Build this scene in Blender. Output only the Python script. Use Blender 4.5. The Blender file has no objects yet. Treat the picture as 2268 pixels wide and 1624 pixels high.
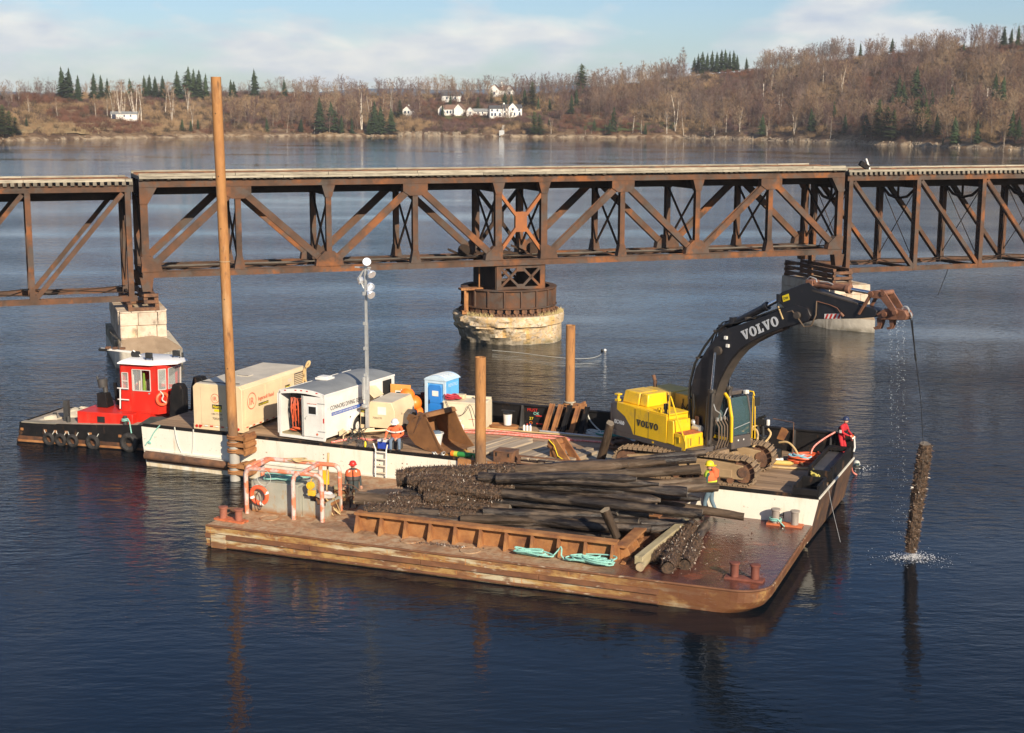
import bpy, bmesh, math, random
import numpy as np
from mathutils import Vector, Matrix, noise
rnd = random.Random(7)
PI = math.pi
R = math.radians
sc = bpy.context.scene
COL = sc.collection

# ------------------------------------------------------------------ camera
CAM_H = 16.0
F_PX, PITCH, ROLL, CX, CY, VW = 3200.0, 0.176, 0.0033, 1134.0, 812.0, 2268.0
cam_data = bpy.data.cameras.new('camera')
cam = bpy.data.objects.new('camera', cam_data)
COL.objects.link(cam)
_F = Vector((0, math.cos(PITCH), -math.sin(PITCH)))
_R0 = Vector((1, 0, 0)); _U0 = _R0.cross(_F)
_R = math.cos(ROLL) * _R0 + math.sin(ROLL) * _U0
_U = -math.sin(ROLL) * _R0 + math.cos(ROLL) * _U0
cam.matrix_world = Matrix(((_R.x, _U.x, -_F.x, 0), (_R.y, _U.y, -_F.y, 0), (_R.z, _U.z, -_F.z, CAM_H), (0, 0, 0, 1)))
cam_data.sensor_width = 36.0
cam_data.lens = 36.0 * F_PX / VW
cam_data.clip_end = 6000
cam_data.clip_start = 0.5
sc.camera = cam

# ------------------------------------------------------------------ light
SUN_EL, SUN_AZ = R(25), R(24)          # azimuth: to the right of straight behind the viewer
sun_dir = Vector((math.sin(SUN_AZ) * math.cos(SUN_EL), -math.cos(SUN_AZ) * math.cos(SUN_EL), math.sin(SUN_EL)))
sd = bpy.data.lights.new('sun', 'SUN'); sd.energy = 5.0; sd.angle = R(0.5); sd.color = (1.0, 0.86, 0.66)
sun = bpy.data.objects.new('sun', sd); COL.objects.link(sun)
sun.rotation_euler = sun_dir.to_track_quat('Z', 'Y').to_euler()
world = bpy.data.worlds.new('World'); sc.world = world; world.use_nodes = True
nt = world.node_tree; nt.nodes.clear()
def WN(t, **k):
    n = nt.nodes.new(t)
    for a, b in k.items(): setattr(n, a, b)
    return n
out = WN('ShaderNodeOutputWorld'); bg = WN('ShaderNodeBackground')
sky = WN('ShaderNodeTexSky', sky_type='NISHITA', sun_disc=False, sun_elevation=SUN_EL,
         sun_rotation=math.atan2(sun_dir.x, sun_dir.y), altitude=0, air_density=1.0, dust_density=0.6, ozone_density=1.6)
bg.inputs['Strength'].default_value = 0.076
tc = WN('ShaderNodeTexCoord'); mp = WN('ShaderNodeMapping')
mp.inputs['Scale'].default_value = (1.0, 1.0, 3.2); mp.inputs['Location'].default_value = (3.7, 1.3, 0.1)
nz = WN('ShaderNodeTexNoise'); nz.inputs['Scale'].default_value = 7.0; nz.inputs['Detail'].default_value = 7; nz.inputs['Roughness'].default_value = 0.52
nz.inputs['Distortion'].default_value = 0.25
rp = WN('ShaderNodeValToRGB'); rp.color_ramp.elements[0].position = 0.45; rp.color_ramp.elements[1].position = 0.585
nz2 = WN('ShaderNodeTexNoise'); nz2.inputs['Scale'].default_value = 22.0; nz2.inputs['Detail'].default_value = 5
rp2 = WN('ShaderNodeValToRGB'); rp2.color_ramp.elements[0].position = 0.3; rp2.color_ramp.elements[1].position = 0.75
rp2.color_ramp.elements[0].color = (5.2, 5.8, 6.9, 1); rp2.color_ramp.elements[1].color = (9.2, 8.9, 8.2, 1)
mx = WN('ShaderNodeMix', data_type='RGBA')
tint = WN('ShaderNodeMix', data_type='RGBA', blend_type='MULTIPLY'); tint.inputs[0].default_value = 1.0
tint.inputs[7].default_value = (0.70, 0.84, 1.08, 1)
L = nt.links.new
L(tc.outputs['Generated'], mp.inputs[0]); L(mp.outputs[0], nz.inputs['Vector']); L(mp.outputs[0], nz2.inputs['Vector'])
L(nz.outputs[0], rp.inputs[0]); L(nz2.outputs[0], rp2.inputs[0])
L(sky.outputs[0], tint.inputs[6])
sz = WN('ShaderNodeSeparateXYZ'); L(tc.outputs['Generated'], sz.inputs[0])
fz = WN('ShaderNodeMapRange'); fz.inputs[1].default_value = 0.12; fz.inputs[2].default_value = 0.40; fz.inputs[3].default_value = 0.85; fz.inputs[4].default_value = 0.15; L(sz.outputs[2], fz.inputs[0])   # broken cloud low down, clearer overhead
CM = WN('ShaderNodeMath', operation='MULTIPLY'); L(fz.outputs[0], CM.inputs[1])
L(rp.outputs[0], CM.inputs[0]); L(CM.outputs[0], mx.inputs[0])
L(tint.outputs[2], mx.inputs[6]); L(rp2.outputs[0], mx.inputs[7]); L(mx.outputs[2], bg.inputs['Color']); L(bg.outputs[0], out.inputs[0])
sc.view_settings.view_transform = 'Standard'; sc.view_settings.look = 'None'
sc.view_settings.exposure = 0.5; sc.view_settings.gamma = 1.0; sc.view_settings.use_curve_mapping = False
sc.cycles.max_bounces = 6; sc.cycles.caustics_reflective = False; sc.cycles.caustics_refractive = False
sc.cycles.use_denoising = True

# ------------------------------------------------------------------ places
def P(x, y, z):
    """world point at height z seen along the direction (x, y) of the survey picture"""
    d = _F + (x - CX) / F_PX * _R - (y - CY) / F_PX * _U
    t = (z - CAM_H) / d.z
    return Vector((d.x * t, d.y * t, z))
class Frame:
    def __init__(s, ox, oy, deg): s.o = Vector((ox, oy)); s.a = R(deg); s.c, s.s = math.cos(s.a), math.sin(s.a)
    def w(s, x, y, z=0): return Vector((s.o.x + x * s.c - y * s.s, s.o.y + x * s.s + y * s.c, z))
    def l(s, p): d = Vector((p[0], p[1])) - s.o; return Vector((d.x * s.c + d.y * s.s, -d.x * s.s + d.y * s.c, p[2]))
BB = Frame(-16.793, 64.007, -23.4)     # big work barge, x along, y away
NB = Frame(-11.346, 51.70, -21.4)      # near deck barge
BR = Frame(0.56, 99.31, 19.6)          # railway bridge, near truss plane is y = 0
TG = Frame(-23.95, 68.5, -16.0)         # tug
ZB, ZN = 1.8, 0.8                      # deck heights

# ------------------------------------------------------------------ mesh building
class MB:
    def __init__(s): s.v = []; s.f = []; s.m = []
    def add(s, vs, fs, m=0):
        b = len(s.v); s.v += [tuple(v) for v in vs]; s.f += [tuple(b + i for i in f) for f in fs]; s.m += [m] * len(fs); return s
    def box(s, x0, y0, z0, x1, y1, z1, m=0, rot=None, top=None):
        """rot=(deg about z, cx, cy); top=(dx0,dy0,dx1,dy1) insets of the top face"""
        a, b, c, d = top or (0, 0, 0, 0)
        vs = [(x0, y0, z0), (x1, y0, z0), (x1, y1, z0), (x0, y1, z0), (x0 + a, y0 + b, z1), (x1 - c, y0 + b, z1), (x1 - c, y1 - d, z1), (x0 + a, y1 - d, z1)]
        if rot:
            an = R(rot[0]); cx, cy = rot[1], rot[2]; co, si = math.cos(an), math.sin(an)
            vs = [(cx + (x - cx) * co - (y - cy) * si, cy + (x - cx) * si + (y - cy) * co, z) for x, y, z in vs]
        return s.add(vs, [(0, 3, 2, 1), (4, 5, 6, 7), (0, 1, 5, 4), (1, 2, 6, 5), (2, 3, 7, 6), (3, 0, 4, 7)], m)
    def beam(s, p, q, w, h, up=(0, 0, 1), m=0):
        p, q = Vector(p), Vector(q); d = (q - p).normalized(); up = Vector(up)
        if abs(d.dot(up)) > 0.98: up = Vector((0, 1, 0)) if abs(d.y) < 0.9 else Vector((1, 0, 0))
        a = d.cross(up).normalized(); b = a.cross(d).normalized()
        vs = [e + a * i * w / 2 + b * j * h / 2 for e in (p, q) for i, j in ((-1, -1), (1, -1), (1, 1), (-1, 1))]
        return s.add(vs, [(0, 1, 2, 3), (7, 6, 5, 4), (0, 4, 5, 1), (1, 5, 6, 2), (2, 6, 7, 3), (3, 7, 4, 0)], m)
    def ring(s, c, d, r, n, ref=None, sx=1, sy=1):
        d = Vector(d).normalized(); up = Vector(ref) if ref else (Vector((0, 0, 1)) if abs(d.z) < 0.95 else Vector((1, 0, 0)))
        a = d.cross(up).normalized(); b = a.cross(d).normalized()
        return [Vector(c) + a * math.cos(2 * PI * i / n) * r * sx + b * math.sin(2 * PI * i / n) * r * sy for i in range(n)]
    def cyl(s, p, q, r0, r1=None, n=12, caps=True, m=0, mc=None):
        r1 = r0 if r1 is None else r1; p, q = Vector(p), Vector(q); d = q - p
        vs = s.ring(p, d, r0, n) + s.ring(q, d, r1, n)
        s.add(vs, [(i, (i + 1) % n, n + (i + 1) % n, n + i) for i in range(n)], m)
        if caps:
            b = len(s.v) - 2 * n; mc = m if mc is None else mc
            s.f.append(tuple(b + i for i in reversed(range(n)))); s.f.append(tuple(b + n + i for i in range(n))); s.m += [mc, mc]
        return s
    def tube(s, pts, r, n=6, closed=False, m=0, caps=True):
        pts = [Vector(p) for p in pts]; N = len(pts); b = len(s.v); prev = None
        rr = r if isinstance(r, (list, tuple)) else [r] * N
        for i, p in enumerate(pts):
            if closed: d = pts[(i + 1) % N] - pts[i - 1]
            else: d = pts[min(i + 1, N - 1)] - pts[max(i - 1, 0)]
            if d.length < 1e-9: d = Vector((0, 0, 1))
            d.normalize()
            if prev is None: ref = Vector((0, 0, 1)) if abs(d.z) < 0.9 else Vector((1, 0, 0)); a = d.cross(ref).normalized()
            else: a = (prev - d * prev.dot(d)); a = a.normalized() if a.length > 1e-6 else d.orthogonal().normalized()
            prev = a; c = d.cross(a)
            s.v += [tuple(p + a * math.cos(2 * PI * k / n) * rr[i] + c * math.sin(2 * PI * k / n) * rr[i]) for k in range(n)]
        for i in range(N if closed else N - 1):
            j = (i + 1) % N
            for k in range(n): s.f.append((b + i * n + k, b + i * n + (k + 1) % n, b + j * n + (k + 1) % n, b + j * n + k)); s.m.append(m)
        if not closed and caps:
            s.f.append(tuple(b + k for k in reversed(range(n)))); s.f.append(tuple(b + (N - 1) * n + k for k in range(n))); s.m += [m, m]
        return s
    def prism(s, poly, a, b, axis='y', m=0):
        """poly: list of 2-D points; axis the extrusion runs along from a to b"""
        n = len(poly)
        def pt(u, v, w): return {'y': (u, w, v), 'x': (w, u, v), 'z': (u, v, w)}[axis]
        vs = [pt(u, v, a) for u, v in poly] + [pt(u, v, b) for u, v in poly]
        return s.add(vs, [tuple(range(n)), tuple(reversed(range(n, 2 * n)))] + [((i + 1) % n, i, n + i, n + (i + 1) % n) for i in range(n)], m)
    def lathe(s, prof, c=(0, 0, 0), n=16, m=0, axis='z', caps=True):
        b = len(s.v); c = Vector(c)
        for r, z in prof:
            for k in range(n):
                a = 2 * PI * k / n; u, v = r * math.cos(a), r * math.sin(a)
                s.v.append(tuple(c + Vector({'z': (u, v, z), 'x': (z, u, v), 'y': (u, z, v)}[axis])))
        for i in range(len(prof) - 1):
            for k in range(n): s.f.append((b + i * n + k, b + i * n + (k + 1) % n, b + (i + 1) * n + (k + 1) % n, b + (i + 1) * n + k)); s.m.append(m)
        if caps:
            s.f.append(tuple(b + k for k in reversed(range(n)))); s.f.append(tuple(b + (len(prof) - 1) * n + k for k in range(n))); s.m += [m, m]
        return s
    def ball(s, c, r, n=10, sc_=(1, 1, 1), m=0):
        k = max(4, n // 2); prof = [(max(1e-4, math.sin(PI * i / k)) * r, -math.cos(PI * i / k) * r) for i in range(k + 1)]
        b = len(s.v); s.lathe(prof, (0, 0, 0), n, m)
        for i in range(b, len(s.v)): v = s.v[i]; s.v[i] = (c[0] + v[0] * sc_[0], c[1] + v[1] * sc_[1], c[2] + v[2] * sc_[2])
        return s
    def torus(s, c, Rr, r, axis=(0, 0, 1), n=20, k=8, m=0):
        return s.tube(s.ring(c, axis, Rr, n), r, k, closed=True, m=m)
    def xf(s, M, start=0):
        for i in range(start, len(s.v)): s.v[i] = tuple(M @ Vector(s.v[i]))
        return s
    def mesh(s, name, mats, smooth=True):
        me = bpy.data.meshes.new(name); me.from_pydata(s.v, [], s.f)
        for mm in (mats if isinstance(mats, (list, tuple)) else [mats]): me.materials.append(mm)
        me.polygons.foreach_set('material_index', s.m)
        if smooth:
            me.polygons.foreach_set('use_smooth', [True] * len(s.f)); me.set_sharp_from_angle(angle=R(38))
        me.update(); return me
    def build(s, name, mats, parent=None, bevel=0, smooth=True, loc=None, rot=None, fix=False):
        if fix:
            me = s.mesh(name, mats, smooth); b = bmesh.new(); b.from_mesh(me); bmesh.ops.recalc_face_normals(b, faces=b.faces); b.to_mesh(me); b.free()
        else: me = s.mesh(name, mats, smooth)
        return link(name, me, parent, bevel, loc, rot)
def link(name, me, parent=None, bevel=0, loc=None, rot=None):
    o = bpy.data.objects.new(name, me); COL.objects.link(o)
    if parent: o.parent = parent
    if loc is not None: o.location = loc
    if rot is not None: o.rotation_euler = rot
    if bevel:
        md = o.modifiers.new('edge', 'BEVEL'); md.width = bevel; md.segments = 2; md.limit_method = 'ANGLE'; md.angle_limit = R(40); md.harden_normals = False
    return o
def tag(o, label=None, cat=None, group=None, kind=None):
    if label: o['label'] = label
    if cat: o['category'] = cat
    if group: o['group'] = group
    if kind: o['kind'] = kind
    return o
def thing(name, label, cat, loc=(0, 0, 0), rz=0.0, group=None):
    o = bpy.data.objects.new(name, None); COL.objects.link(o); o.location = loc; o.rotation_euler = (0, 0, rz); o.empty_display_size = 0.3
    return tag(o, label, cat, group)
def at(fr, x, y, z, deg=0): return dict(loc=fr.w(x, y, z), rz=fr.a + R(deg))
def copy_tree(o, parent=None):
    c = o.copy(); COL.objects.link(c); c.parent = parent
    for ch in list(o.children): copy_tree(ch, c)
    return c
def text(name, s_, size, mat, parent, loc, rot, ext=0.006, bold=0.0, align='LEFT', sx=1.0, shear=0.0):
    cu = bpy.data.curves.new(name, 'FONT'); cu.body = s_; cu.size = size; cu.extrude = ext; cu.offset = bold; cu.align_x = align; cu.shear = shear; cu.resolution_u = 3
    o0 = bpy.data.objects.new('lettering_source', cu); COL.objects.link(o0)
    me = bpy.data.meshes.new_from_object(o0.evaluated_get(bpy.context.evaluated_depsgraph_get())); bpy.data.objects.remove(o0); bpy.data.curves.remove(cu)
    me.name = name; me.materials.clear(); me.materials.append(mat)
    o = link(name, me, parent, 0, loc, rot); o.scale = (sx, 1, 1)
    return o

def soft(pts, it=2):
    pts = [Vector(p) for p in pts]
    for _ in range(it):
        o = [pts[0]]
        for a, b in zip(pts, pts[1:]): o += [a.lerp(b, .25), a.lerp(b, .75)]
        pts = o + [pts[-1]]
    return pts
# ------------------------------------------------------------------ materials
def M(name, base, scale=2.0, rough=0.6, metal=0.0, bump=0.0, bscale=None, layers=(), stretch=(1, 1, 1), spec=0.5, vary=0.0, rough2=None, coat=0.0, emit=None, alpha=None):
    """base: one colour or several (a noise ramp). layers: (colour, scale, stretch, lo, hi, strength[, rough][, zlo, zhi])"""
    m = bpy.data.materials.new(name); m.use_nodes = True; t = m.node_tree; N = t.nodes; Lk = t.links.new
    b = N['Principled BSDF']; co = N.new('ShaderNodeTexCoord')
    if not isinstance(base[0], (tuple, list)): base = [tuple(c * 0.86 for c in base), tuple(min(1, c * 1.1) for c in base)]
    def noise_(sc_, st, seed, det=6):
        mp_ = N.new('ShaderNodeMapping'); mp_.inputs['Scale'].default_value = st; mp_.inputs['Location'].default_value = (seed * 3.1, seed * 1.7, seed * .9)
        nn = N.new('ShaderNodeTexNoise'); nn.inputs['Scale'].default_value = sc_; nn.inputs['Detail'].default_value = det; nn.inputs['Roughness'].default_value = 0.6
        Lk(co.outputs['Object'], mp_.inputs[0]); Lk(mp_.outputs[0], nn.inputs['Vector']); return nn
    n0 = noise_(scale, stretch, 0); r0 = N.new('ShaderNodeValToRGB'); el = r0.color_ramp.elements
    while len(el) < len(base): el.new(0.5)
    for i, c in enumerate(base): el[i].position = 0.32 + 0.36 * i / (len(base) - 1); el[i].color = (*c, 1)
    Lk(n0.outputs[0], r0.inputs[0]); cur = r0.outputs[0]; rgh = None
    for i, ly in enumerate(layers):
        c, sc_, st, lo, hi, k = ly[:6]; nn = noise_(sc_, st, i + 1); mr = N.new('ShaderNodeMapRange'); mr.inputs[1].default_value = lo; mr.inputs[2].default_value = hi
        mr.inputs[4].default_value = k; Lk(nn.outputs[0], mr.inputs[0]); fac = mr.outputs[0]
        if len(ly) > 7 and ly[7] is not None:
            ax = ly[9] if len(ly) > 9 else 2
            sx = N.new('ShaderNodeSeparateXYZ'); Lk(co.outputs['Object'], sx.inputs[0]); m2 = N.new('ShaderNodeMapRange'); m2.inputs[1].default_value = ly[7]; m2.inputs[2].default_value = ly[8]
            Lk(sx.outputs[ax], m2.inputs[0]); mu = N.new('ShaderNodeMath'); mu.operation = 'MULTIPLY'; Lk(fac, mu.inputs[0]); Lk(m2.outputs[0], mu.inputs[1]); fac = mu.outputs[0]
        mi = N.new('ShaderNodeMix'); mi.data_type = 'RGBA'; Lk(fac, mi.inputs[0]); Lk(cur, mi.inputs[6]); mi.inputs[7].default_value = (*c, 1); cur = mi.outputs[2]
        if len(ly) > 6 and ly[6] is not None:
            mf = N.new('ShaderNodeMix'); mf.data_type = 'FLOAT'; Lk(fac, mf.inputs[0])
            if rgh is None: mf.inputs[2].default_value = rough
            else: Lk(rgh, mf.inputs[2])
            mf.inputs[3].default_value = ly[6]; rgh = mf.outputs[0]
    if vary:
        oi = N.new('ShaderNodeObjectInfo'); hs = N.new('ShaderNodeHueSaturation'); mr = N.new('ShaderNodeMapRange'); mr.inputs[3].default_value = 1 - vary; mr.inputs[4].default_value = 1 + vary
        Lk(oi.outputs['Random'], mr.inputs[0]); Lk(mr.outputs[0], hs.inputs['Value']); Lk(cur, hs.inputs['Color']); cur = hs.outputs[0]
    Lk(cur, b.inputs['Base Color'])
    if rgh is not None: Lk(rgh, b.inputs['Roughness'])
    else: b.inputs['Roughness'].default_value = rough
    b.inputs['Metallic'].default_value = metal; b.inputs['Specular IOR Level'].default_value = spec
    if coat: b.inputs['Coat Weight'].default_value = coat
    if bump:
        nb = noise_(bscale or scale * 4, stretch, 9); bp = N.new('ShaderNodeBump'); bp.inputs['Strength'].default_value = 1.0; bp.inputs['Distance'].default_value = bump
        Lk(nb.outputs[0], bp.inputs['Height']); Lk(bp.outputs[0], b.inputs['Normal'])
    if alpha is not None: b.inputs['Alpha'].default_value = alpha
    return m
RUST_O, RUST_B, RUST_D = (0.36, 0.115, 0.035), (0.16, 0.062, 0.03), (0.05, 0.032, 0.024)
MT = {}
MT['bridge_steel'] = M('rusted_bridge_steel', [(0.055, 0.040, 0.032), (0.10, 0.055, 0.036), (0.15, 0.068, 0.036)], 0.7, 0.85, bump=0.01, bscale=9, spec=0.25,
    layers=[((0.30, 0.105, 0.032), 0.42, (1, 1, 1), 0.55, 0.64, 0.6), ((0.085, 0.072, 0.064), 1.1, (1, 1, 1), 0.50, 0.60, 0.7), ((0.05, 0.03, 0.02), 5, (1, 1, 0.3), 0.6, 0.75, 0.5)])
MT['dark_steel'] = M('dark_bridge_steel', [(0.025, 0.018, 0.014), (0.06, 0.036, 0.025)], 0.8, 0.85, bump=0.008, spec=0.2)
MT['tie'] = M('weathered_tie', [(0.10, 0.085, 0.065), (0.22, 0.19, 0.15)], 2, 0.9, bump=0.01, stretch=(1, 4, 1), vary=0.3)
MT['timber_pale'] = M('pale_timber', [(0.17, 0.145, 0.11), (0.40, 0.36, 0.28)], 3, 0.85, stretch=(0.3, 4, 4), bump=0.005, vary=0.25)
MT['stone'] = M('pier_stone', [(0.42, 0.33, 0.25), (0.60, 0.50, 0.39), (0.48, 0.35, 0.26)], 0.9, 0.9, bump=0.04, bscale=5, spec=0.2, vary=0.12,
    layers=[((0.50, 0.33, 0.13), 0.8, (1, 1, 0.35), 0.54, 0.66, 0.6), ((0.13, 0.11, 0.085), 2.4, (1, 1, 0.5), 0.6, 0.7, 0.65), ((0.12, 0.10, 0.06), 1.2, (1, 1, 1), 0.35, 0.6, 0.8, None, 0.75, 0.1)])
MT['stone_rough'] = M('broken_pier_stone', [(0.30, 0.25, 0.19), (0.42, 0.36, 0.27)], 3, 0.95, bump=0.08, bscale=5, spec=0.15,
    layers=[((0.10, 0.085, 0.05), 1.5, (1, 1, 1), 0.45, 0.65, 0.8)])
MT['hull_white'] = M('white_hull_paint', [(0.72, 0.68, 0.58), (0.80, 0.76, 0.66)], 0.6, 0.45, bump=0.006, bscale=2.5,
    layers=[((0.55, 0.42, 0.28), 2.0, (1.2, 1.6, 0.25), 0.54, 0.72, 0.45), ((0.45, 0.24, 0.09), 3.2, (1.4, 1.4, 0.14), 0.63, 0.72, 0.75), ((0.30, 0.16, 0.07), 7, (1, 1, 1), 0.66, 0.72, 0.75), ((0.50, 0.35, 0.15), 2.2, (1, 1, 0.5), 0.35, 0.6, 0.65, None, 0.75, 0.25)])
MT['rust'] = M('orange_rust', [RUST_B, (0.30, 0.13, 0.045), (0.40, 0.19, 0.07)], 1.6, 0.85, bump=0.012, bscale=12, layers=[(RUST_D, 3, (1, 1, .4), 0.6, 0.75, 0.6)])
MT['rust_dark'] = M('dark_rust', [(0.06, 0.035, 0.025), (0.14, 0.07, 0.04), (0.22, 0.10, 0.045)], 2.2, 0.85, bump=0.01)
MT['spud'] = M('rusty_pile_steel', [(0.20, 0.085, 0.03), (0.38, 0.18, 0.06), (0.30, 0.13, 0.045)], 1.6, 0.8, bump=0.01, bscale=14, stretch=(1, 1, .35),
    layers=[((0.46, 0.28, 0.14), 2.5, (1, 1, 0.22), 0.56, 0.68, 0.6), ((0.09, 0.045, 0.025), 5, (1.4, 1.4, .3), 0.56, 0.68, 0.7), ((0.13, 0.09, 0.06), 1, (1, 1, 1), .2, .5, .8, None, 3.2, 1.8)])
MT['spud_grey'] = M('galvanised_pile', [(0.30, 0.28, 0.25), (0.42, 0.40, 0.36)], 2, 0.6, bump=0.004)
MT['nb_side'] = M('rust_streaked_side', [(0.26, 0.11, 0.03), (0.40, 0.25, 0.09), (0.24, 0.10, 0.035), (0.46, 0.38, 0.22)], 2.2, 0.7, bump=0.02, bscale=4, stretch=(0.5, 1, 1.2),
    layers=[((0.52, 0.47, 0.33), 1.6, (0.3, 1, 2.0), 0.54, 0.64, 0.8), ((0.17, 0.075, 0.035), 2.6, (0.45, 1, 1.2), 0.52, 0.60, 0.85), ((0.50, 0.20, 0.05), 6, (1.5, 1, .25), 0.60, 0.68, 0.7), ((0.60, 0.56, 0.46), 7, (0.4, 1, 1.5), 0.64, 0.70, 0.7),
            ((0.13, 0.05, 0.022), 1.6, (.8, 1, 1), 0.22, 0.52, 0.92, .5, 14.5, 18.0, 0)])
MT['nb_rub'] = M('rusty_rubbing_edge', [(0.10, 0.04, 0.02), (0.20, 0.085, 0.035)], 2.5, 0.8, bump=0.02, stretch=(0.5, 1, 1), layers=[((0.50, 0.42, 0.30), 5, (0.35, 1, 1.2), 0.60, 0.70, 0.7)])
MT['nb_deck'] = M('rusty_barge_deck', [(0.22, 0.11, 0.05), (0.44, 0.30, 0.18), (0.34, 0.17, 0.08), (0.46, 0.34, 0.22)], 1.6, 0.85, bump=0.02, bscale=6,
    layers=[((0.52, 0.42, 0.30), 3, (1, 1, 1), 0.60, 0.72, 0.5), ((0.15, 0.085, 0.05), 0.7, (1, 1, 1), 0.55, 0.66, 0.6),
            ((0.105, 0.038, 0.028), 0.8, (1, 1, 1), 0.05, 0.3, 1.0, 0.16, 14.6, 16.2, 0), ((0.05, 0.02, 0.018), 1.4, (1, 1, 1), 0.5, 0.62, 0.7, 0.10, 15.0, 16.5, 0),
            ((0.24, 0.07, 0.035), 1.0, (1, 1, 1), 0.56, 0.66, 0.7, None, 15.5, 17.0, 0)])
MT['bb_plank'] = M('deck_plank', [(0.21, 0.13, 0.075), (0.40, 0.27, 0.165)], 1.4, 0.85, bump=0.006, stretch=(0.25, 4, 4), vary=0.28, layers=[((0.42, 0.34, 0.25), 2.5, (0.3, 2, 2), 0.58, 0.7, 0.6)])
MT['black_steel'] = M('black_painted_steel', [(0.006, 0.006, 0.007), (0.016, 0.014, 0.014)], 2, 0.65, spec=.2, bump=0.004, layers=[((0.16, 0.08, 0.04), 3, (1, 1, .5), 0.60, 0.72, 0.6)])
MT['grey_dark'] = M('dark_grey_steel', [(0.035, 0.034, 0.034), (0.065, 0.062, 0.06)], 2, 0.6, layers=[((0.17, 0.1, 0.06), 4, (1, 1, .5), 0.6, 0.72, 0.5)])
MT['beige'] = M('beige_enclosure', (0.72, 0.56, 0.35), 0.8, 0.5, layers=[((0.50, 0.40, 0.28), 3, (1, 1, .3), 0.6, 0.75, 0.4)])
MT['beige_roof'] = M('beige_roof', (0.56, 0.50, 0.40), 1, 0.6, layers=[((0.42, 0.38, 0.32), 1.2, (1, 1, 1), 0.5, 0.7, 0.5)])
MT['white'] = M('white_paint', (0.74, 0.72, 0.68), 1.2, 0.4, layers=[((0.55, 0.50, 0.42), 3, (1, 1, .3), 0.62, 0.78, 0.35)])
MT['white_roof'] = M('bright_white_roof', (0.78, 0.78, 0.78), 1.2, 0.4)
MT['trailer_roof'] = M('grey_trailer_roof', [(0.20, 0.21, 0.21), (0.27, 0.28, 0.28)], 1, 0.6, layers=[((0.20, 0.2, 0.2), 2, (1, 1, 1), 0.55, 0.7, 0.4)])
MT['tug_red'] = M('tug_red_paint', (0.60, 0.022, 0.012), 1, 0.4, bump=.003, layers=[((0.40, 0.06, 0.035), 2, (1, 1, .4), 0.52, 0.70, 0.5, .6), ((0.22, 0.07, 0.03), 8, (1, 1, .3), 0.64, 0.72, 0.6, .8)])
MT['red'] = M('red_plastic', (0.55, 0.03, 0.02), 2, 0.4)
MT['orange'] = M('orange_plastic', (0.85, 0.20, 0.02), 2, 0.4)
MT['orange_faded'] = M('faded_orange_pipe', [(0.62, 0.17, 0.08), (0.72, 0.24, 0.13)], 1.5, 0.55, bump=0.003,
    layers=[((0.55, 0.50, 0.47), 2.2, (1, 1, 1), 0.47, 0.56, 0.85), ((0.30, 0.14, 0.08), 9, (1, 1, 1), 0.66, 0.74, 0.6)])
MT['orange_steel'] = M('orange_bollard_plate', [(0.42, 0.10, 0.035), (0.58, 0.17, 0.07)], 3, 0.7, layers=[(RUST_B, 4, (1, 1, 1), 0.52, 0.64, 0.8)])
MT['bitt_red'] = M('dark_red_bitt', [(0.12, 0.035, 0.022), (0.22, 0.07, 0.045)], 3, 0.7, bump=0.01)
MT['bitt'] = M('rusty_bitt', [(0.22, 0.075, 0.045), (0.36, 0.13, 0.08)], 3, 0.8, bump=0.01)
MT['bitt_grey'] = M('grey_bitt', [(0.24, 0.2, 0.17), (0.36, 0.31, 0.27)], 3, 0.6, bump=0.006)
MT['locker'] = M('grey_locker_paint', [(0.30, 0.30, 0.25), (0.38, 0.38, 0.32)], 1.2, 0.6, bump=0.004,
    layers=[((0.36, 0.20, 0.06), 3, (1, 1, .4), 0.58, 0.68, 0.6), ((0.30, 0.13, 0.04), 2.5, (1, 1, 1), 0.35, 0.55, 0.9, None, 0.28, 0.05)])
MT['yellow'] = M('machine_yellow', (0.80, 0.49, 0.015), 1, 0.38, bump=.002, layers=[((0.44, 0.27, 0.07), 2.2, (1, 1, .7), 0.52, 0.70, 0.55, .7), ((0.20, 0.13, 0.06), 9, (1, 1, .25), 0.62, 0.72, 0.6, .7)])
MT['yellow_dusty'] = M('dusty_yellow', (0.55, 0.36, 0.06), 1.5, 0.6, layers=[((0.32, 0.23, 0.12), 1.5, (1, 1, 1), 0.5, 0.65, 0.6)])
MT['mach_grey'] = M('machine_grey', (0.085, 0.072, 0.068), 1.5, 0.5, layers=[((0.17, 0.12, 0.09), 3, (1, 1, 1), 0.58, 0.7, 0.5)])
MT['boom'] = M('boom_black_paint', (0.016, 0.016, 0.020), 2, 0.38, layers=[((0.075, 0.055, 0.045), 2.5, (1, 1, 1), 0.58, 0.72, 0.5, 0.6)])
MT['boom_greyer'] = M('greyer_boom_steel', [(0.035, 0.03, 0.026), (0.075, 0.06, 0.05)], 2, 0.6, bump=0.003)
MT['chrome'] = M('cylinder_rod_chrome', (0.75, 0.76, 0.78), 2, 0.18, metal=1.0)
MT['link_rust'] = M('worn_linkage_steel', [(0.12, 0.055, 0.035), (0.26, 0.12, 0.07)], 3, 0.6, bump=0.01, bscale=14)
MT['track'] = M('dusty_track_steel', [(0.19, 0.13, 0.08), (0.30, 0.21, 0.13)], 3, 0.75, bump=0.006, layers=[((0.10, 0.07, 0.05), 4, (1, 1, 1), 0.55, 0.68, 0.6)])
MT['track_frame'] = M('mud_dusted_frame', [(0.24, 0.16, 0.085), (0.36, 0.25, 0.14)], 1.6, 0.85, bump=0.01)
MT['rubber'] = M('black_rubber', (0.022, 0.02, 0.02), 5, 0.75, bump=0.004, layers=[((0.09, 0.08, 0.07), 4, (1, 1, 1), 0.55, 0.7, 0.5)])
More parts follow.
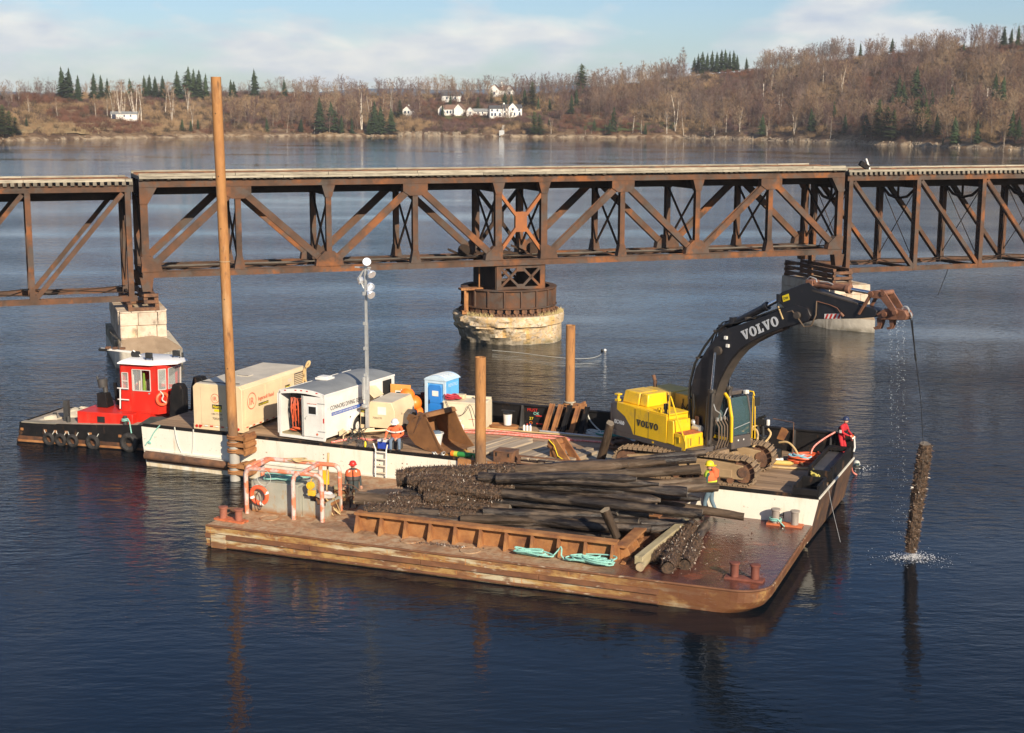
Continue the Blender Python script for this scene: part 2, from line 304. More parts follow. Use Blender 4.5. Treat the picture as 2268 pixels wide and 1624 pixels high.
MT['black'] = M('black_plastic', (0.02, 0.02, 0.02), 3, 0.5)
MT['galv'] = M('galvanised_steel', [(0.45, 0.45, 0.44), (0.60, 0.60, 0.58)], 4, 0.4, metal=0.5)
MT['lamp'] = M('lamp_reflector', (0.78, 0.80, 0.84), 4, 0.2, metal=0.6)
MT['blue'] = M('toilet_blue_plastic', (0.02, 0.20, 0.62), 1, 0.42)
MT['blue_light'] = M('light_blue_plastic', (0.12, 0.42, 0.78), 1, 0.42)
MT['blue_pale'] = M('pale_blue_trim', (0.50, 0.64, 0.76), 1, 0.45)
MT['cooler_blue'] = M('cooler_blue', (0.03, 0.07, 0.42), 2, 0.4)
MT['rope_green'] = M('green_rope_fibre', [(0.16, 0.42, 0.36), (0.34, 0.62, 0.54)], 30, 0.9, bump=0.004, bscale=60)
MT['rope_white'] = M('white_rope_fibre', (0.55, 0.55, 0.50), 30, 0.9)
MT['rope_yellow'] = M('yellow_rope_fibre', (0.50, 0.42, 0.10), 30, 0.9)
MT['rope_red'] = M('red_hose', [(0.70, 0.10, 0.06), (0.85, 0.42, 0.36)], 14, 0.6)
MT['hose_tan'] = M('tan_hose', [(0.48, 0.32, 0.14), (0.60, 0.44, 0.22)], 4, 0.6)
MT['log_wet'] = M('wet_black_timber', [(0.008, 0.007, 0.010), (0.030, 0.024, 0.022), (0.070, 0.052, 0.040)], 2.2, 0.38, spec=.35, bump=0.07, bscale=3.0, stretch=(0.5, 3, 3), vary=0.45,
    layers=[((0.15, 0.11, 0.08), 1.6, (0.6, 2, 2), 0.52, 0.64, 0.8, 0.8)])
MT['log_brown'] = M('brown_timber', [(0.035, 0.024, 0.016), (0.12, 0.08, 0.053)], 2.2, 0.7, spec=.3, bump=0.07, bscale=3.0, stretch=(0.5, 3, 3), vary=0.4, layers=[((0.17, 0.13, 0.095), 1.6, (0.6, 2, 2), 0.56, 0.66, 0.7)])
MT['log_end'] = M('cut_timber_end', [(0.30, 0.23, 0.15), (0.45, 0.34, 0.20)], 6, 0.85, bump=0.01)
MT['log_end_dark'] = M('worn_timber_end', [(0.10, 0.085, 0.07), (0.22, 0.18, 0.14)], 6, 0.85, bump=0.02)
MT['crust'] = M('mussel_crust', [(0.012, 0.008, 0.005), (0.060, 0.035, 0.020), (0.15, 0.085, 0.045)], 12, 0.5, bump=0.05, bscale=26,
    layers=[((0.55, 0.50, 0.44), 26, (1, 1, 1), 0.68, 0.74, 0.8, 0.3), ((0.42, 0.25, 0.09), 7, (1, 1, 1), 0.68, 0.76, 0.6)])
MT['shell'] = M('mussel_shell', [(0.03, 0.02, 0.02), (0.12, 0.075, 0.05), (0.22, 0.15, 0.11)], 12, 0.3)
MT['shell_pale'] = M('pale_shell', (0.65, 0.58, 0.50), 20, 0.25)
MT['sawn'] = M('sawn_timber', [(0.28, 0.23, 0.13), (0.42, 0.35, 0.21)], 1.4, 0.85, bump=0.008, stretch=(0.4, 4, 4), layers=[((0.13, 0.11, 0.08), 1.5, (.5, 2, 2), 0.52, 0.66, 0.6)])
MT['glass'] = M('dark_glass', (0.03, 0.055, 0.06), 1, 0.06, spec=0.9)
MT['screen_dark'] = M('dark_opening', (0.01, 0.01, 0.01), 1, 0.8)
MT['skin'] = M('skin', (0.52, 0.27, 0.18), 8, 0.6)
MT['denim'] = M('denim', (0.13, 0.18, 0.25), 12, 0.9)
MT['ink'] = M('dark_print', (0.035, 0.03, 0.03), 2, 0.6)
MT['ink_red'] = M('orange_red_print', (0.62, 0.17, 0.10), 2, 0.6)
MT['ink_blue'] = M('blue_print', (0.05, 0.12, 0.42), 2, 0.6)
MT['ink_grey'] = M('silver_print', (0.55, 0.57, 0.60), 2, 0.5)
MT['sticker_yellow'] = M('yellow_sticker', (0.78, 0.60, 0.02), 2, 0.5)
# ------------------------------------------------------------------ water
def water():
    m = bpy.data.materials.new('river_water'); m.use_nodes = True; t = m.node_tree; N = t.nodes; Lk = t.links.new; b = N['Principled BSDF']
    b.inputs['Base Color'].default_value = (0.003, 0.007, 0.012, 1); b.inputs['Roughness'].default_value = 0.03
    b.inputs['IOR'].default_value = 1.33; b.inputs['Specular IOR Level'].default_value = 0.36
    tc_ = N.new('ShaderNodeTexCoord'); h = None
    for sc_, st, amp, seed, rz in ((0.42, (1, 1.6, 1), 0.13, 0, 20), (1.5, (0.8, 1.9, 1), 0.085, 3, -12), (4.6, (0.8, 1.7, 1), 0.026, 7, 10), (13, (1, 1.5, 1), 0.004, 5, 0)):
        mp_ = N.new('ShaderNodeMapping'); mp_.inputs['Scale'].default_value = st; mp_.inputs['Location'].default_value = (seed, seed * 2, 0); mp_.inputs['Rotation'].default_value = (0, 0, R(rz))
        nn = N.new('ShaderNodeTexNoise'); nn.inputs['Scale'].default_value = sc_; nn.inputs['Detail'].default_value = 3; nn.inputs['Roughness'].default_value = .5
        Lk(tc_.outputs['Object'], mp_.inputs[0]); Lk(mp_.outputs[0], nn.inputs['Vector'])
        mu = N.new('ShaderNodeMath'); mu.operation = 'MULTIPLY'; mu.inputs[1].default_value = amp; Lk(nn.outputs[0], mu.inputs[0])
        if h is None: h = mu.outputs[0]
        else:
            ad = N.new('ShaderNodeMath'); Lk(h, ad.inputs[0]); Lk(mu.outputs[0], ad.inputs[1]); h = ad.outputs[0]
    # calm and ruffled patches
    pn = N.new('ShaderNodeTexNoise'); pn.inputs['Scale'].default_value = 0.03; pn.inputs['Detail'].default_value = 4; pm_ = N.new('ShaderNodeMapping'); pm_.inputs['Scale'].default_value = (.6, 1.5, 1); pm_.inputs['Rotation'].default_value = (0, 0, .35); Lk(tc_.outputs['Object'], pm_.inputs[0]); Lk(pm_.outputs[0], pn.inputs['Vector'])
    mr = N.new('ShaderNodeMapRange'); mr.inputs[1].default_value = .35; mr.inputs[2].default_value = .65; mr.inputs[3].default_value = .22; mr.inputs[4].default_value = 1.2; Lk(pn.outputs[0], mr.inputs[0])
    # sheltered water on the near side of the barges is calmer
    sx = N.new('ShaderNodeSeparateXYZ'); Lk(tc_.outputs['Object'], sx.inputs[0]); m2 = N.new('ShaderNodeMapRange'); m2.inputs[1].default_value = 44; m2.inputs[2].default_value = 70
    m2.inputs[3].default_value = .40; m2.inputs[4].default_value = 1.0; Lk(sx.outputs[1], m2.inputs[0])
    m3 = N.new('ShaderNodeMapRange'); m3.inputs[1].default_value = 110; m3.inputs[2].default_value = 300; m3.inputs[3].default_value = 1; m3.inputs[4].default_value = .5; Lk(sx.outputs[1], m3.inputs[0])
    m4 = N.new('ShaderNodeMath'); m4.operation = 'MULTIPLY'; Lk(m2.outputs[0], m4.inputs[0]); Lk(m3.outputs[0], m4.inputs[1])
    mm = N.new('ShaderNodeMath'); mm.operation = 'MULTIPLY'; Lk(mr.outputs[0], mm.inputs[0]); Lk(m4.outputs[0], mm.inputs[1])
    bp = N.new('ShaderNodeBump'); bp.inputs['Distance'].default_value = 1.0; Lk(mm.outputs[0], bp.inputs['Strength']); Lk(h, bp.inputs['Height']); Lk(bp.outputs[0], b.inputs['Normal'])
    w = MB(); ys = [-60, 0, 100, 300, 700, 2600]
    for i in range(len(ys) - 1):
        a, c = ys[i], ys[i + 1]; X = 2600
        w.add([(-X, a, 0), (X, a, 0), (X, c, 0), (-X, c, 0)], [(0, 1, 2, 3)])
    tag(w.build('water', m, smooth=False), kind='structure')
water()

# ------------------------------------------------------------------ bridge
BRT = dict(loc=BR.w(0, 0, 0), rz=BR.a)
PL, CL, ZT, ZBm, TW = 5.87, 3.32, 11.6, 5.46, 4.85
S_, D_ = MT['bridge_steel'], MT['dark_steel']
def deck(t, x0, x1, z, planks=True):
    # ties, stringers, guard timbers, rails
    for y in (1.45, 3.4): MB().box(x0, y - .15, z - 1.0, x1, y + .15, z - .02).build('stringer', D_, t)
    tm = MB().box(-.11, -.45, 0, .11, 5.3, .22).mesh('tie', MT['tie'], False)
    n = int((x1 - x0) / .43)
    for i in range(n + 1):
        link('tie', tm, t, loc=(x0 + .12 + (x1 - x0 - .24) * i / n, rnd.uniform(-.06, .06), z + .003))
    gm = [-.25, 4.9]
    for y in gm:
        x = x0
        while x < x1:
            e = min(x + 6, x1); MB().box(x, y - .1, z + .225, e - .03, y + .1, z + .40).build('guard_timber', MT['timber_pale'], t); x = e
    for y in (1.7, 3.15): MB().box(x0, y - .04, z + .225, x1, y + .04, z + .37).build('rail', MT['rust_dark'], t)
    if planks:
        x = x0
        while x < x1:
            e = min(x + 4.5, x1); MB().box(x, -.62, z + .08, e - .02, -.47, z + .22).build('fascia_plank', MT['timber_pale'], t); x = e
        x = x0
        while x < x1:
            e = min(x + 4.5, x1)
            for k in range(3): MB().box(x, -.1 + k * .42, z + .226, e - .02, .26 + k * .42, z + .27).build('walkway_plank', MT['timber_pale'], t)
            x = e
def hbeam(mb, p, q, w, h, up=(0, 1, 0)):
    """two flanges and a web"""
    p, q = Vector(p), Vector(q); d = (q - p).normalized(); u = Vector(up); n_ = d.cross(u).normalized()
    mb.beam(p, q, w * .2, h * .96, up=u)
    for s_ in (-1, 1): mb.beam(p + u * s_ * h * .48, q + u * s_ * h * .48, w, h * .10, up=u)
def truss_member(name, t, p, q, w=.42, h=.38, mat=None): 
    mb = MB(); hbeam(mb, p, q, w, h); return mb.build(name, mat or S_, t)
def lattice_x(t, x, y0, y1, z0, z1, w=.12):
    mb = MB(); mb.beam((x, y0, z0), (x, y1, z1), w, w); mb.beam((x + .1, y0, z1), (x + .1, y1, z0), w, w); mb.build('sway_brace', D_, t)
def swing_span():
    t = thing('swing_span', 'long middle steel truss span of the railway bridge turning on the round pier', 'bridge span', **BRT)
    xs = [-(CL / 2 + PL * i) for i in range(4, -1, -1)] + [CL / 2 + PL * i for i in range(5)]
    X0, X1 = xs[0] - .25, xs[-1] + .25; ztc, zbc = ZT - .225, ZBm + .2
    for y in (0, TW):
        MB().box(X0, y - .24, ZT - .45, X1, y + .24, ZT).box(X0, y - .30, ZT - .46, X1, y + .30, ZT - .40).box(X0, y - .30, ZT - .06, X1, y + .30, ZT).build('top_chord', S_, t)
        mb = MB().box(X0, y - .26, ZBm, X1, y - .20, ZBm + .4).box(X0, y + .20, ZBm, X1, y + .26, ZBm + .4).box(X0, y - .30, ZBm + .38, X1, y - .14, ZBm + .41).box(X0, y + .14, ZBm + .38, X1, y + .30, ZBm + .41)
        k = X0
        while k < X1: mb.box(k, y - .2, ZBm + .33, k + .12, y + .2, ZBm + .37); k += .5
        mb.build('bottom_chord', S_, t)
        for i, x in enumerate(xs):
            truss_member('vertical_post', t, (x, y, ZBm + .3), (x, y, ZT - .4), .46 if i in (4, 5, 0, 9) else .36)
            if i in (1, 3, 6, 8):   # big upper gusset
                MB().prism([(x - .85, ZT - .44), (x + .85, ZT - .44), (x + .85, ZT - .95), (x + .4, ZT - 1.25), (x - .4, ZT - 1.25), (x - .85, ZT - .95)], y - .27, y + .27).build('gusset_plate', S_, t)
            else:
                MB().prism([(x - .45, ZT - .44), (x + .45, ZT - .44), (x + .22, ZT - 1.25), (x - .22, ZT - 1.25)] if i not in (0, 9) else
                           ([(x - .25, ZT - .44), (x + .85, ZT - .44), (x + .25, ZT - 1.5), (x - .25, ZT - 1.5)] if i == 0 else [(x - .85, ZT - .44), (x + .25, ZT - .44), (x + .25, ZT - 1.5), (x - .25, ZT - 1.5)]), y - .26, y + .26).build('gusset_plate', S_, t)
            if i in (0, 2, 4, 5, 7, 9):
                a, b_ = (.3, 1.0) if i in (0, 5) else ((1.0, .3) if i in (4, 9) else (.95, .95))
                MB().prism([(x - a, ZBm + .37), (x + b_, ZBm + .37), (x + b_ * .9, ZBm + .85), (x + .32, ZBm + 1.35), (x - .32, ZBm + 1.35), (x - a * .9, ZBm + .85)], y - .30, y + .30).build('gusset_plate', S_, t)
            else:
                MB().prism([(x - .36, ZBm + .37), (x + .36, ZBm + .37), (x + .2, ZBm + 1.2), (x - .2, ZBm + 1.2)], y - .28, y + .28).build('gusset_plate', S_, t)
        for a, b_, up in ((0, 1, 1), (1, 2, 0), (2, 3, 1), (3, 4, 0), (5, 6, 1), (6, 7, 0), (7, 8, 1), (8, 9, 0)):
            z0, z1 = (ZBm + .6, ZT - .75) if up else (ZT - .75, ZBm + .6)
            o = .45; truss_member('diagonal', t, (xs[a] + o * .6, y, z0), (xs[b_] - o * .6, y, z1), .44, .36)
        # centre X with plate
        mb = MB(); zc = (ZT + ZBm) / 2 - .1
        for sx in (-1, 1):
            mb.beam((sx * (CL / 2 - .1), y - .02, ZT - 1.2), (sx * .3, y, zc + .4), .22, .3, up=(0, 1, 0)); mb.beam((sx * .3, y, zc - .4), (sx * (CL / 2 - .1), y, ZBm + .9), .22, .3, up=(0, 1, 0))
        mb.box(-.42, y - .14, zc - .68, .42, y + .14, zc + .68); mb.build('centre_brace', M('orange_centre_plate', [(0.36, 0.12, 0.03), (0.24, 0.09, 0.04)], 1.0, 0.85, layers=[(RUST_D, 9, (1, 1, 1), 0.64, 0.7, 0.6)]) if y == 0 else D_, t)
    for i, x in enumerate(xs):
        lattice_x(t, x - .05, .2, TW - .2, ZBm + .9, ZT - 1.2)
        MB().box(x - .16, .2, ZT - 1.15, x + .16, TW - .2, ZT - .05).build('floor_beam', D_, t)
        MB().box(x - .15, .2, ZBm + .02, x + .15, TW - .2, ZBm + .3).build('floor_beam', D_, t)
    for i in range(9):
        a, b_ = xs[i], xs[i + 1]; mb = MB(); mb.beam((a, .25, ZBm + .36), (b_, TW - .25, ZBm + .36), .14, .1); mb.beam((a, TW - .25, ZBm + .22), (b_, .25, ZBm + .22), .14, .1); mb.build('lateral_brace', D_, t)
        # catwalk boards along the bottom
        MB().box(a + .1, 2.0, ZBm + .42, b_ - .1, 2.35, ZBm + .47).box(a + .1, 2.42, ZBm + .42, b_ - .3, 2.8, ZBm + .48).build('catwalk_board', MT['tie'], t)
        mb = MB(); mb.tube([(a, .9, ZBm + .55), ((a + b_) / 2, 1.1, ZBm + .5), (b_, .9, ZBm + .56)], .05, 5); mb.build('operating_rod', D_, t)
    # machinery clutter round the centre
    mb = MB()
    for k in range(14):
        x = rnd.uniform(-3.5, 3.0); y = rnd.uniform(1.2, 4.2); z = ZBm + .45 + rnd.uniform(0, .2); mb.beam((x, y, z), (x + rnd.uniform(-1.6, 1.6), y + rnd.uniform(-.6, .6), z + rnd.uniform(0, .7)), .12, .14)
    mb.build('turning_gear', D_, t)['kind'] = 'stuff'
    for gx in (-3.2, 1.9): MB().lathe([(.12, -.1), (.42, -.1), (.42, .1), (.12, .1)], (gx, 2.8, ZBm + .85), 16, axis='y').build('gear_wheel', D_, t)
    for x, sx in ((xs[0], 1), (xs[-1], -1)):
        for y in (0, TW):
            MB().prism([(x - .42, ZBm), (x + .42, ZBm), (x + .28, ZBm - .85), (x - .28, ZBm - .85)], y - .32, y + .32).build('bearing_foot', S_, t)
    deck(t, X0, X1, ZT)
    # turntable box and drum belong to the swinging part
    mb = MB(); W = 1.72
    z0, z1 = 3.78, ZBm - .02
    for x in (-W, W):
        MB().box(x - .12, 0, z0, x + .12, TW, z1).build('box_girder', D_, t)
    def latt(y):
        m_ = MB(); hb = (z0 + z1) / 2
        m_.box(-W, y - .08, z1 - .2, W, y + .08, z1).box(-W, y - .08, z0, W, y + .08, z0 + .18).box(-W - .05, y - .1, z0, -W + .3, y + .1, z1).box(W - .3, y - .1, z0, W + .05, y + .1, z1)
        for s_ in (-1, 1):
            m_.beam((s_ * W * .85, y, z1 - .15), (s_ * .1, y, z0 + .15), .16, .14, up=(0, 1, 0)); m_.beam((s_ * W * .85, y, z0 + .15), (s_ * .1, y, z1 - .15), .16, .14, up=(0, 1, 0))
        m_.box(-.32, y - .1, z1 - .42, .32, y + .1, z1 - .1).box(-.3, y - .1, z0 + .05, .3, y + .1, z0 + .35)
        m_.build('lattice_frame', S_, t)
    latt(0); latt(TW)
    c = (0, TW / 2, 0); 
    d = MB(); d.lathe([(3.15, 2.5), (3.25, 2.5), (3.25, 3.76), (3.15, 3.76)], c, 40, caps=False); d.lathe([(3.4, 3.70), (3.4, 3.78), (2.9, 3.78), (2.9, 3.70)], c, 40, caps=False); d.lathe([(2.9, 2.48), (3.42, 2.48), (3.42, 2.56), (2.9, 2.56)], c, 40, caps=False)
    d.build('drum', S_, t)
    stf = MB().box(3.24, -.05, 2.55, 3.38, .05, 3.71).mesh('stiffener', S_, False)
    for k in range(18):
        a = 2 * PI * k / 18 + .1; link('stiffener', stf, t, loc=(0, TW / 2, 0), rot=(0, 0, a))
    whl = MB(); whl.lathe([(.08, -.1), (.20, -.1), (.20, .1), (.08, .1)], (0, 0, 0), 12, axis='x'); whl.box(-.16, -.05, -.1, -.1, .05, .1); wm = whl.mesh('roller', MT['rust_dark'])
    for k in range(36):
        a = 2 * PI * k / 36; link('roller', wm, t, loc=(3.2 * math.cos(a), TW / 2 + 3.2 * math.sin(a), 2.30), rot=(0, 0, a))
    r_ = MB(); r_.lathe([(2.9, 2.0), (3.45, 2.0), (3.45, 2.1), (2.9, 2.1)], c, 48, caps=False)
    for k in range(100):
        a = 2 * PI * k / 100; r_.box(3.44, -.045, 2.0, 3.55, .045, 2.18); 
        bse = len(r_.v) - 8
        for i in range(bse, len(r_.v)): v = r_.v[i]; r_.v[i] = (v[0] * math.cos(a) - v[1] * math.sin(a), v[0] * math.sin(a) + v[1] * math.cos(a) + TW / 2, v[2])
    r_.build('ring_gear', MT['rust_dark'], t)
    # side bracket with pinion posts at the left of the drum
    mb = MB(); mb.box(-4.0, .9, 3.72, -2.4, 1.6, 3.86).box(-3.75, 1.0, 2.2, -3.6, 1.2, 3.72).box(-3.9, 1.0, 2.05, -3.5, 1.3, 2.3).cyl((-3.45, 1.5, 2.1), (-3.45, 1.5, 3.72), .16).cyl((-2.6, 1.2, 3.86), (-2.6, 1.2, 5.4), .05)
    mb.build('pinion_bracket', MT['rust'], t)
    return t
swing_span()
def approach(label, x0, n, sgn, X0, X1):
    t = thing('approach_span', label, 'bridge span', **BRT); z1, z0 = 11.3, 4.02; p = 5.93
    xs = [x0 + sgn * p * i for i in range(n)]
    for y in (0, TW):
        MB().box(X0, y - .24, z1 - .42, X1, y + .24, z1).box(X0, y - .3, z1 - .05, X1, y + .3, z1).build('top_chord', S_, t)
        mb = MB().box(X0, y - .24, z0, X1, y - .18, z0 + .33).box(X0, y + .18, z0, X1, y + .24, z0 + .33)
        k = X0
        while k < X1: mb.box(k, y - .18, z0 + .28, k + .12, y + .18, z0 + .31); k += .75
        mb.build('bottom_chord', S_, t)
        for i, x in enumerate(xs):
            mb = MB()
            for s_ in (-1, 1): mb.box(x - .17, y + s_ * .22 - .05, z0 + .02, x + .17, y + s_ * .22 + .05, z1 - .4)
            zz = z0 + .3
            while zz < z1 - .6: mb.beam((x - .12, y - .2, zz), (x - .12, y + .2, zz + .3), .06, .03, up=(1, 0, 0)); mb.beam((x + .12, y + .2, zz), (x + .12, y - .2, zz + .3), .06, .03, up=(1, 0, 0)); zz += .32
            mb.build('vertical_post', S_, t)
            if i < n - 1:
                a, b_ = x, xs[i + 1]; m_ = MB()
                for s_ in (-1, 1): m_.beam((a + sgn * .3, y + s_ * .2, z1 - .5), (b_ - sgn * .15, y + s_ * .2, z0 + .3), .28 if s_ < 0 else .24, .07, up=(0, 1, 0))
                m_.build('diagonal', S_, t)
    for i, x in enumerate(xs):
        mb = MB(); mb.tube([(x, .2, z1 - 1.2), (x, TW - .2, z0 + .8)], .035, 5); mb.tube([(x + .05, TW - .2, z1 - 1.2), (x + .05, .2, z0 + .8)], .035, 5); mb.build('sway_rod', D_, t)
        mb = MB().box(x - .14, .2, z1 - 1.05, x + .14, TW - .2, z1 - .1)
        mb.tube([(x, .2, z1 - 1.1), (x, 1.2, z1 - 1.75), (x, 2.4, z1 - 1.95), (x, 3.6, z1 - 1.75), (x, TW - .2, z1 - 1.1)], .11, 6); mb.cyl((x, 2.4, z1 - 1.9), (x, 2.4, z1 - 1.0), .09); mb.build('floor_beam', D_, t)
        MB().box(x - .1, .2, z0 + .02, x + .1, TW - .2, z0 + .25).build('floor_beam', D_, t)
        if i < n - 1:
            b_ = xs[i + 1]; mb = MB(); mb.tube([(x, .25, z0 + .5), (b_, TW - .25, z0 + .42)], .035, 5); mb.tube([(x, TW - .25, z0 + .46), (b_, .25, z0 + .55)], .035, 5); mb.build('lateral_rod', D_, t)
    deck(t, X0, X1, z1, planks=False); return t
la = approach('rusty truss span at the left end with its bottom chord on the stepped stone pier', -26.1, 3, -1, -38.2, -25.75)
ra = approach('rusty truss span with slanting bars to the right of the digger arm and its pier', 25.95, 5, 1, 25.65, 50)
# walk boards on the right span
x = 25.7
while x < 50:
    for k in range(3): MB().box(x, -.1 + k * .42, 11.53, x + 4.4, .26 + k * .42, 11.60).build('walkway_plank', MT['timber_pale'], ra)
    x += 4.45
MB().beam((41, -.4, 11.45), (45.6, -.5, 11.28), .2, .08).build('loose_plank', MT['timber_pale'], ra)
t = thing('track_panel', 'small tilted dark panel on a pale post standing on the right bridge deck', 'sign', **at(BR, 27.9, 1.0, 11.7))
MB().beam((-.45, 0, .45), (.25, 0, .05), .35, .3, up=(0, 1, 0)).build('panel', MT['black_steel'], t); MB().beam((.05, 0, .75), (.45, .05, -.1), .09, .12).build('post', MT['white'], t)
tag(MB().tube([BR.w(36.9, 2.2, 4.3), BR.w(36.6, 2.3, 3.2), BR.w(35.9, 2.2, 1.7)], .03, 5).build('hanging_cable', MT['black']), 'thin loose cable dangling under the right truss span', 'cable')

# ------------------------------------------------------------------ piers
def rough(mb, amp, freq, seed=0, zmin=-9, zmax=99):
    for i, v in enumerate(mb.v):
        p = Vector(v); n_ = noise.noise_vector(p * freq + Vector((seed, 0, 0))); mb.v[i] = tuple(p + Vector((n_.x, n_.y, n_.z * .5)) * amp)
    return mb
def round_pier():
    t = thing('round_pier', 'round crumbling concrete pier carrying the drum of the swing span', 'pier', **at(BR, 0, TW / 2, 0))
    n, mb = 90, MB()
    prof = [(-1.0, 0), (-.5, 0), (-.2, 0), (.05, 0), (.3, 0), (.55, 0), (.8, 0), (1.0, 0), (1.15, 0), (1.28, 0), (1.32, .14), (1.55, .16), (1.75, .16), (1.9, .14), (1.98, .08), (2.0, -.1)]
    for z, dr in prof:
        for k in range(n):
            a = 2 * PI * k / n; r = 3.78 + dr
            # broken underside on the left half
            br = max(0, math.cos(a - R(215))) ** .8; cut = br * max(0, (1.15 - z)) * .62
            r += .10 * noise.noise(Vector((math.cos(a) * 2, math.sin(a) * 2, z * 1.5))) - cut
            if br > .05: r += .34 * br * noise.noise(Vector((a * 6, z * 5, 3))) * (1 if z < 1.6 else .6)
            r += .06 * noise.noise(Vector((a * 14, z * 6, 8)))
            mb.v.append((r * math.cos(a), r * math.sin(a), z))
    for i in range(len(prof) - 1):
        for k in range(n):
            mb.f.append((i * n + k, i * n + (k + 1) % n, (i + 1) * n + (k + 1) % n, (i + 1) * n + k)); a = 360 * k / n
            mb.m.append(1 if (150 < a < 268 and prof[i][0] < .95 - .9 * max(0, (a - 205) / 63)) or (prof[i][0] < -.1) else 0)
    mb.f.append(tuple((len(prof) - 1) * n + k for k in range(n))); mb.m.append(1)
    pm = M('stained_pier_concrete', [(0.36, 0.28, 0.20), (0.60, 0.50, 0.37), (0.55, 0.38, 0.20), (0.50, 0.42, 0.33)], 1.6, 0.9, bump=0.10, bscale=4,
           layers=[((0.62, 0.36, 0.09), 0.9, (1, 1, .25), 0.55, 0.62, 0.7), ((0.16, 0.12, 0.08), 3.4, (1, 1, 2.4), 0.57, 0.64, 0.8), ((0.13, 0.12, 0.06), 1.5, (1, 1, 1), 0.3, 0.6, 0.85, None, 0.5, 0.1)])
    mb.build('concrete_body', [pm, MT['stone_rough']], t)
    g = MB()
    for k in range(260):
        a = R(rnd.choice([rnd.uniform(-75, -15), rnd.uniform(195, 235)])); r = rnd.uniform(3.55, 3.9); h = rnd.uniform(.1, .38); x, y = r * math.cos(a), r * math.sin(a)
        g.add([(x - .02, y, 1.98), (x + .02, y, 1.98), (x + rnd.uniform(-.12, .12), y + rnd.uniform(-.1, .1), 1.98 + h)], [(0, 1, 2)])
    tag(g.build('dry_grass', M('dry_grass_blades', (0.42, 0.33, 0.15), 3, .9), t), kind='stuff')
round_pier()
def stone_pier(label, x0, x1, ya, yb, ztop, base, cribs):
    t = thing('stone_pier', label, 'pier', **BRT)
    # base with cutwater
    b0, b1, yn, zb1 = base; mid = (b0 + b1) / 2
    poly = [(b0, yb + .4), (b0, -1.0), (mid + .4, yn), (b1, -1.2), (b1, yb + .4)]
    mb = MB().prism(poly, -1.5, zb1, 'z'); rough(mb, .05, 1.1); mb.build('base', M('weed_marked_concrete', [(0.50, 0.44, 0.35), (0.62, 0.56, 0.46)], 0.8, .9, bump=0.03, bscale=4, layers=[((0.20, 0.16, 0.12), 2.2, (1, 1, .18), .54, .66, .75), ((0.14, 0.12, 0.08), 1.5, (1, 1, 1), .3, .6, .8, None, 0.4, .05)]), t, fix=True)
    cap = MB().add([(b0, -1.0, zb1), (mid + .4, yn, zb1), (b1, -1.2, zb1), (x1 - .05, ya - .02, zb1 + .75), (x0 + .05, ya - .02, zb1 + .75), (mid + .2, ya - .1, zb1 + .95)],
                   [(0, 1, 5, 4), (1, 2, 3, 5), (5, 3, 4)]); cap.build('cutwater_slope', bpy.data.materials.get('brown_weathered_cap') or M('brown_weathered_cap', [(0.24, 0.17, 0.11), (0.34, 0.25, 0.17)], 1, .9, bump=.02), t, fix=True)
    MB().box(b0, -1.0, zb1, x0 + .02, yb + .3, zb1 + .7, top=(0, 0, .02, 0)).build('shoulder', MT['stone_rough'], t)
    MB().box(x0 + .25, ya + .25, zb1 - .5, x1 - .25, yb - .25, ztop - .05).build('core', MT['stone'], t)
    # masonry blocks on the near end and both long sides
    z = zb1; row = 0; h = .8
    while z < ztop - .02:
        hh = min(h, ztop - z); caprow = z + hh > ztop - .75; o = .07 if caprow else 0
        def blocks(a, b, place):
            x = a; first = True
            while x < b - .02:
                w = rnd.uniform(1.0, 2.1) * (.6 if first and row % 2 else 1); e = min(x + w, b); e = b if b - e < .35 else e; place(x, e); x = e; first = False
        def near(a, e): _blk(a + .006, ya - o - rnd.uniform(0, .03), z + .006, e - .006, ya + .5, z + hh - .006)
        def left(a, e): _blk(x0 - o - rnd.uniform(0, .03), a + .006, z + .006, x0 + .5, e - .006, z + hh - .006)
        def right(a, e): _blk(x1 - .5, a + .006, z + .006, x1 + o + rnd.uniform(0, .03), e - .006, z + hh - .006)
        def _blk(*a):
            m_ = MB().box(*a, top=(rnd.uniform(0, .03),) * 4); m_.build('stone', MT['stone'], t, bevel=.03)
        blocks(x0, x1, near); blocks(ya + .5, yb, left); blocks(ya + .5, yb, right); z += hh; row += 1
    # timber cribbing under the bearings, dark brown with shadow put into the colour
    for (cx, cy0, cy1, cz, lv, L_) in cribs:
        for k in range(lv):
            for j in range(2 if k % 2 else 3):
                y = cy0 + (cy1 - cy0) * j / (1 if k % 2 else 2)
                if k % 2: MB().box(cx - L_ / 2 + j * (L_ - .25), cy0, cz + k * .2 + .003, cx - L_ / 2 + .25 + j * (L_ - .25), cy1, cz + k * .2 + .197).build('crib_timber', MT['rust_dark'], t)
                else: MB().box(cx - L_ / 2, y - .12, cz + k * .2 + .003, cx + L_ / 2, y + .12, cz + k * .2 + .197).build('crib_timber', MT['rust_dark'], t)
    return t
stone_pier('stepped stone pier with a cutwater behind the red tug', -27.0, -24.15, -1.45, 6.2, 3.55, (-27.35, -23.2, -3.4, 1.05), [(-25.5, -1.35, 6.0, 3.56, 2, 1.9), (-25.0, -1.0, 5.6, 3.96, 3, .9)])
stone_pier('pale stone pier right behind the digger arm', 24.2, 27.3, -1.3, 6.2, 3.25, (24.0, 27.5, -3.9, .95), [(25.0, -1.1, 5.9, 3.26, 6, 1.6)])
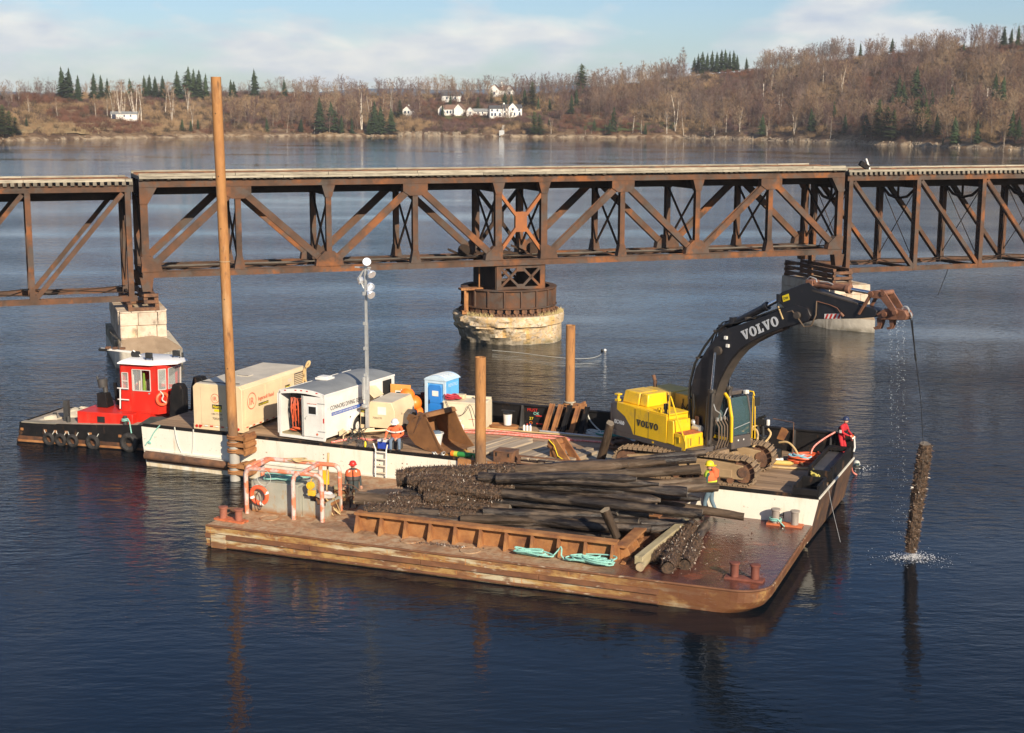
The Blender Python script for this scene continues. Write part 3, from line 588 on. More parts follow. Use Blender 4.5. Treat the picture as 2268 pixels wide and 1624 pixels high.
# ------------------------------------------------------------------ work barge (far, big)
BBL, BBW = 30.75, 7.2
def big_barge():
    t = thing('work_barge', 'long white-sided work barge carrying the yellow digger, trailers and toilet', 'barge', **at(BB, 0, 0, 0))
    mb = MB(); prof = [(0, 1.8), (.05, .9), (.38, -.9), (28.6, -.9), (30.35, .1), (30.7, 1.8)]
    n = len(prof); mb.v = [(x, 0, z) for x, z in prof] + [(x, BBW, z) for x, z in prof]
    mb.f = [tuple(range(n)), tuple(reversed(range(n, 2 * n)))] + [((i + 1) % n, i, n + i, n + (i + 1) % n) for i in range(n)]; mb.m = [0, 1] + [1] * n
    mb.build('hull', [MT['hull_white'], M('dark_hull_end', [(0.05, 0.035, 0.028), (0.12, 0.06, 0.035)], 1.5, .7, bump=.01, layers=[((0.26, 0.13, 0.05), 2.5, (1, 1, .5), .56, .68, .7)])], t, smooth=False, fix=True)
    MB().box(.05, .02, 1.803, 15.9, .11, 1.93).build('deck_edge', MT['black_steel'], t); MB().box(17.95, .02, 1.803, 30.6, .11, 1.93).build('deck_edge', MT['black_steel'], t)
    # deck planks
    L6 = [MB().box(0, 0, 0, l_, .27, .05).mesh('deck_plank', MT['bb_plank'], False) for l_ in (4.9, 5.9, 4.1)]; LL = (4.9, 5.9, 4.1)
    for r_ in range(25):
        x = .25 - (r_ * 1.7) % 3; k = r_
        while x < 29.9:
            i = k % 3; a = max(x, .15)
            if a + LL[i] <= 30.55 and a == x: link('deck_plank', L6[i], t, loc=(x, .13 + r_ * .277, 1.803 + rnd.uniform(0, .006)))
            else:
                e = min(x + LL[i], 30.55)
                if e - a > .3: MB().box(a, .13 + r_ * .277, 1.803, e, .40 + r_ * .277, 1.855).build('deck_plank', MT['bb_plank'], t, smooth=False)
            x += LL[i] + .015; k += 1
    # far bulwark
    MB().box(5.8, BBW - .12, 1.803, 30.65, BBW, 2.78).box(5.8, BBW - .2, 2.78, 30.65, BBW + .03, 2.84).build('far_bulwark', MT['black_steel'], t)
    sm = MB().box(-.04, -.32, 0, .04, 0, .96, top=(0, .2, 0, 0)).mesh('bulwark_stay', MT['grey_dark'], False)
    for k in range(16): link('bulwark_stay', sm, t, loc=(6.5 + k * 1.55, BBW - .12, 1.86))
    # bow bulwark pieces
    MB().box(29.75, 2.5, 1.86, 30.68, 6.4, 2.02).box(29.75, 2.5, 2.02, 29.82, 6.4, 2.42).box(30.6, 2.5, 2.02, 30.68, 6.4, 2.46).box(29.82, 2.5, 2.02, 30.6, 2.58, 2.3).box(29.82, 6.1, 2.30, 30.6, 6.4, 2.44).build('bow_bulwark', MT['black_steel'], t)
    MB().box(29.83, 2.6, 2.025, 30.59, 6.08, 2.25, top=(0, 0, 0, 0)).build('bow_panel', MT['grey_dark'], t)
    MB().box(29.7, .12, 1.86, 29.78, 1.5, 2.25).box(29.7, .02, 1.86, 30.68, .12, 2.15).box(29.78, 1.42, 1.86, 30.68, 1.5, 2.3).box(30.58, .12, 1.86, 30.68, 1.42, 2.3).box(29.79, .13, 1.86, 30.57, 1.41, 1.89).build('bow_bulwark', MT['black_steel'], t)
    MB().box(30.69, .02, 1.82, 30.74, 7.0, 1.89).build('bow_edge', MT['hull_white'], t)
    # timber fender along the left part of the near side
    mb = MB(); mb.cyl((.35, -.2, .55), (4.75, -.16, .50), .20, .17, 12); mb.box(.3, -.12, .25, 4.7, -.001, .38); mb.build('fender_timber', MT['rust_dark'], t)
    MB().box(.2, -.06, .72, 15.5, -.001, .80).build('rubbing_strake', MT['hull_white'], t)
    # far side spud guide and near ones
    def guide(x, y, zs, s_):
        mb = MB()
        for z in zs:
            mb.torus((x, y, z), .27, .05, n=20, k=6); mb.torus((x, y, z - .09), .29, .03, n=20, k=6)
            mb.box(x + .22, min(y - .2, 0) if s_ < 0 else BBW, z - .14, x + .75, max(y + .2, 0) - .001 if s_ < 0 else y + .2, z + .03)
            mb.box(x + .62, min(y - .2, 0) if s_ < 0 else BBW, z - .2, x + .70, (max(y + .2, 0) - .001) if s_ < 0 else y + .2, z + .14)
        mb.build('spud_guide', MT['rust'], t)
    guide(5.4, -.62, (2.0, 1.7, 1.4, .75, .45), -1)
    mb = MB().box(15.95, -.14, .9, 17.9, -.001, 1.93).box(16.3, -.6, 1.15, 17.85, -.14, 1.35).box(16.2, -.62, 1.15, 16.3, -.14, 1.6).box(17.75, -.62, 1.0, 17.85, -.14, 1.75)
    mb.torus((17.05, -.3, 1.62), .3, .05).torus((17.05, -.3, 1.4), .3, .05); mb.build('spud_guide', MT['rust'], t)
    guide(17.8, 7.75, (2.9, 2.6, 1.9), 1)
    # rust dribbles come with the paint; draught marks and bolts
    bm_ = MB()
    for x in (9.5, 12.0, 13.3, 14.9):
        for dx, dz in ((0, 0), (.22, 0), (0, .16), (.22, .16)): bm_.box(x + dx, -.012, 1.25 + dz, x + dx + .05, -.001, 1.29 + dz)
    tag(bm_.build('bolt_head', MT['rust_dark'], t), kind='stuff')
    text('painted_mark', 'H', .34, MT['ink'], t, (29.2, -.012, .95), (PI / 2, 0, 0), .004)
    # painted notes on the inside of the bulwark
    for s_, c, z, x in (('MUST', 'red', 2.55, 16.0), ('37', 'sticker_yellow', 2.15, 16.1), ('OK', 'rope_green', 2.4, 16.3), ('O', 'orange', 1.95, 16.1)):
        text('painted_mark', s_, .2, MT[c], t, (x, BBW - .135, z), (PI / 2, 0, 0), .004)
    for x, z in ((16.42, 2.34), (16.45, 1.98)): MB().box(x, BBW - .13, z, x + .3, BBW - .121, z + .05).build('painted_mark', MT['red'], t)
    return t
big_barge()
# spuds
def spud(label, x, y, z0, z1, r, grey=None, lean=0, fr=BB):
    p = fr.w(x, y, 0); t = thing('spud_pile', label, 'steel pile', (p.x, p.y, 0), 0)
    e = Vector((lean, 0, 0)); mb = MB(); zb = grey if grey else z0
    def cx(z): return e.x * (z - 0) / (z1 if z1 else 1)
    mb.lathe([(r, zb), (r, z1), (r - .02, z1), (r - .02, z1 - .6)], (0, 0, 0), 22, caps=False)
    for i, v in enumerate(mb.v): mb.v[i] = (v[0] + cx(v[2]), v[1], v[2])
    mb.add([(r * .95 * math.cos(2 * PI * k / 16) + cx(z1 - .6), r * .95 * math.sin(2 * PI * k / 16), z1 - .5) for k in range(16)], [tuple(range(16))], 1)
    mb.build('pipe', [MT['spud'], MT['screen_dark']], t)
    if grey:
        MB().cyl((0, 0, z0), (0, 0, grey), r + .012, r + .012, 22).build('sleeve', MT['spud_grey'], t)
    if z1 > 10:
        for z in (9.6,): MB().torus((cx(z), 0, z), r + .002, .018, n=22, k=5).build('weld_seam', MT['log_end'], t)
        hl = MB()
        for z in (15.8, 13.2, 8.0, 5.0, 11): a = Vector((cx(z) - .05, -r, z)); hl.cyl(a + Vector((0, .03, 0)), a + Vector((0, -.004, 0)), .025, n=8)
        hl.build('lug_hole', MT['screen_dark'], t)
    return t
spud('very tall rusty steel pile standing at the left end of the white barge', 5.4, -.62, -3, 17.3, .215, 1.75, lean=-.28)
spud('shorter rusty pile standing at the near edge in front of the cream tank', 17.05, -.3, -3, 6.25, .22)
spud('rusty pile at the far edge of the work barge left of the digger', 17.8, 7.75, -3, 6.5, .21)

# ------------------------------------------------------------------ near deck barge
NBL, NBW = 20.95, 8.75
def near_barge():
    t = thing('deck_barge', 'rusty low deck barge loaded with black timber piles in the foreground', 'barge', **at(NB, 0, 0, 0))
    # plan outline with a rounded near right corner, raked ends
    def outline(z, inset=0, rake=0):
        pts = [(0 + rake * .15, 0 + inset), (19.8 - rake, 0 + inset)]
        for k in range(1, 9):
            a = -PI / 2 + (PI / 2) * k / 8; pts.append((19.8 - rake + 1.12 * math.cos(a), 1.12 + 1.12 * math.sin(a) + inset))
        pts += [(20.95 - rake, 8.3), (20.6 - rake, NBW), (0 + rake * .15, NBW)]
        return pts
    lv = [(ZN, 0, 0), (.40, 0, .04), (.16, 0, .22), (-.05, .02, .6), (-.6, .08, 1.8)]
    mb = MB(); n = len(outline(0))
    for z, ins, rk in lv: mb.v += [(x, y, z) for x, y in outline(z, ins, rk)]
    for i in range(len(lv) - 1):
        for k in range(n): mb.f.append((i * n + (k + 1) % n, i * n + k, (i + 1) * n + k, (i + 1) * n + (k + 1) % n)); mb.m.append(0)
    mb.build('hull', [MT['nb_side'], MT['nb_rub']], t, smooth=False, fix=True)
    for z0_, z1_, d_ in ((.36, .52, .09), (.05, .12, .05)):
        x_ = .02
        while x_ < 17.3: e_ = min(x_ + 4.4, 17.4); MB().box(x_, -d_, z0_, e_ - .02, .004, z1_, top=(0, .03, 0, 0)).build('rubbing_strake', MT['nb_rub'], t, smooth=False); x_ = e_
    d = MB(); o = outline(0); d.v = [(x, y, ZN + .001) for x, y in o]; d.f = [tuple(range(n))]; d.m = [0]; d.prism(o, ZN - .05, ZN, 'z', 0) if False else None
    d.build('deck', MT['nb_deck'], t, smooth=False, fix=True)
    MB().tube([(.02, .02, ZN - .01)] + [(x, y + .01, ZN - .01) for x, y in outline(0)[1:10]] + [(20.93, 8.2, ZN - .01)], .045, 6).build('deck_rim', MT['nb_rub'], t)
    for x, y in ((1.75, 1.65), (10.35, .75), (7.9, 1.05)):
        MB().cyl((x, y, ZN), (x, y, ZN + .025), .36, n=24).torus((x, y, ZN + .02), .36, .02, n=24, k=5).build('hatch_cover', MT['nb_deck'], t)
    MB().box(.28, -.1, .0, .9, -.03, .52).build('number_plate', MT['nb_side'], t)
    # crib wall with ribs, along the front and turning at the right end
    wy = 1.55; mb = MB(); X0, X1 = 5.55, 15.45; zt = ZN + .74
    MB().box(X0, wy, ZN + .002, X1, wy + .06, zt - .06).build('wall_plate', MT['rust'], t)
    MB().box(X0 - .03, wy - .24, zt - .05, X1 + .05, wy + .12, zt).box(X0 - .03, wy - .26, zt - .10, X1 + .05, wy - .235, zt - .001).build('wall_top', MT['rust'], t)
    rm = MB(); rm.prism([(-.42, 0), (0.0, 0), (0, .68), (-.20, .68)], -.02, .02, 'x'); rm.prism([(-.44, 0), (-.40, 0), (-.20, .64), (-.235, .64)], -.05, .05, 'x'); rmm = rm.mesh('rib', MT['rust'], False)
    for k in range(11): link('rib', rmm, t, loc=(X0 + .08 + (X1 - X0 - .16) * k / 10, wy, ZN + .002))
    # right return of the wall
    MB().box(X1 - .02, wy + .13, ZN + .002, X1 + .04, 6.8, zt - .3).box(X1 - .1, wy + .13, zt - .3, X1 + .32, 6.8, zt - .22).build('wall_return', MT['rust'], t)
    for k in range(3): MB().box(X1 + .05, wy + .3 + k * .55, ZN + .002, X1 + .45, wy + .38 + k * .55, zt - .3, top=(0, 0, .2, 0)).build('rib', MT['rust'], t)
    MB().box(X0 - .05, wy + .13, ZN + .002, X0 + .01, 5.2, zt - .2).build('wall_return', MT['rust'], t)
    return t
near_barge()
def bitts(label, x, y, deg, top, h=.55, gap=.72, pl='orange_steel', r=.14):
    t = thing('mooring_bitts', label, 'bollards', **at(NB, x, y, ZN + .002, deg), group='pairs of bitts on the deck barge')
    MB().box(-.3, -.2, 0, gap + .3, .2, .07).build('base_plate', MT[pl], t)
    for k in (0, gap): MB().lathe([(r, .07), (r, h), (r + .04, h), (r + .04, h + .05), (r, h + .06)], (k, 0, 0), 16).build('bollard', MT[top], t)
bitts('pair of bitts on an orange plate at the left end of the rusty barge', .22, .88, -6, 'bitt', .45)
bitts('pair of pale bitts with green rope at the far right corner of the rusty barge', 19.6, 8.05, 0, 'bitt_grey')
bitts('pair of dark red bitts at the rounded near right corner of the rusty barge', 19.6, 1.25, 0, 'bitt_red', .5, .68, 'bitt_red')
tag(MB().tube([NB.w(19.6 + .22 * math.cos(a), 8.05 + .2 * math.sin(a), ZN + .14 + .01 * a) for a in [k * .5 for k in range(24)]] + [NB.w(20.0, 7.75, ZN + .03)], .028, 5).build('mooring_rope', MT['rope_green']), 'short green rope wound on the pale far right bitts', 'rope')

# guard frame of bent orange pipe over the grey locker
def pipe_frame():
    t = thing('pipe_guard_frame', 'orange bent pipe frame standing over the grey locker on the rusty barge', 'pipe frame', **at(NB, 0, 0, ZN))
    H, r = 1.78, .085
    def bend(a, b, h, rr=.28):
        a, b = Vector(a), Vector(b); d = (b - a).normalized(); pts = [a]
        for k in range(7): th = PI / 2 * k / 6; pts.append(a + Vector((0, 0, h - rr)) + d * rr * (1 - math.cos(th)) + Vector((0, 0, rr * math.sin(th))))
        for k in range(7): th = PI / 2 * k / 6; pts.append(b + Vector((0, 0, h - rr)) - d * rr * (1 - math.sin(th)) + Vector((0, 0, rr * math.cos(th))))
        pts.append(b); return pts
    MB().tube(bend((.58, 1.95, 0), (3.82, 1.98, 0), H), r, 12).build('hoop', MT['orange_faded'], t)
    MB().tube([(2.66, 1.88, 0), (2.66, 1.88, H - .33), (2.70, 1.9, H - .12), (2.82, 1.93, H - .02)], r, 12).build('post', MT['orange_faded'], t)
    MB().tube(bend((.36, 3.5, 0), (3.70, 3.62, 0), H), r, 12).build('hoop', MT['orange_faded'], t)
    MB().tube([(.85, 1.98, H), (.7, 3.5, H)], r, 12).build('cross_pipe', MT['orange_faded'], t); MB().tube([(2.95, 1.98, H), (2.85, 3.55, H)], r, 12).build('cross_pipe', MT['orange_faded'], t)
    MB().tube([(2.9, 3.55, 0), (2.9, 3.55, H - .05)], r, 12).build('post', MT['orange_faded'], t)
    MB().tube([(.40, 2.2, 0), (.40, 2.2, H - .3), (.45, 2.3, H - .08), (.52, 2.6, H), (.58, 3.2, H)], r, 12).build('post', MT['orange_faded'], t)
pipe_frame()
def locker():
    t = thing('grey_locker', 'grey rust-stained steel deck locker behind the orange pipe frame', 'locker', **at(NB, .62, 2.25, ZN + .002))
    MB().box(0, 0, 0, 2.0, 1.25, 1.22).build('body', MT['locker'], t, bevel=.015)
    MB().box(2.0, 0, 0, 2.12, 1.25, 1.15).build('end_frame', MT['locker'], t)
    MB().prism([(2.14, 0), (3.15, 0), (3.15, .5), (2.75, .5), (2.75, .62), (2.45, .62), (2.45, .78), (2.14, .78)], .12, .18, 'y').build('cut_plate', MT['locker'], t)
    MB().box(3.1, .18, 0, 3.17, 1.25, .62).build('side_plate', MT['locker'], t)
    return t
locker()
def coil(cx, cy, cz, Rr, turns, r, jit=.12, sx=1.0, sy=1.0, seed=0, lift=.02):
    q = random.Random(seed); pts = []; n = int(turns * 12); ph = q.uniform(0, 6)
    for k in range(n):
        a = ph + 2 * PI * k / 12; rr = Rr * (.78 + jit * 1.5 * math.sin(k * .17 + seed) + jit * math.sin(k * .41 + 2 * seed))
        pts.append(Vector((cx + rr * sx * math.cos(a) + jit * 1.6 * Rr * math.sin(k * .23 + seed * 3), cy + rr * sy * math.sin(a + .5 * math.sin(k * .09)) + jit * Rr * math.sin(k * .31), cz + r + lift * k / 12 + r * 1.3 * (1 + math.sin(k * .83 + seed)))))
    return pts
def rope(name, label, pts, r, mat, cat='rope', n=5, group=None): return tag(MB().tube(soft(pts, 2) if len(pts) < 16 and not isinstance(r, list) else (soft(pts, 1) if not isinstance(r, list) else pts), r, n).build(name, MT[mat] if isinstance(mat, str) else mat), label, cat, group)
rope('green_rope', 'tangle of green rope heaped on top of the grey locker', [NB.w(p.x, p.y, p.z) for p in coil(1.8, 2.9, ZN + 1.24, .42, 9, .03, .3, 1.6, .9, 4)], .03, 'rope_green')
t = thing('life_ring', 'orange life ring with white bands hanging on the grey locker', 'lifebuoy', **at(NB, 1.05, 2.1, ZN + .72))
MB().torus((0, 0, 0), .33, .085, (0, 1, .12), 28, 8).build('ring', MT['orange_faded'] if False else M('lifebuoy_orange', (0.80, 0.13, 0.05), 3, .5), t)
for a in (20, 110, 200, 290):
    a = R(a); c = Vector((.33 * math.cos(a), 0, .33 * math.sin(a))); d = Vector((-math.sin(a), 0, math.cos(a)))
    MB().cyl(c - d * .045, c + d * .045, .095, n=10).build('white_band', MT['white'], t)
rope('black_cable', 'black looped cable hanging through the orange life ring', [NB.w(1.08 + .13 * math.cos(a) * (1 + .15 * math.sin(3 * a)), 2.02, ZN + .52 + .36 * math.sin(a)) for a in [2 * PI * k / 14 for k in range(30)]], .014, 'black', 'cable')
rope('thin_wire', 'thin pale wire loop hanging from the orange pipe frame above the life ring', [NB.w(1.42 + .3 * math.cos(a), 1.86, ZN + 1.5 + .3 * math.sin(a)) for a in [2 * PI * k / 20 for k in range(21)]], .009, 'rope_white', 'wire')
def machine():
    t = thing('deck_engine', 'greasy brown engine with a cloth on top beside the grey locker', 'engine', **at(NB, 3.35, 2.9, ZN))
    q = random.Random(3)
    MB().box(-.3, -.15, .02, .45, .5, .45).build('block', MT['rust_dark'], t, bevel=.03)
    MB().cyl((-.35, .1, .55), (.4, .15, .55), .22, n=16).build('drum', MT['rust_dark'], t)
    MB().box(-.2, -.2, .45, .5, .4, .55).cyl((.2, 0, .5), (.2, 0, .95), .05).build('cover_plate', MT['rust'], t)
    mb = MB(); 
    for k in range(6): mb.tube([(q.uniform(-.4, .5), q.uniform(-.3, .4), .1), (q.uniform(-.4, .6), q.uniform(-.3, .4), .7), (q.uniform(.2, .7), q.uniform(-.2, .4), .05)], .022, 5)
    mb.build('hose', MT['hose_tan'], t)
    c = MB(); c.ball((.1, .05, .74), .3, 14, (1.35, .9, .36)); rough(c, .10, 5, 2); c.build('cloth', M('pale_cloth', (0.42, 0.38, 0.34), 4, .9), t)
    c = MB(); c.ball((.2, 0, .86), .17, 12, (1.3, .8, .5)); rough(c, .07, 7, 5); c.build('rag', M('white_rag', (0.62, 0.55, 0.56), 6, .9), t)
    b_ = MB(); b_.tube([(.7 + .5 * math.cos(a), .8, .55 + .5 * math.sin(a)) for a in [2 * PI * k / 24 for k in range(24)]], .02, 5, closed=True)
    for k in range(6): a = PI * k / 6; b_.tube([(.7 + .5 * math.cos(a), .8, .55 + .5 * math.sin(a)), (.7 - .5 * math.cos(a), .8, .55 - .5 * math.sin(a))], .012, 4)
    b_.build('wire_wheel', MT['rust_dark'], t)
machine()
t = thing('warning_light', 'yellow round warning lamp hanging by a yellow box on the orange pipe frame', 'lamp', **at(NB, 3.28, 2.1, ZN + 1.32))
MB().cyl((0, -.06, 0), (0, .06, 0), .15, n=18).cyl((0, -.08, 0), (0, -.06, 0), .1, n=18).build('lens', MT['yellow'], t); MB().box(-.09, -.09, -.38, .2, .06, -.17).build('battery_box', MT['yellow'], t, bevel=.02); MB().tube([(0, 0, .1), (.05, .05, .35)], .012, 5).build('strap', MT['yellow'], t)
t = thing('shovel', 'wooden shaft of a yellow tool standing up behind the orange pipe frame', 'tool', **at(NB, 2.95, 3.9, ZN))
MB().cyl((0, 0, .5), (.12, 0, 2.15), .03, .05, 8).build('shaft', MT['hose_tan'], t); MB().box(-.22, -.03, .9, .12, .03, 1.45, rot=(8, 0, 0)).build('blade', MT['yellow'], t)
rope('brown_hose', 'brown hoses draped over the orange pipe frame behind the locker', [NB.w(p.x, p.y, p.z) for p in coil(2.0, 3.5, ZN + 1.75, .35, 2.4, .035, .2, 1.9, .5, 8)], .035, 'hose_tan', 'hose')
t = thing('stacked_boards', 'small stack of rope and boards behind the orange pipe frame', 'boards', **at(NB, 3.3, 4.6, ZN))
for k in range(5): MB().box(-.35 + rnd.uniform(-.05, .05), -.2, k * .14 + .02, .4, .25, k * .14 + .13).build('board', MT['rust' if k % 2 else 'sawn'], t)
rope('wet_rope_heap', 'rope heap hanging at the left end of the rusty barge behind the bitts', [NB.w(p.x, p.y, p.z) for p in coil(.25, 1.7, ZN + .02, .25, 4, .04, .3, 1, 1, 11)], .04, 'rust_dark')
# green rope heaps on the near edge
q = random.Random(5)
pts = [NB.w(p.x, p.y, p.z) for p in coil(14.75, .92, ZN + .02, .32, 15, .03, .34, 1.8, .75, 21, .012)]
rope('green_rope', 'larger heap of pale green rope beside the right end of the ribbed wall', pts, .028, 'rope_green')
pts = [NB.w(12.0, .98, ZN + .06)] + [NB.w(p.x, p.y, p.z) for p in coil(12.55, .95, ZN + .02, .22, 9, .03, .34, 2.2, .6, 23, .015)] + [NB.w(13.3, .85, ZN + .05), NB.w(13.5, 1.05, ZN + .3), NB.w(13.65, 1.0, ZN + .5), NB.w(13.7, .8, ZN + .1), NB.w(14.1, .9, ZN + .05)]
rope('green_rope', 'smaller trailing length of green rope in front of the ribbed wall', pts, .028, 'rope_green')
# shells and mud lying on the deck
def litter(label, n, f, mat, s0, s1, seed):
    q = random.Random(seed); mb = MB()
    for k in range(n):
        x, y = f(q); s_ = q.uniform(s0, s1); a = q.uniform(0, 6); c = NB.w(x, y, ZN + .004)
        pts = [c + Vector((math.cos(a + b_) * s_ * q.uniform(.6, 1.2), math.sin(a + b_) * s_ * q.uniform(.6, 1.2), 0)) for b_ in (0, 2.1, 4.2)]
        mb.add(pts + [c + Vector((0, 0, s_ * q.uniform(.4, 1)))], [(0, 1, 3), (1, 2, 3), (2, 0, 3)])
    return tag(mb.build('shell_litter', mat, smooth=False), label, 'shells', kind='stuff')
litter('brown shell litter on the deck', 260, lambda q: (9.3 + q.gauss(0, .5), 1.02 + q.gauss(0, .07)), MT['shell'], .02, .06, 1)
litter('dark mud crumbs on the wet deck', 150, lambda q: (q.uniform(16.5, 20.5), q.uniform(.8, 8)), MT['shell'], .015, .05, 2)
litter('pale shell chips', 26, lambda q: (17.8 + q.gauss(0, .7), 3.2 + q.gauss(0, 1.6)), MT['shell_pale'], .01, .025, 3)
# ladder against the white hull
t = thing('hull_ladder', 'white ladder against the white hull left of the mussel-covered piles', 'ladder', **at(BB, 12.15, -.16, ZN + .05))
for x in (0, .5): MB().tube([(x, -.05, -.1), (x, 0, 1.1), (x + (.05 if x else -.12), .02, 1.35)], .03, 6).build('rail', MT['white'], t)
for k in range(4): MB().box(.0, -.05, .1 + k * .3, .5, .02, .14 + k * .3).build('rung', MT['hull_white'], t)
# ropes on the white hull
rope('hull_rope', 'grey-green rope hanging in a long loop on the left part of the white hull', [BB.w(x, -.03, z) for x, z in ((1.85, 1.95), (1.9, 1.5), (2.05, 1.0), (2.3, .62), (2.6, .55), (2.78, .9), (2.84, 1.4), (2.86, 1.93))], .03, 'rope_white')
rope('hull_rope', 'green rope with a knot hanging at the left corner of the white hull', [BB.w(x, -.04, z) for x, z in ((1.05, 1.95), (.7, 1.6), (.5, 1.25), (.35, 1.1), (.55, 1.05), (.4, 1.2), (.2, .95))], .032, 'rope_green')

# ------------------------------------------------------------------ timber piles
def log(label, p, q_, r0, r1, mat='log_wet', crust=None, point=0, group='timber piles heaped on the rusty barge', bend=.13, endm='log_end_dark', name='timber_pile'):
    p, q_ = Vector(p), Vector(q_); Ln = (q_ - p).length; d = (q_ - p) / Ln; up = Vector((0, 0, 1)) if abs(d.z) < .9 else Vector((1, 0, 0)); a = d.cross(up).normalized(); b = a.cross(d)
    sd_ = rnd.uniform(0, 99); n = 12; K = max(8, int(Ln / .22)); mb = MB()
    for i in range(K + 1):
        f = i / K; r = r0 + (r1 - r0) * f; x = f * Ln
        if point and f > 1 - point: r *= max(.42, 1 - (f - 1 + point) / point * .75)
        off = a * (math.sin(f * PI) * bend * math.sin(sd_)) + b * (math.sin(f * PI * 1.3) * bend * .4 * math.cos(sd_))
        for k in range(n):
            th = 2 * PI * k / n; rr = r * (1 + .20 * noise.noise(Vector((x * .8, math.cos(th) * .8 + sd_, math.sin(th) * .8))) + .10 * noise.noise(Vector((x * 3, math.cos(th) * 2 + sd_, math.sin(th) * 2))))
            c = off + a * math.cos(th) * rr + b * math.sin(th) * rr
            mb.v.append((x + (.05 * noise.noise(Vector((th, sd_, 1))) if i == K else 0), c.dot(a), c.dot(b)))
    for i in range(K):
        for k in range(n): mb.f.append((i * n + k, i * n + (k + 1) % n, (i + 1) * n + (k + 1) % n, (i + 1) * n + k)); mb.m.append(0)
    mb.f.append(tuple(reversed(range(n)))); mb.f.append(tuple(K * n + k for k in range(n))); mb.m += [1, 1]
    o = mb.build(name, [MT[mat], MT[endm]]); o.matrix_world = Matrix(((d.x, a.x, b.x, p.x), (d.y, a.y, b.y, p.y), (d.z, a.z, b.z, p.z), (0, 0, 0, 1)))
    tag(o, label, 'timber pile', group)
    if crust:
        for (c0, c1, th_) in crust:
            q = random.Random(int(sd_ * 10)); x0, x1 = c0 * Ln, c1 * Ln; cm = MB(); kk = max(4, int((x1 - x0) / .09)); nn = 20
            for i in range(kk + 1):
                x = x0 + (x1 - x0) * i / kk; f = x / Ln; r = r0 + (r1 - r0) * f; ed = min(1, i / 4, (kk - i) / 5); off = math.sin(f * PI) * bend * math.sin(sd_)
                for k in range(nn):
                    t2 = 2 * PI * k / nn; rr = r + .01 + ed * th_ * .72 * (.45 + .75 * abs(noise.noise(Vector((x * 2.6, math.cos(t2) * 1.4 + sd_, math.sin(t2) * 1.4)))) + .55 * noise.noise(Vector((x * 11, math.cos(t2) * 5, math.sin(t2) * 5 + sd_))))
                    cm.v.append((x, off + math.cos(t2) * rr, math.sin(t2) * rr))
            for i in range(kk):
                for k in range(nn): cm.f.append((i * nn + k, i * nn + (k + 1) % nn, (i + 1) * nn + (k + 1) % nn, (i + 1) * nn + k)); cm.m.append(0)
            nb = len(cm.v)
            for k in range(int((x1 - x0) * 420)):
                v = Vector(cm.v[q.randrange(nb)]); rad = Vector((0, v.y, v.z)).normalized(); s_ = q.uniform(.02, .055); j = Vector((q.uniform(-1, 1), q.uniform(-1, 1), q.uniform(-1, 1))) * s_
                j2 = Vector((q.uniform(-1, 1), q.uniform(-1, 1), q.uniform(-1, 1))) * s_; w_ = v + rad * s_ * q.uniform(.6, 1.8)
                cm.add([v + j * .5, v - j * .5, w_ + j2, ], [(0, 1, 2)], 2 if q.random() < .10 else 1)
                cm.add([v + j2 * .5, v - j2 * .4, w_ + j * .6], [(0, 1, 2)], 1)
            tag(cm.build('mussel_crust', [MT['crust'], MT['shell'], MT['shell_pale']], o, smooth=False), kind='stuff')
    return o
def lp(label, xl, yl, zl, xr, yr, zr, r0, r1=None, **k): return log(label, P(xl, yl, zl), P(xr, yr, zr), r0, r1 or r0 * .85, **k)
fill = 'plain wet timber pile buried inside the heap on the rusty barge'
# hidden and half hidden fillers in rows under the heap
for k in range(9):
    y = 2.0 + k * .48; p, q_ = NB.w(5.7 + rnd.uniform(-.2, .5), y, ZN + .22), NB.w(14.9 - rnd.uniform(0, .8), y + .3, ZN + .2); log(fill, p, q_, .21, .17)
for k in range(8):
    y = 2.9 + k * .5; p, q_ = NB.w(5.9 + rnd.uniform(-.2, .7), y - .2, ZN + .6), NB.w(14.6 + rnd.uniform(-1, 1.2), y + .5, ZN + .58); log(fill, p, q_, .21, .17, crust=[(0, .28, .07)] if k % 2 == 0 else None)
for k in range(7):
    y = 3.6 + k * .5; p, q_ = NB.w(6.2 + rnd.uniform(-.2, .7), y - .3, ZN + .97), NB.w(14.4 + rnd.uniform(-1, 1.2), y + .7, ZN + .98); log(fill, p, q_, .2, .17)
lp('lowest timber pile along the top of the ribbed wall', 815, 1141, 1.42, 1440, 1172, 1.25, .14, .13)
lp('timber pile with patchy mussels, second from the ribbed wall', 808, 1128, 1.55, 1434, 1158, 1.35, .19, .17, crust=[(.0, .18, .06), (.27, .40, .06)])
lp('grey smooth timber pile just behind the ribbed wall', 1020, 1150, 1.42, 1470, 1170, 1.2, .16, .16, mat='log_brown')
lp('timber pile ending above the short leaning post', 1070, 1133, 1.62, 1437, 1142, 1.55, .18, .18)
lp('thick brown pile jutting out left in front of the man in the orange vest', 790, 1104, 1.55, 1130, 1130, 1.6, .26, .2, mat='log_brown', crust=[(.22, .9, .10)])
lp('brown timber pile with a swollen middle under the long top pile', 940, 1100, 1.85, 1455, 1122, 1.75, .22, .16, mat='log_brown', crust=[(0, .25, .1)])
lp('longest straight black pile lying diagonally across the top of the heap', 935, 1075, 2.2, 1556, 1137, 2.0, .21, .17, crust=[(0, .30, .1)])
lp('black timber pile with a torn grey end behind the long top pile', 905, 1064, 2.3, 1406, 1088, 2.35, .2, .19, point=.06, crust=[(0, .34, .12)])
lp('glossy black pile ending beside the worker in the yellow helmet', 1100, 1060, 2.55, 1522, 1088, 2.5, .19, .19)
lp('thin bluish black pile above the glossy black pile', 1060, 1056, 2.6, 1460, 1072, 2.75, .17, .14, point=.12)
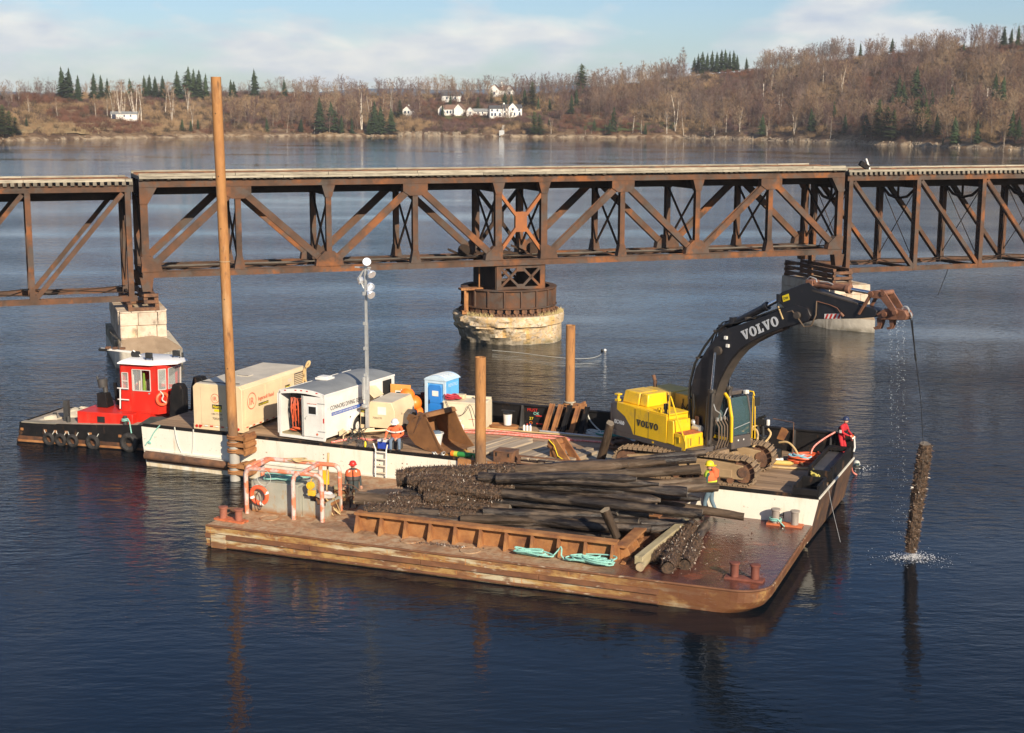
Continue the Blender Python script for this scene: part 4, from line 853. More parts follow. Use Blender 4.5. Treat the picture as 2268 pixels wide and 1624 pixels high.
lp('timber pile with a frayed tip left of the white hull gap', 1130, 1078, 2.2, 1462, 1106, 2.15, .17, .17, point=.06)
lp('timber pile with a split forked tip against the white hull', 1300, 1094, 2.0, 1552, 1104, 2.1, .18, .15, point=.08)
lp('dull pile whose blunt end points at the worker\'s hip', 1300, 1084, 2.3, 1562, 1064, 2.45, .17, .17, mat='log_brown')
lp('brown pile passing just under the worker\'s elbow', 1330, 1092, 2.15, 1590, 1076, 2.3, .2, .18, mat='log_brown')
lp('thick pile rising to a blunt end in front of the near track', 1130, 1060, 2.6, 1551, 1040, 2.9, .22, .18, mat='log_brown')
lp('black pile with a pale rounded tip in the middle of the heap', 1100, 1060, 2.65, 1410, 1060, 2.95, .18, .15, point=.08)
lp('massive mussel covered pile at the back left of the heap, sharp tip on the right', 880, 1060, 2.2, 1474, 1026, 3.0, .30, .2, point=.1, crust=[(0, .42, .13)], mat='log_brown')
lp('rear mussel covered pile with a blunt tip ending early', 900, 1054, 2.3, 1392, 1030, 3.0, .26, .22, point=.08, crust=[(0, .5, .12)], mat='log_brown')
lp('dark pile reaching the near track, second from the top', 1080, 1050, 2.5, 1541, 1014, 3.05, .22, .17, crust=[(0, .15, .1)])
lp('topmost slim pile of the heap reaching the digger undercarriage', 1080, 1048, 2.6, 1562, 1004, 3.15, .17, .14)
lp('short crusted pile stub in the upper left of the heap', 930, 1080, 2.1, 1140, 1086, 2.15, .25, .2, crust=[(0, 1, .14)], mat='log_brown')
lp('low grey pile sticking far out right across the wet deck', 1405, 1116, 1.5, 1648, 1143, 1.25, .2, .15, mat='log_brown')
lp('short pile with two cut ends near the crossing timbers', 1420, 1163, 1.3, 1512, 1160, 1.35, .16, .16)
lp('stubby dark pile ending above the encrusted right logs', 1440, 1172, 1.2, 1534, 1161, 1.3, .15, .15)
log('short dark post leaning out of the ribbed wall with a pale cut top', P(1366, 1190, 1.30), P(1340, 1129, 2.35) , .15, .19, mat='log_brown', endm='log_end', bend=0)
# loose timbers on the right
SH = dict(group='loose timbers lying crosswise at the right of the heap')
log('left mussel covered log of the three lying crosswise on the wet deck', P(1497, 1180, 1.02), P(1448, 1238, 1.0), .17, .15, crust=[(0, 1, .11)], mat='log_brown', endm='crust', **SH)
log('middle and thickest mussel covered log with an orange end on the wet deck', P(1534, 1162, 1.1), P(1479, 1256, 1.05), .22, .2, crust=[(.05, 1, .15)], mat='log_brown', endm='crust', **SH)
log('right smooth-topped log with a mussel covered foot on the wet deck', P(1564, 1163, 1.0), P(1516, 1250, 1.0), .19, .2, crust=[(.40, 1, .12)], endm='crust', **SH)
def squared(label, a, b, w, h, mat='sawn'):
    a, b = Vector(a), Vector(b); mb = MB(); mb.beam((0, 0, 0), ((b - a).length, 0, 0), w, h); d = (b - a).normalized(); s_ = d.cross(Vector((0, 0, 1))).normalized(); u = s_.cross(d)
    o = mb.build('sawn_timber', MT[mat], bevel=.02); o.matrix_world = Matrix(((d.x, s_.x, u.x, a.x), (d.y, s_.y, u.y, a.y), (d.z, s_.z, u.z, a.z), (0, 0, 0, 1))); return tag(o, label, 'timber', SH['group'])
squared('square greenish timber on top of the round pale one, right of the wall', P(1518, 1158, 1.25), P(1414, 1242, 1.12), .30, .3)
log('pale round-ended timber poking out under the square greenish timber', P(1505, 1172, .98), P(1417, 1257, .96), .15, .15, mat='sawn', endm='log_end', **SH)
squared('thin purplish board lying left of the square timber', P(1421, 1193, .98), P(1379, 1250, .83), .18, .05, 'rust')
squared('rusty channel strip under the pile ends by the white hull', P(1392, 1100, 1.3), P(1530, 1070, 1.9), .2, .12, 'rust')
log('brown timber post leaning against the rear of the digger', BB.w(21.4, 1.9, 1.84), BB.w(22.05, 1.2, 3.7), .17, .17, mat='log_brown', group=None, bend=0)
# the pile hanging on the cable
def hanging():
    b = P(2017, 1222, 0.25); tp = Vector((b.x + .26, b.y - .3, 4.35)); top = thing('hanging_pile', 'mussel covered timber pile hanging upright on a cable above the splash', 'timber pile', (0, 0, 0))
    o = log('x', b, tp, .16, .20, mat='log_brown', crust=[(.0, .99, .10)], bend=.1, name='shaft')
    o.parent = top
    for k in ('label', 'category', 'group'): del o[k]
    for ch in list(o.children): ch.parent = top; ch.matrix_parent_inverse = Matrix(); ch.matrix_world = o.matrix_world.copy(); ch.matrix_basis = o.matrix_basis.copy()
    return b, tp
PILE_B, PILE_T = hanging()
# splash
def splash():
    q = random.Random(9); mb = MB(); c = Vector((PILE_B.x, PILE_B.y, 0))
    for k in range(700):
        a = q.uniform(0, 2 * PI); r = abs(q.gauss(.25, .42)); h = max(.006, abs(q.gauss(0, .07)) * max(.1, 1.2 - r)); x, y = c.x + r * math.cos(a) * 1.4 + .1, c.y + r * math.sin(a); s_ = q.uniform(.006, .03) * (1.2 if r < .6 else .7)
        mb.add([(x - s_, y, h), (x + s_, y, h), (x, y + s_, h + s_ * .8), (x, y - s_, h + s_ * .5)], [(0, 1, 2), (0, 1, 3), (0, 2, 3), (1, 2, 3)])
    foam = M('white_foam', (0.8, 0.8, 0.8), 8, .5); tag(mb.build('splash', foam, smooth=False), 'white splash and foam on the water under the hanging pile', 'splash', kind='stuff')
    mb = MB(); rm_ = M('dripping_water', (0.75, 0.78, 0.8), 8, .1)
    for k in range(420):
        f = q.random() ** 1.5; x0 = P(1972, 720, 8.4); s_ = q.uniform(.003, .0075); strand = q.choice((0, .45, .25)); x = x0.x + strand + f * .55 + q.gauss(0, .03 + .04 * f); z = 8.6 - f * 8.4; y = x0.y + q.gauss(0, .05) + f * .3
        mb.add([(x - s_, y, z), (x + s_, y, z), (x, y, z - s_ * 2.6), (x, y + s_, z + s_)], [(0, 1, 2), (0, 1, 3), (0, 2, 3), (1, 2, 3)])
    tag(mb.build('water_drops', rm_, smooth=False), 'water drops falling from the digger coupler', 'water drops', kind='stuff')
splash()
ZD = ZB + .056
# ------------------------------------------------------------------ air compressor
def reflectors(mb_r, mb_w, x0, x1, z, y, ax='x', step=.28):
    x = x0; k = 0
    while x < x1 - .1:
        b = (x, y - .008, z, x + step * .55, y, z + .05) if ax == 'x' else (y, x, z, y + .008, x + step * .55, z + .05)
        (mb_r if k % 2 == 0 else mb_w).box(*b); x += step; k += 1
def ir_logo(t, x, y, z, s, ax='x', word=False):
    # ring with the two letters, and the company word beside it
    rot = (PI / 2, 0, 0) if ax == 'x' else (PI / 2, 0, PI / 2)
    c = Vector((x, y, z)); n_ = (0, 1, 0) if ax == 'x' else (1, 0, 0)
    MB().torus(c + (Vector((s * .62, -.004, s * .36)) if ax == 'x' else Vector((.004, s * .62, s * .36))), s * .78, s * .055, n_, 26, 4).build('logo_ring', MT['ink_red'], t)
    text('logo_letters', 'IR', s, MT['ink_red'], t, (x + (0.12 * s if ax == 'x' else .008), y + (-.008 if ax == 'x' else .12 * s), z), rot, .002, .012 * s)
    if word: text('logo_word', 'Ingersoll Rand', s * .52, MT['ink_red'], t, (x + .008, y + s * 1.75, z + .08), rot, .002, .006)
def compressor():
    t = thing('air_compressor', 'big beige towed air compressor at the left end of the white barge', 'compressor', **at(BB, 2.72, .22, ZD, 2))
    W, Ln, z0, z1 = 2.52, 5.75, .18, 2.12
    mb = MB()
    # body lofted with chamfered top
    pr = [(0, z0), (W, z0), (W, z1 - .14), (W - .14, z1), (.14, z1), (0, z1 - .14)]
    mb.prism(pr, 0, Ln, 'y'); b_ = mb.build('enclosure', MT['beige'], t, bevel=.02)
    MB().box(.16, .02, z1 + .001, W - .16, Ln - .02, z1 + .02).build('roof_sheet', MT['beige_roof'], t)
    MB().box(-.012, .012, z0 - .12, W + .012, .5, z0 + .12).build('bumper', MT['beige'], t)
    # recessed rear door, side doors and louvres
    MB().box(.42, -.02, z0 + .12, 2.1, -.001, z1 - .1).build('rear_door', MT['beige'], t, bevel=.008)
    for y0, y1 in ((.25, 1.9), (1.95, 3.3), (3.35, 4.5)): MB().box(W + .001, y0, z0 + .2, W + .016, y1, z1 - .22).build('side_door', MT['beige'], t, bevel=.006)
    mb = MB()
    for k in range(11): mb.box(W + .001, 4.6, 1.0 + k * .085, W + .03, 5.6, 1.04 + k * .085)
    mb.build('louvre', MT['beige'], t); MB().box(W - .02, 4.58, .96, W + .012, 5.62, 1.95).build('louvre_back', MT['mach_grey'], t)
    MB().box(.9, 2.2, z1 + .021, 1.5, 2.65, z1 + .05).build('roof_hatch', MT['beige_roof'], t); MB().box(.93, 2.23, z1 + .05, 1.47, 2.3, z1 + .055).build('hatch_painted_shadow', MT['ink'], t)  # thin dark strip on the hatch painted as its shadow
    MB().tube([(.25, .35, z1 + .04), (.8, .2, z1 + .08), (1.6, .25, z1 + .06), (2.15, .45, z1 + .04)], .02, 5).build('lifting_strap', MT['ink'], t)
    a, b2 = MB(), MB(); reflectors(a, b2, .3, 2.1, z0 + .04, -.022); reflectors(a, b2, .3, 5.2, z0 + .04, W + .012, 'y')
    a.build('red_reflector', MT['red'], t); b2.build('white_reflector', MT['white'], t)
    for x in (.16, .34, 2.2, 2.3): MB().cyl((x, .01, z0 + .02), (x, -.03, z0 + .02), .065, n=12).build('tail_light', MT['red'], t)
    ir_logo(t, 1.0, -.02, 1.42, .26); ir_logo(t, W + .018, .5, 1.2, .46, 'y', True)
    def hertz(x, y, z, ax, w=.5):
        if ax == 'x': MB().box(x, y - .006, z, x + w, y, z + .19).build('yellow_label_back', MT['ink'], t); text('rental_label', 'Hertz', .19, MT['sticker_yellow'], t, (x + .02, y - .01, z + .03), (PI / 2, 0, 0), .002, .004, shear=.2)
        else: MB().box(x, y, z, x + .006, y + w, z + .19).build('yellow_label_back', MT['ink'], t); text('rental_label', 'Hertz', .19, MT['sticker_yellow'], t, (x + .01, y + .02, z + .03), (PI / 2, 0, PI / 2), .002, .004, shear=.2)
    hertz(1.0, -.022, 1.05, 'x'); MB().box(1.1, -.028, .92, 1.48, -.022, 1.03).build('yellow_label', MT['sticker_yellow'], t)
    text('phone_number', '1-888-777-2700', .09, MT['ink'], t, (.93, -.026, .78), (PI / 2, 0, 0), .002); text('unit_number', '7002012', .15, MT['ink'], t, (1.0, -.026, .55), (PI / 2, 0, 0), .002)
    MB().box(W + .016, 1.35, 1.02, W + .022, 2.2, 1.14).build('yellow_label_back', MT['ink'], t); text('rental_label', 'Hertz EQUIPMENT', .1, MT['sticker_yellow'], t, (W + .026, 1.4, 1.04), (PI / 2, 0, PI / 2), .002)
    hertz(W + .016, 3.7, 1.35, 'y', .42); text('model_number', '825', .2, MT['ink_grey'], t, (W + .02, 4.0, 1.65), (PI / 2, 0, PI / 2), .002)
    # chassis, wheels under it
    for y in (2.6, 3.5):
        for x in (.2, 2.2): MB().cyl((x - .12, y, .0 + .14), (x + .12, y, .14), .13, n=18).build('wheel', MT['rubber'], t)
    MB().box(.3, .3, .02, .42, 5.4, z0 - .01).box(1.98, .3, .02, 2.1, 5.4, z0 - .01).build('chassis_rail', MT['black'], t)
compressor()
rope('tan_hose', 'tan hose looped over the far top corner of the compressor', [BB.w(5.0, 5.6, ZD + z) + Vector((dx, 0, 0)) for dx, z in ((.1, 1.4), (.18, 1.9), (.3, 2.35), (.45, 2.45), (.4, 2.2), (.2, 2.1), (.12, 1.9), (.2, 1.5), (.35, 1.3))], .05, 'hose_tan', 'hose', 7)

# ------------------------------------------------------------------ diving trailer
def wheel(t, x, y, r, w, z=None, ax='x'):
    z = r if z is None else z
    d = Vector((1, 0, 0)) if ax == 'x' else Vector((0, 1, 0)); c = Vector((x, y, z))
    w_ = thing('wheel', None, None, (x, y, z), 0) if False else None
    o = MB().lathe([(r * .55, -w / 2), (r * .9, -w / 2), (r, -w * .3), (r, w * .3), (r * .9, w / 2), (r * .55, w / 2)], (x, y, z), 22, axis=ax, caps=False).build('wheel', MT['rubber'], t)
    MB().lathe([(.02, -w * .32), (r * .3, -w * .36), (r * .56, -w * .22), (r * .56, w * .22), (r * .3, w * .36), (.02, w * .32)], (x, y, z), 18, axis=ax, caps=False).build('rim', MT['white'], o)
    return o
def trailer():
    t = thing('diving_trailer', 'white box trailer with grey roof and one rear door open, lettered for diving services', 'trailer', **at(BB, 7.12, .38, ZD, -4))
    W, Ln, z0, z1 = 2.38, 5.6, .22, 2.12
    # side walls, front, floor
    MB().box(.0, .04, z0, .05, Ln, z1).build('side_wall', MT['white'], t); MB().box(W - .05, .04, z0, W, Ln, z1).build('side_wall', MT['white'], t)
    MB().box(.05, Ln - .05, z0, W - .05, Ln, z1).build('front_wall', MT['white'], t); MB().box(.05, .04, z0, W - .05, Ln - .05, z0 + .06).build('floor', MT['sawn'], t)
    n = 10; arch = [(W * k / n, z1 + .17 * math.sin(PI * k / n) ** .8) for k in range(n + 1)]
    MB().prism(arch + [(W, z1 - .02), (0, z1 - .02)][::1], .03, Ln, 'y').build('roof', MT['trailer_roof'], t, fix=True)
    fr = MB(); fr.prism(arch + [(W, z1 - .14)] + [(W * k / n, z1 - .14 + .12 * math.sin(PI * k / n)) for k in range(n, -1, -1)], -.02, .035, 'y')
    fr.box(-.02, -.02, z0 - .05, .09, .04, z1).box(W - .09, -.02, z0 - .05, W + .02, .04, z1).box(0, -.03, z0 - .12, W, .04, z0)
    fr.build('rear_frame', MT['white'], t, fix=True)
    for y in (0,):
        for x in (W + .001, -.03): MB().box(x, .04, z1 - .06, x + .03, Ln, z1 + .02).build('roof_rail', MT['white'], t)
    MB().box(.35, 2.2, z1 + .14, 1.0, 2.8, z1 + .24).box(.42, 2.27, z1 + .24, .93, 2.73, z1 + .29).build('roof_vent', MT['white'], t, bevel=.015)
    # right door closed, left door swung open towards the left
    MB().box(W / 2 + .02, -.028, z0 + .02, W - .1, .0, z1 - .12).build('closed_door', MT['white'], t, bevel=.006)
    d = MB(); d.box(0, -1.06, z0 + .02, .045, 0, z1 - .12); d.build('open_door', MT['white'], t, loc=(-.06, .0, 0), rot=(0, 0, R(184)))
    MB().box(W / 2 + .02, -.05, z0, W / 2 + .06, -.029, z1 - .1).cyl((W / 2 + .12, -.05, z0), (W / 2 + .12, -.05, z1 - .1), .016, n=8).build('door_lock_rod', MT['galv'], t)
    MB().box(1.52, -.04, 1.2, 2.0, -.029, 1.62).build('window_frame', MT['white_roof'], t); MB().box(1.57, -.046, 1.25, 1.95, -.041, 1.57).build('window_pane', MT['screen_dark'], t)
    text('door_sign', 'DIVERS AT WORK', .06, MT['ink_red'], t, (1.5, -.042, 1.67), (PI / 2, 0, 0), .002)
    for z in (.5, 1.72): MB().box(W - .34, -.045, z, W + .03, -.029, z + .03).build('hinge', MT['galv'], t)
    MB().tube([(1.42, -.05, 1.0), (1.42, -.08, 1.05), (1.5, -.08, 1.14), (1.53, -.05, 1.16)], .014, 5).build('handle', MT['galv'], t)
    for x in (.3, .85, 1.15, 1.45, 1.95): MB().box(x, -.035, z1 - .02 + .1 * math.sin(PI * x / W), x + .09, -.019, z1 + .02 + .1 * math.sin(PI * x / W)).build('marker_light', MT['red'], t)
    MB().box(W - .07, -.04, .9, W - .02, -.021, 1.1).build('marker_light', MT['red'], t); MB().cyl((2.0, -.03, .38), (2.0, -.05, .38), .05, n=10).build('badge', MT['ink_red'], t)
    # gear hanging in the doorway
    q = random.Random(2); mb = MB()
    for k in range(10): x = .42 + k * .07; mb.tube(soft([(x, .3 + .06 * math.sin(k), 1.8), (x + q.uniform(-.08, .08), .2, 1.35), (x + q.uniform(-.08, .08), .3, .7 + q.uniform(-.25, .2))]), .02, 5)
    mb.torus((.62, .28, 1.4), .15, .03, (0, 1, 0)).torus((.75, .25, .45), .2, .05, (0, .4, 1)).torus((.55, .25, .38), .15, .04, (0, .3, 1)); mb.build('hanging_air_hose', M('red_orange_hose', (0.62, 0.10, 0.03), 8, .5), t)
    MB().box(.34, .40, z0 + .06, W - .06, .44, z1 - .1).build('added_shade_panel', MT['black'], t)  # added black panel, stands in for the dark inside the trailer
    # side: lettering, stripe, skirt trim, fenders and wheels
    text('side_lettering', 'CONNORS DIVING SERVICES', .27, MT['ink'], t, (W + .003, .42, 1.38), (PI / 2, 0, PI / 2), .002, .003, sx=.82)
    text('side_lettering', '(902)', .2, MT['ink_grey'], t, (W + .003, .12, 1.4), (PI / 2, 0, PI / 2), .002, sx=.7)
    MB().box(W + .001, .5, 1.12, W + .006, 3.0, 1.27).build('side_stripe', MT['ink_blue'], t); text('side_lettering', 'SCUBA SURVEY SALVAGE INSPECTION', .11, MT['white'], t, (W + .009, .56, 1.16), (PI / 2, 0, PI / 2), .001)
    mb = MB(); N_ = 16; o = [(1.75 + 1.05 + 1.05 * -math.cos(PI * k / N_) * 1.0, .26 + .78 * math.sin(PI * k / N_) ** .7) for k in range(N_ + 1)]
    i_ = [(1.75 + 1.05 + .92 * -math.cos(PI * k / N_), .26 + .66 * math.sin(PI * k / N_) ** .7) for k in range(N_, -1, -1)]
    for k in range(N_):
        a, b = o[k], o[k + 1]; c, d = i_[N_ - k - 1], i_[N_ - k]
        mb.add([(W + .005, a[0], a[1]), (W + .005, b[0], b[1]), (W + .005, c[0], c[1]), (W + .005, d[0], d[1]), (W + .16, a[0], a[1] - .03), (W + .16, b[0], b[1] - .03), (W + .16, c[0], c[1]), (W + .16, d[0], d[1])], [(4, 5, 6, 7), (0, 1, 5, 4), (2, 3, 7, 6)])
    mb.build('fender', MT['white'], t, fix=True); MB().box(W - .2, 1.9, .05, W + .002, 3.7, .85).build('wheel_arch', MT['screen_dark'], t)
    for y in (2.35, 3.25): wheel(t, W + .03, y, .36, .2)
    for y in (2.35, 3.25): wheel(t, -.02, y, .36, .2)
    MB().box(.3, .1, .08, .4, Ln, z0 - .001).box(W - .4, .1, .08, W - .3, Ln, z0 - .001).box(.9, Ln, .2, 1.4, Ln + .9, .3, top=(.15, 0, .15, .0)).build('chassis', MT['black'], t)
    # open side door at the far end
    MB().box(W + .001, 4.6, .5, W + .03, 5.3, 1.98).build('side_door_opening', MT['screen_dark'], t)
trailer()

# ------------------------------------------------------------------ light tower
def light_tower():
    t = thing('light_tower', 'beige towed light tower with raised mast beside the white trailer', 'light tower', **at(BB, 10.35, 2.35, ZD, 4))
    b_ = MB(); b_.prism([(.0, .35), (1.25, .35), (1.25, 1.15), (1.1, 1.5), (.08, 1.5), (0, 1.2)], .15, 2.35, 'y'); b_.build('enclosure', MT['beige'], t, bevel=.02)
    MB().box(.1, .2, 1.5, 1.1, 2.3, 1.52).build('roof_sheet', MT['beige_roof'], t)
    MB().box(-.42, .2, .25, -.02, .8, 1.25).box(-.42, .8, .25, -.02, 2.1, .9).build('control_box', MT['beige'], t, bevel=.015)
    # lifted side flap, gas strut and printed notices
    fl = MB().box(-.02, 0, 0, .02, 1.0, .95); fl.build('raised_flap', MT['beige'], t, loc=(-.05, .9, 1.5), rot=(0, R(-48), 0), bevel=.01); text('flap_mark', '1', .25, MT['ink'], t, (-.45, 1.0, 1.93), (PI / 2, 0, 0), .003)
    MB().box(1.251, 1.2, .7, 1.26, 1.9, 1.0).build('side_panel', MT['beige'], t); text('side_mark', '6', .16, MT['ink'], t, (1.262, .9, .85), (PI / 2, 0, PI / 2), .002)
    MB().box(.45, .14, .95, .85, .149, 1.3).build('notice', MT['white'], t); text('unit_number', '7006270', .13, MT['ink'], t, (.2, .146, .75), (PI / 2, 0, 0), .002)
    MB().box(-.4, .192, .98, -.04, .199, 1.12).build('label_back', MT['ink'], t); text('rental_label', 'Hertz', .13, MT['sticker_yellow'], t, (-.38, .19, 1.0), (PI / 2, 0, 0), .002)
    MB().box(-.38, .19, .45, -.1, .199, .8).build('control_opening', MT['screen_dark'], t)
    MB().tube([(.3, .1, .3), (-.5, -.6, .28), (-.65, -1.1, .25)], .06, 6).tube([(.9, .1, .3), (-.4, -.8, .28)], .05, 6).box(-.75, -1.25, .2, -.55, -1.0, .42).cyl((-.62, -1.1, 0), (-.62, -1.1, .5), .03).build('drawbar', MT['beige'], t)
    wheel(t, 1.36, 1.6, .36, .22); wheel(t, -.12, 1.7, .36, .2)
    MB().prism([(1.02, .42), (1.15, .85), (1.6, .98), (2.05, .85), (2.2, .42), (2.08, .42), (1.95, .75), (1.6, .86), (1.25, .75), (1.12, .42)], 1.25, 1.5, 'x').build('mudguard', MT['mach_grey'], t, fix=True)
    mx, my = -.02, .12
    MB().box(mx - .08, my - .08, .2, mx + .08, my + .08, 2.6).build('mast_base', MT['galv'], t, bevel=.01); MB().box(mx - .06, my - .06, 2.6, mx + .06, my + .06, 5.0).build('mast_section', MT['galv'], t); MB().box(mx - .045, my - .045, 5.0, mx + .045, my + .045, 7.45).build('mast_section', MT['galv'], t)
    MB().cyl((mx - .14, my, 1.6), (mx - .14, my, 2.6), .1, .1, 12).lathe([(.0, 1.28), (.17, 1.3), (.17, 1.42), (0, 1.45)], (mx, my - .2, 0), 12).build('winch', MT['galv'], t)
    for z in (2.62, 4.9, 3.8, 6.2): MB().box(mx - .12, my - .09, z, mx + .04, my + .02, z + .14).build('mast_bracket', MT['galv'], t)
    mb = MB(); mb.box(mx - .5, my - .03, 7.38, mx + .25, my + .03, 7.44).cyl((mx, my, 6.7), (mx, my, 7.6), .05)
    for k in range(3): mb.tube([(mx - .1, my, 6.5 + k * .1), (mx - .28 - .05 * k, my - .05, 6.9), (mx - .1, my, 7.3)], .02, 4)
    mb.build('lamp_bracket', MT['galv'], t)
    def lamp(x, z, dx, dz, yo=-.1):
        c = Vector((mx + x, my + yo, z)); d = Vector((dx, -.55, dz)).normalized()
        s_ = MB(); s_.lathe([(.03, -.18), (.08, -.16), (.09, -.05), (.175, .08), (.19, .18), (.17, .2)], (0, 0, 0), 16, caps=True)
        q_ = d.to_track_quat('Z', 'Y').to_matrix().to_4x4(); s_.xf(Matrix.Translation(c) @ q_); lo = s_.build('floodlight', MT['lamp'], t)
        g = MB(); g.lathe([(.0, .195), (.17, .196)], (0, 0, 0), 16, caps=False); g.xf(Matrix.Translation(c) @ q_); g.build('lens', MT['lamp'], lo)
    lamp(.10, 7.62, .3, .25); lamp(.26, 7.22, .8, -.55); lamp(.22, 6.32, .8, -.5); lamp(-.2, 6.85, -.7, -.1, .15); lamp(.14, 6.62, .3, -.2, .15)
light_tower()
t = thing('orange_board', 'orange plywood board with a small white window leaning behind the light tower', 'board', **at(BB, 10.0, 5.2, ZD + .75, 4))
MB().box(0, 0, 0, 1.0, .03, 1.05).build('board', M('orange_plywood', (0.72, 0.33, 0.08), 2, .6), t); MB().box(.25, -.02, .42, .85, -.001, .76).build('window_frame', MT['white'], t)
for x in (.3, .58): MB().box(x, -.03, .47, x + .23, -.021, .71).build('pane', MT['glass'], t)
MB().box(-.02, .1, -.75, 1.0, .5, -.01).build('crate_under', MT['black'], t); MB().tube([(.62, -.03, .6), (.55, -.03, .85)], .012, 4).build('strap', MT['white'], t)
for i, (x, y, z, r, lb) in enumerate(((902, 876, 3.15, .36, 'top orange float of the bunch left of the blue toilet, half behind the tower roof'), (917, 893, 2.8, .37, 'brightest middle orange float left of the blue toilet'), (925, 917, 2.3, .36, 'lowest right orange float beside the blue toilet'), (912, 925, 2.15, .33, 'lowest left orange float behind the light tower wheel'))):
    t = thing('float_buoy', lb, 'float', P(x, y, z), 0, 'orange floats piled left of the toilet')
    MB().ball((0, 0, 0), r, 16).build('ball', MT['orange'], t); MB().torus((0, 0, r), .05, .02).build('eye', MT['black'], t)
t = thing('red_valve', 'dark red pipe fitting standing behind the orange floats', 'fitting', **at(BB, 11.1, 6.75, ZD)); MB().cyl((0, 0, 0), (0, 0, 1.55), .12).box(-.3, -.1, .9, .3, .1, 1.2).cyl((-.2, 0, 1.55), (.2, 0, 1.62), .03).build('body', M('dark_red_paint', (0.12, 0.02, 0.015), 2, .6), t)

# ------------------------------------------------------------------ toilet, tank
def toilet():
    t = thing('portable_toilet', 'blue portable toilet with a white domed roof', 'portable toilet', **at(BB, 11.72, 5.3, ZD, -5))
    W = 1.08
    MB().box(0, .03, .12, W, 1.18, 1.95).build('cabin', MT['blue_light'], t, bevel=.015); MB().box(-.04, -.02, 0, W + .04, 1.22, .12).build('base', MT['black'], t)
    n = 9; arch = [(-.05 + (W + .1) * k / n, 1.93 + .2 * math.sin(PI * k / n) ** .7) for k in range(n + 1)]
    MB().prism(arch, -.05, 1.26, 'y').build('roof', MT['blue_pale'], t, fix=True)
    for y in (.2, .45, .7, .95): MB().prism([(x, z + .015) for x, z in arch[1:-1]] + [(x, z - .01) for x, z in reversed(arch[1:-1])], y, y + .07, 'y').build('roof_rib', MT['white'], t, fix=True)
    MB().box(-.02, -.01, .1, .13, .03, 1.93).box(W - .13, -.01, .1, W + .02, .03, 1.93).box(.13, -.01, 1.8, W - .13, .03, 1.93).build('door_frame', MT['blue_pale'], t, bevel=.01)
    dr = MB(); dr.prism([(.2, .14), (W - .2, .14), (W - .2, 1.62), (W - .26, 1.74), (.26, 1.74), (.2, 1.62)], -.03, .005, 'y'); d = dr.build('door', MT['blue'], t, bevel=.01)
    for z in (.35, .7, 1.0): MB().box(.27, -.045, z, W - .27, -.031, z + .22).build('door_rib', MT['blue'], d, bevel=.008)
    MB().box(.4, -.048, 1.28, .72, -.032, 1.5).build('sign', MT['white'], d); MB().box(.24, -.07, .95, .28, -.031, 1.1).build('latch', MT['black'], d)
    text('side_lettering', 'RENTALS', .2, MT['blue_pale'], t, (W + .003, .25, 1.65), (PI / 2, 0, PI / 2), .002)
    for k in range(3): MB().box(W + .001, .15 + k * .36, .25, W + .012, .4 + k * .36, 1.5).build('side_rib', MT['blue_light'], t, bevel=.004)
toilet()
_t = [o for o in COL.objects if o.name == 'portable_toilet'][0]; _t.scale = (1, 1, 1.1)
def tank():
    t = thing('storage_tank', 'cream steel tank box with a red hose coiled on its lid', 'tank', **at(BB, 12.78, 5.0, ZD + .05, 6))
    cr = M('cream_tank_paint', (0.72, 0.62, 0.45), 1.2, .5, layers=[((0.48, 0.22, 0.08), 4, (1, 1, 1), .66, .74, .7)])
    MB().box(0, 0, 0, 1.9, 1.25, 1.22).build('body', cr, t, bevel=.04); MB().box(.02, 1.1, 1.22, 1.88, 1.22, 1.3).box(-.02, -.02, 1.15, 1.92, .03, 1.21).build('rim', cr, t); MB().box(-.03, -.04, -.05, 1.93, 1.28, 0).build('skid', MT['hose_tan'], t)
    for k, (x, z, s_) in enumerate(((.15, .75, 'NO SMOKING'), (.5, .82, 'DIESEL'))): text('tank_lettering', s_, .06, MT['ink'], t, (x, -.005, z), (PI / 2, 0, 0), .002)
    MB().box(.1, -.006, .5, .45, -.001, .53).box(1.2, -.006, .45, 1.5, -.001, .47).build('painted_line', MT['ink_red'], t)
tank()
rope('red_hose', 'dark red hose coiled on the cream tank', [BB.w(p.x, p.y, p.z) for p in coil(13.1, 5.35, ZD + 1.28, .30, 7, .035, .12, 1.2, 1, 31)], .035, M('dark_red_hose', (0.42, 0.03, 0.05), 5, .5), 'hose')
rope('black_cable', 'thin black cables hanging in bows over the front of the cream tank', [BB.w(x, 4.93, ZD + z) for x, z in ((12.95, 1.3), (13.1, 1.0), (13.4, .72), (13.7, .68), (13.95, .9), (14.1, 1.27), (14.25, 1.1), (14.4, .6), (14.45, .35))], .014, 'black', 'cable')
t = thing('lid_clutter', 'small beige box on top of the cream tank', 'box', **at(BB, 13.0, 5.6, ZD + 1.29, 6)); MB().box(0, 0, 0, .5, .35, .18).build('box', MT['beige'], t, bevel=.02); MB().cyl((1.1, .1, 0), (1.1, .1, .25), .06).build('red_knob', MT['red'], t)
t = thing('white_bag', 'crumpled white bag on the deck in front of the cream tank', 'bag', **at(BB, 13.75, 4.55, ZD)); m_ = MB(); m_.lathe([(.24, 0), (.27, .1), (.2, .3), (.1, .45), (.16, .56), (.02, .6)], (0, 0, 0), 14); rough(m_, .07, 5, 3); m_.build('bag', MT['white'], t)

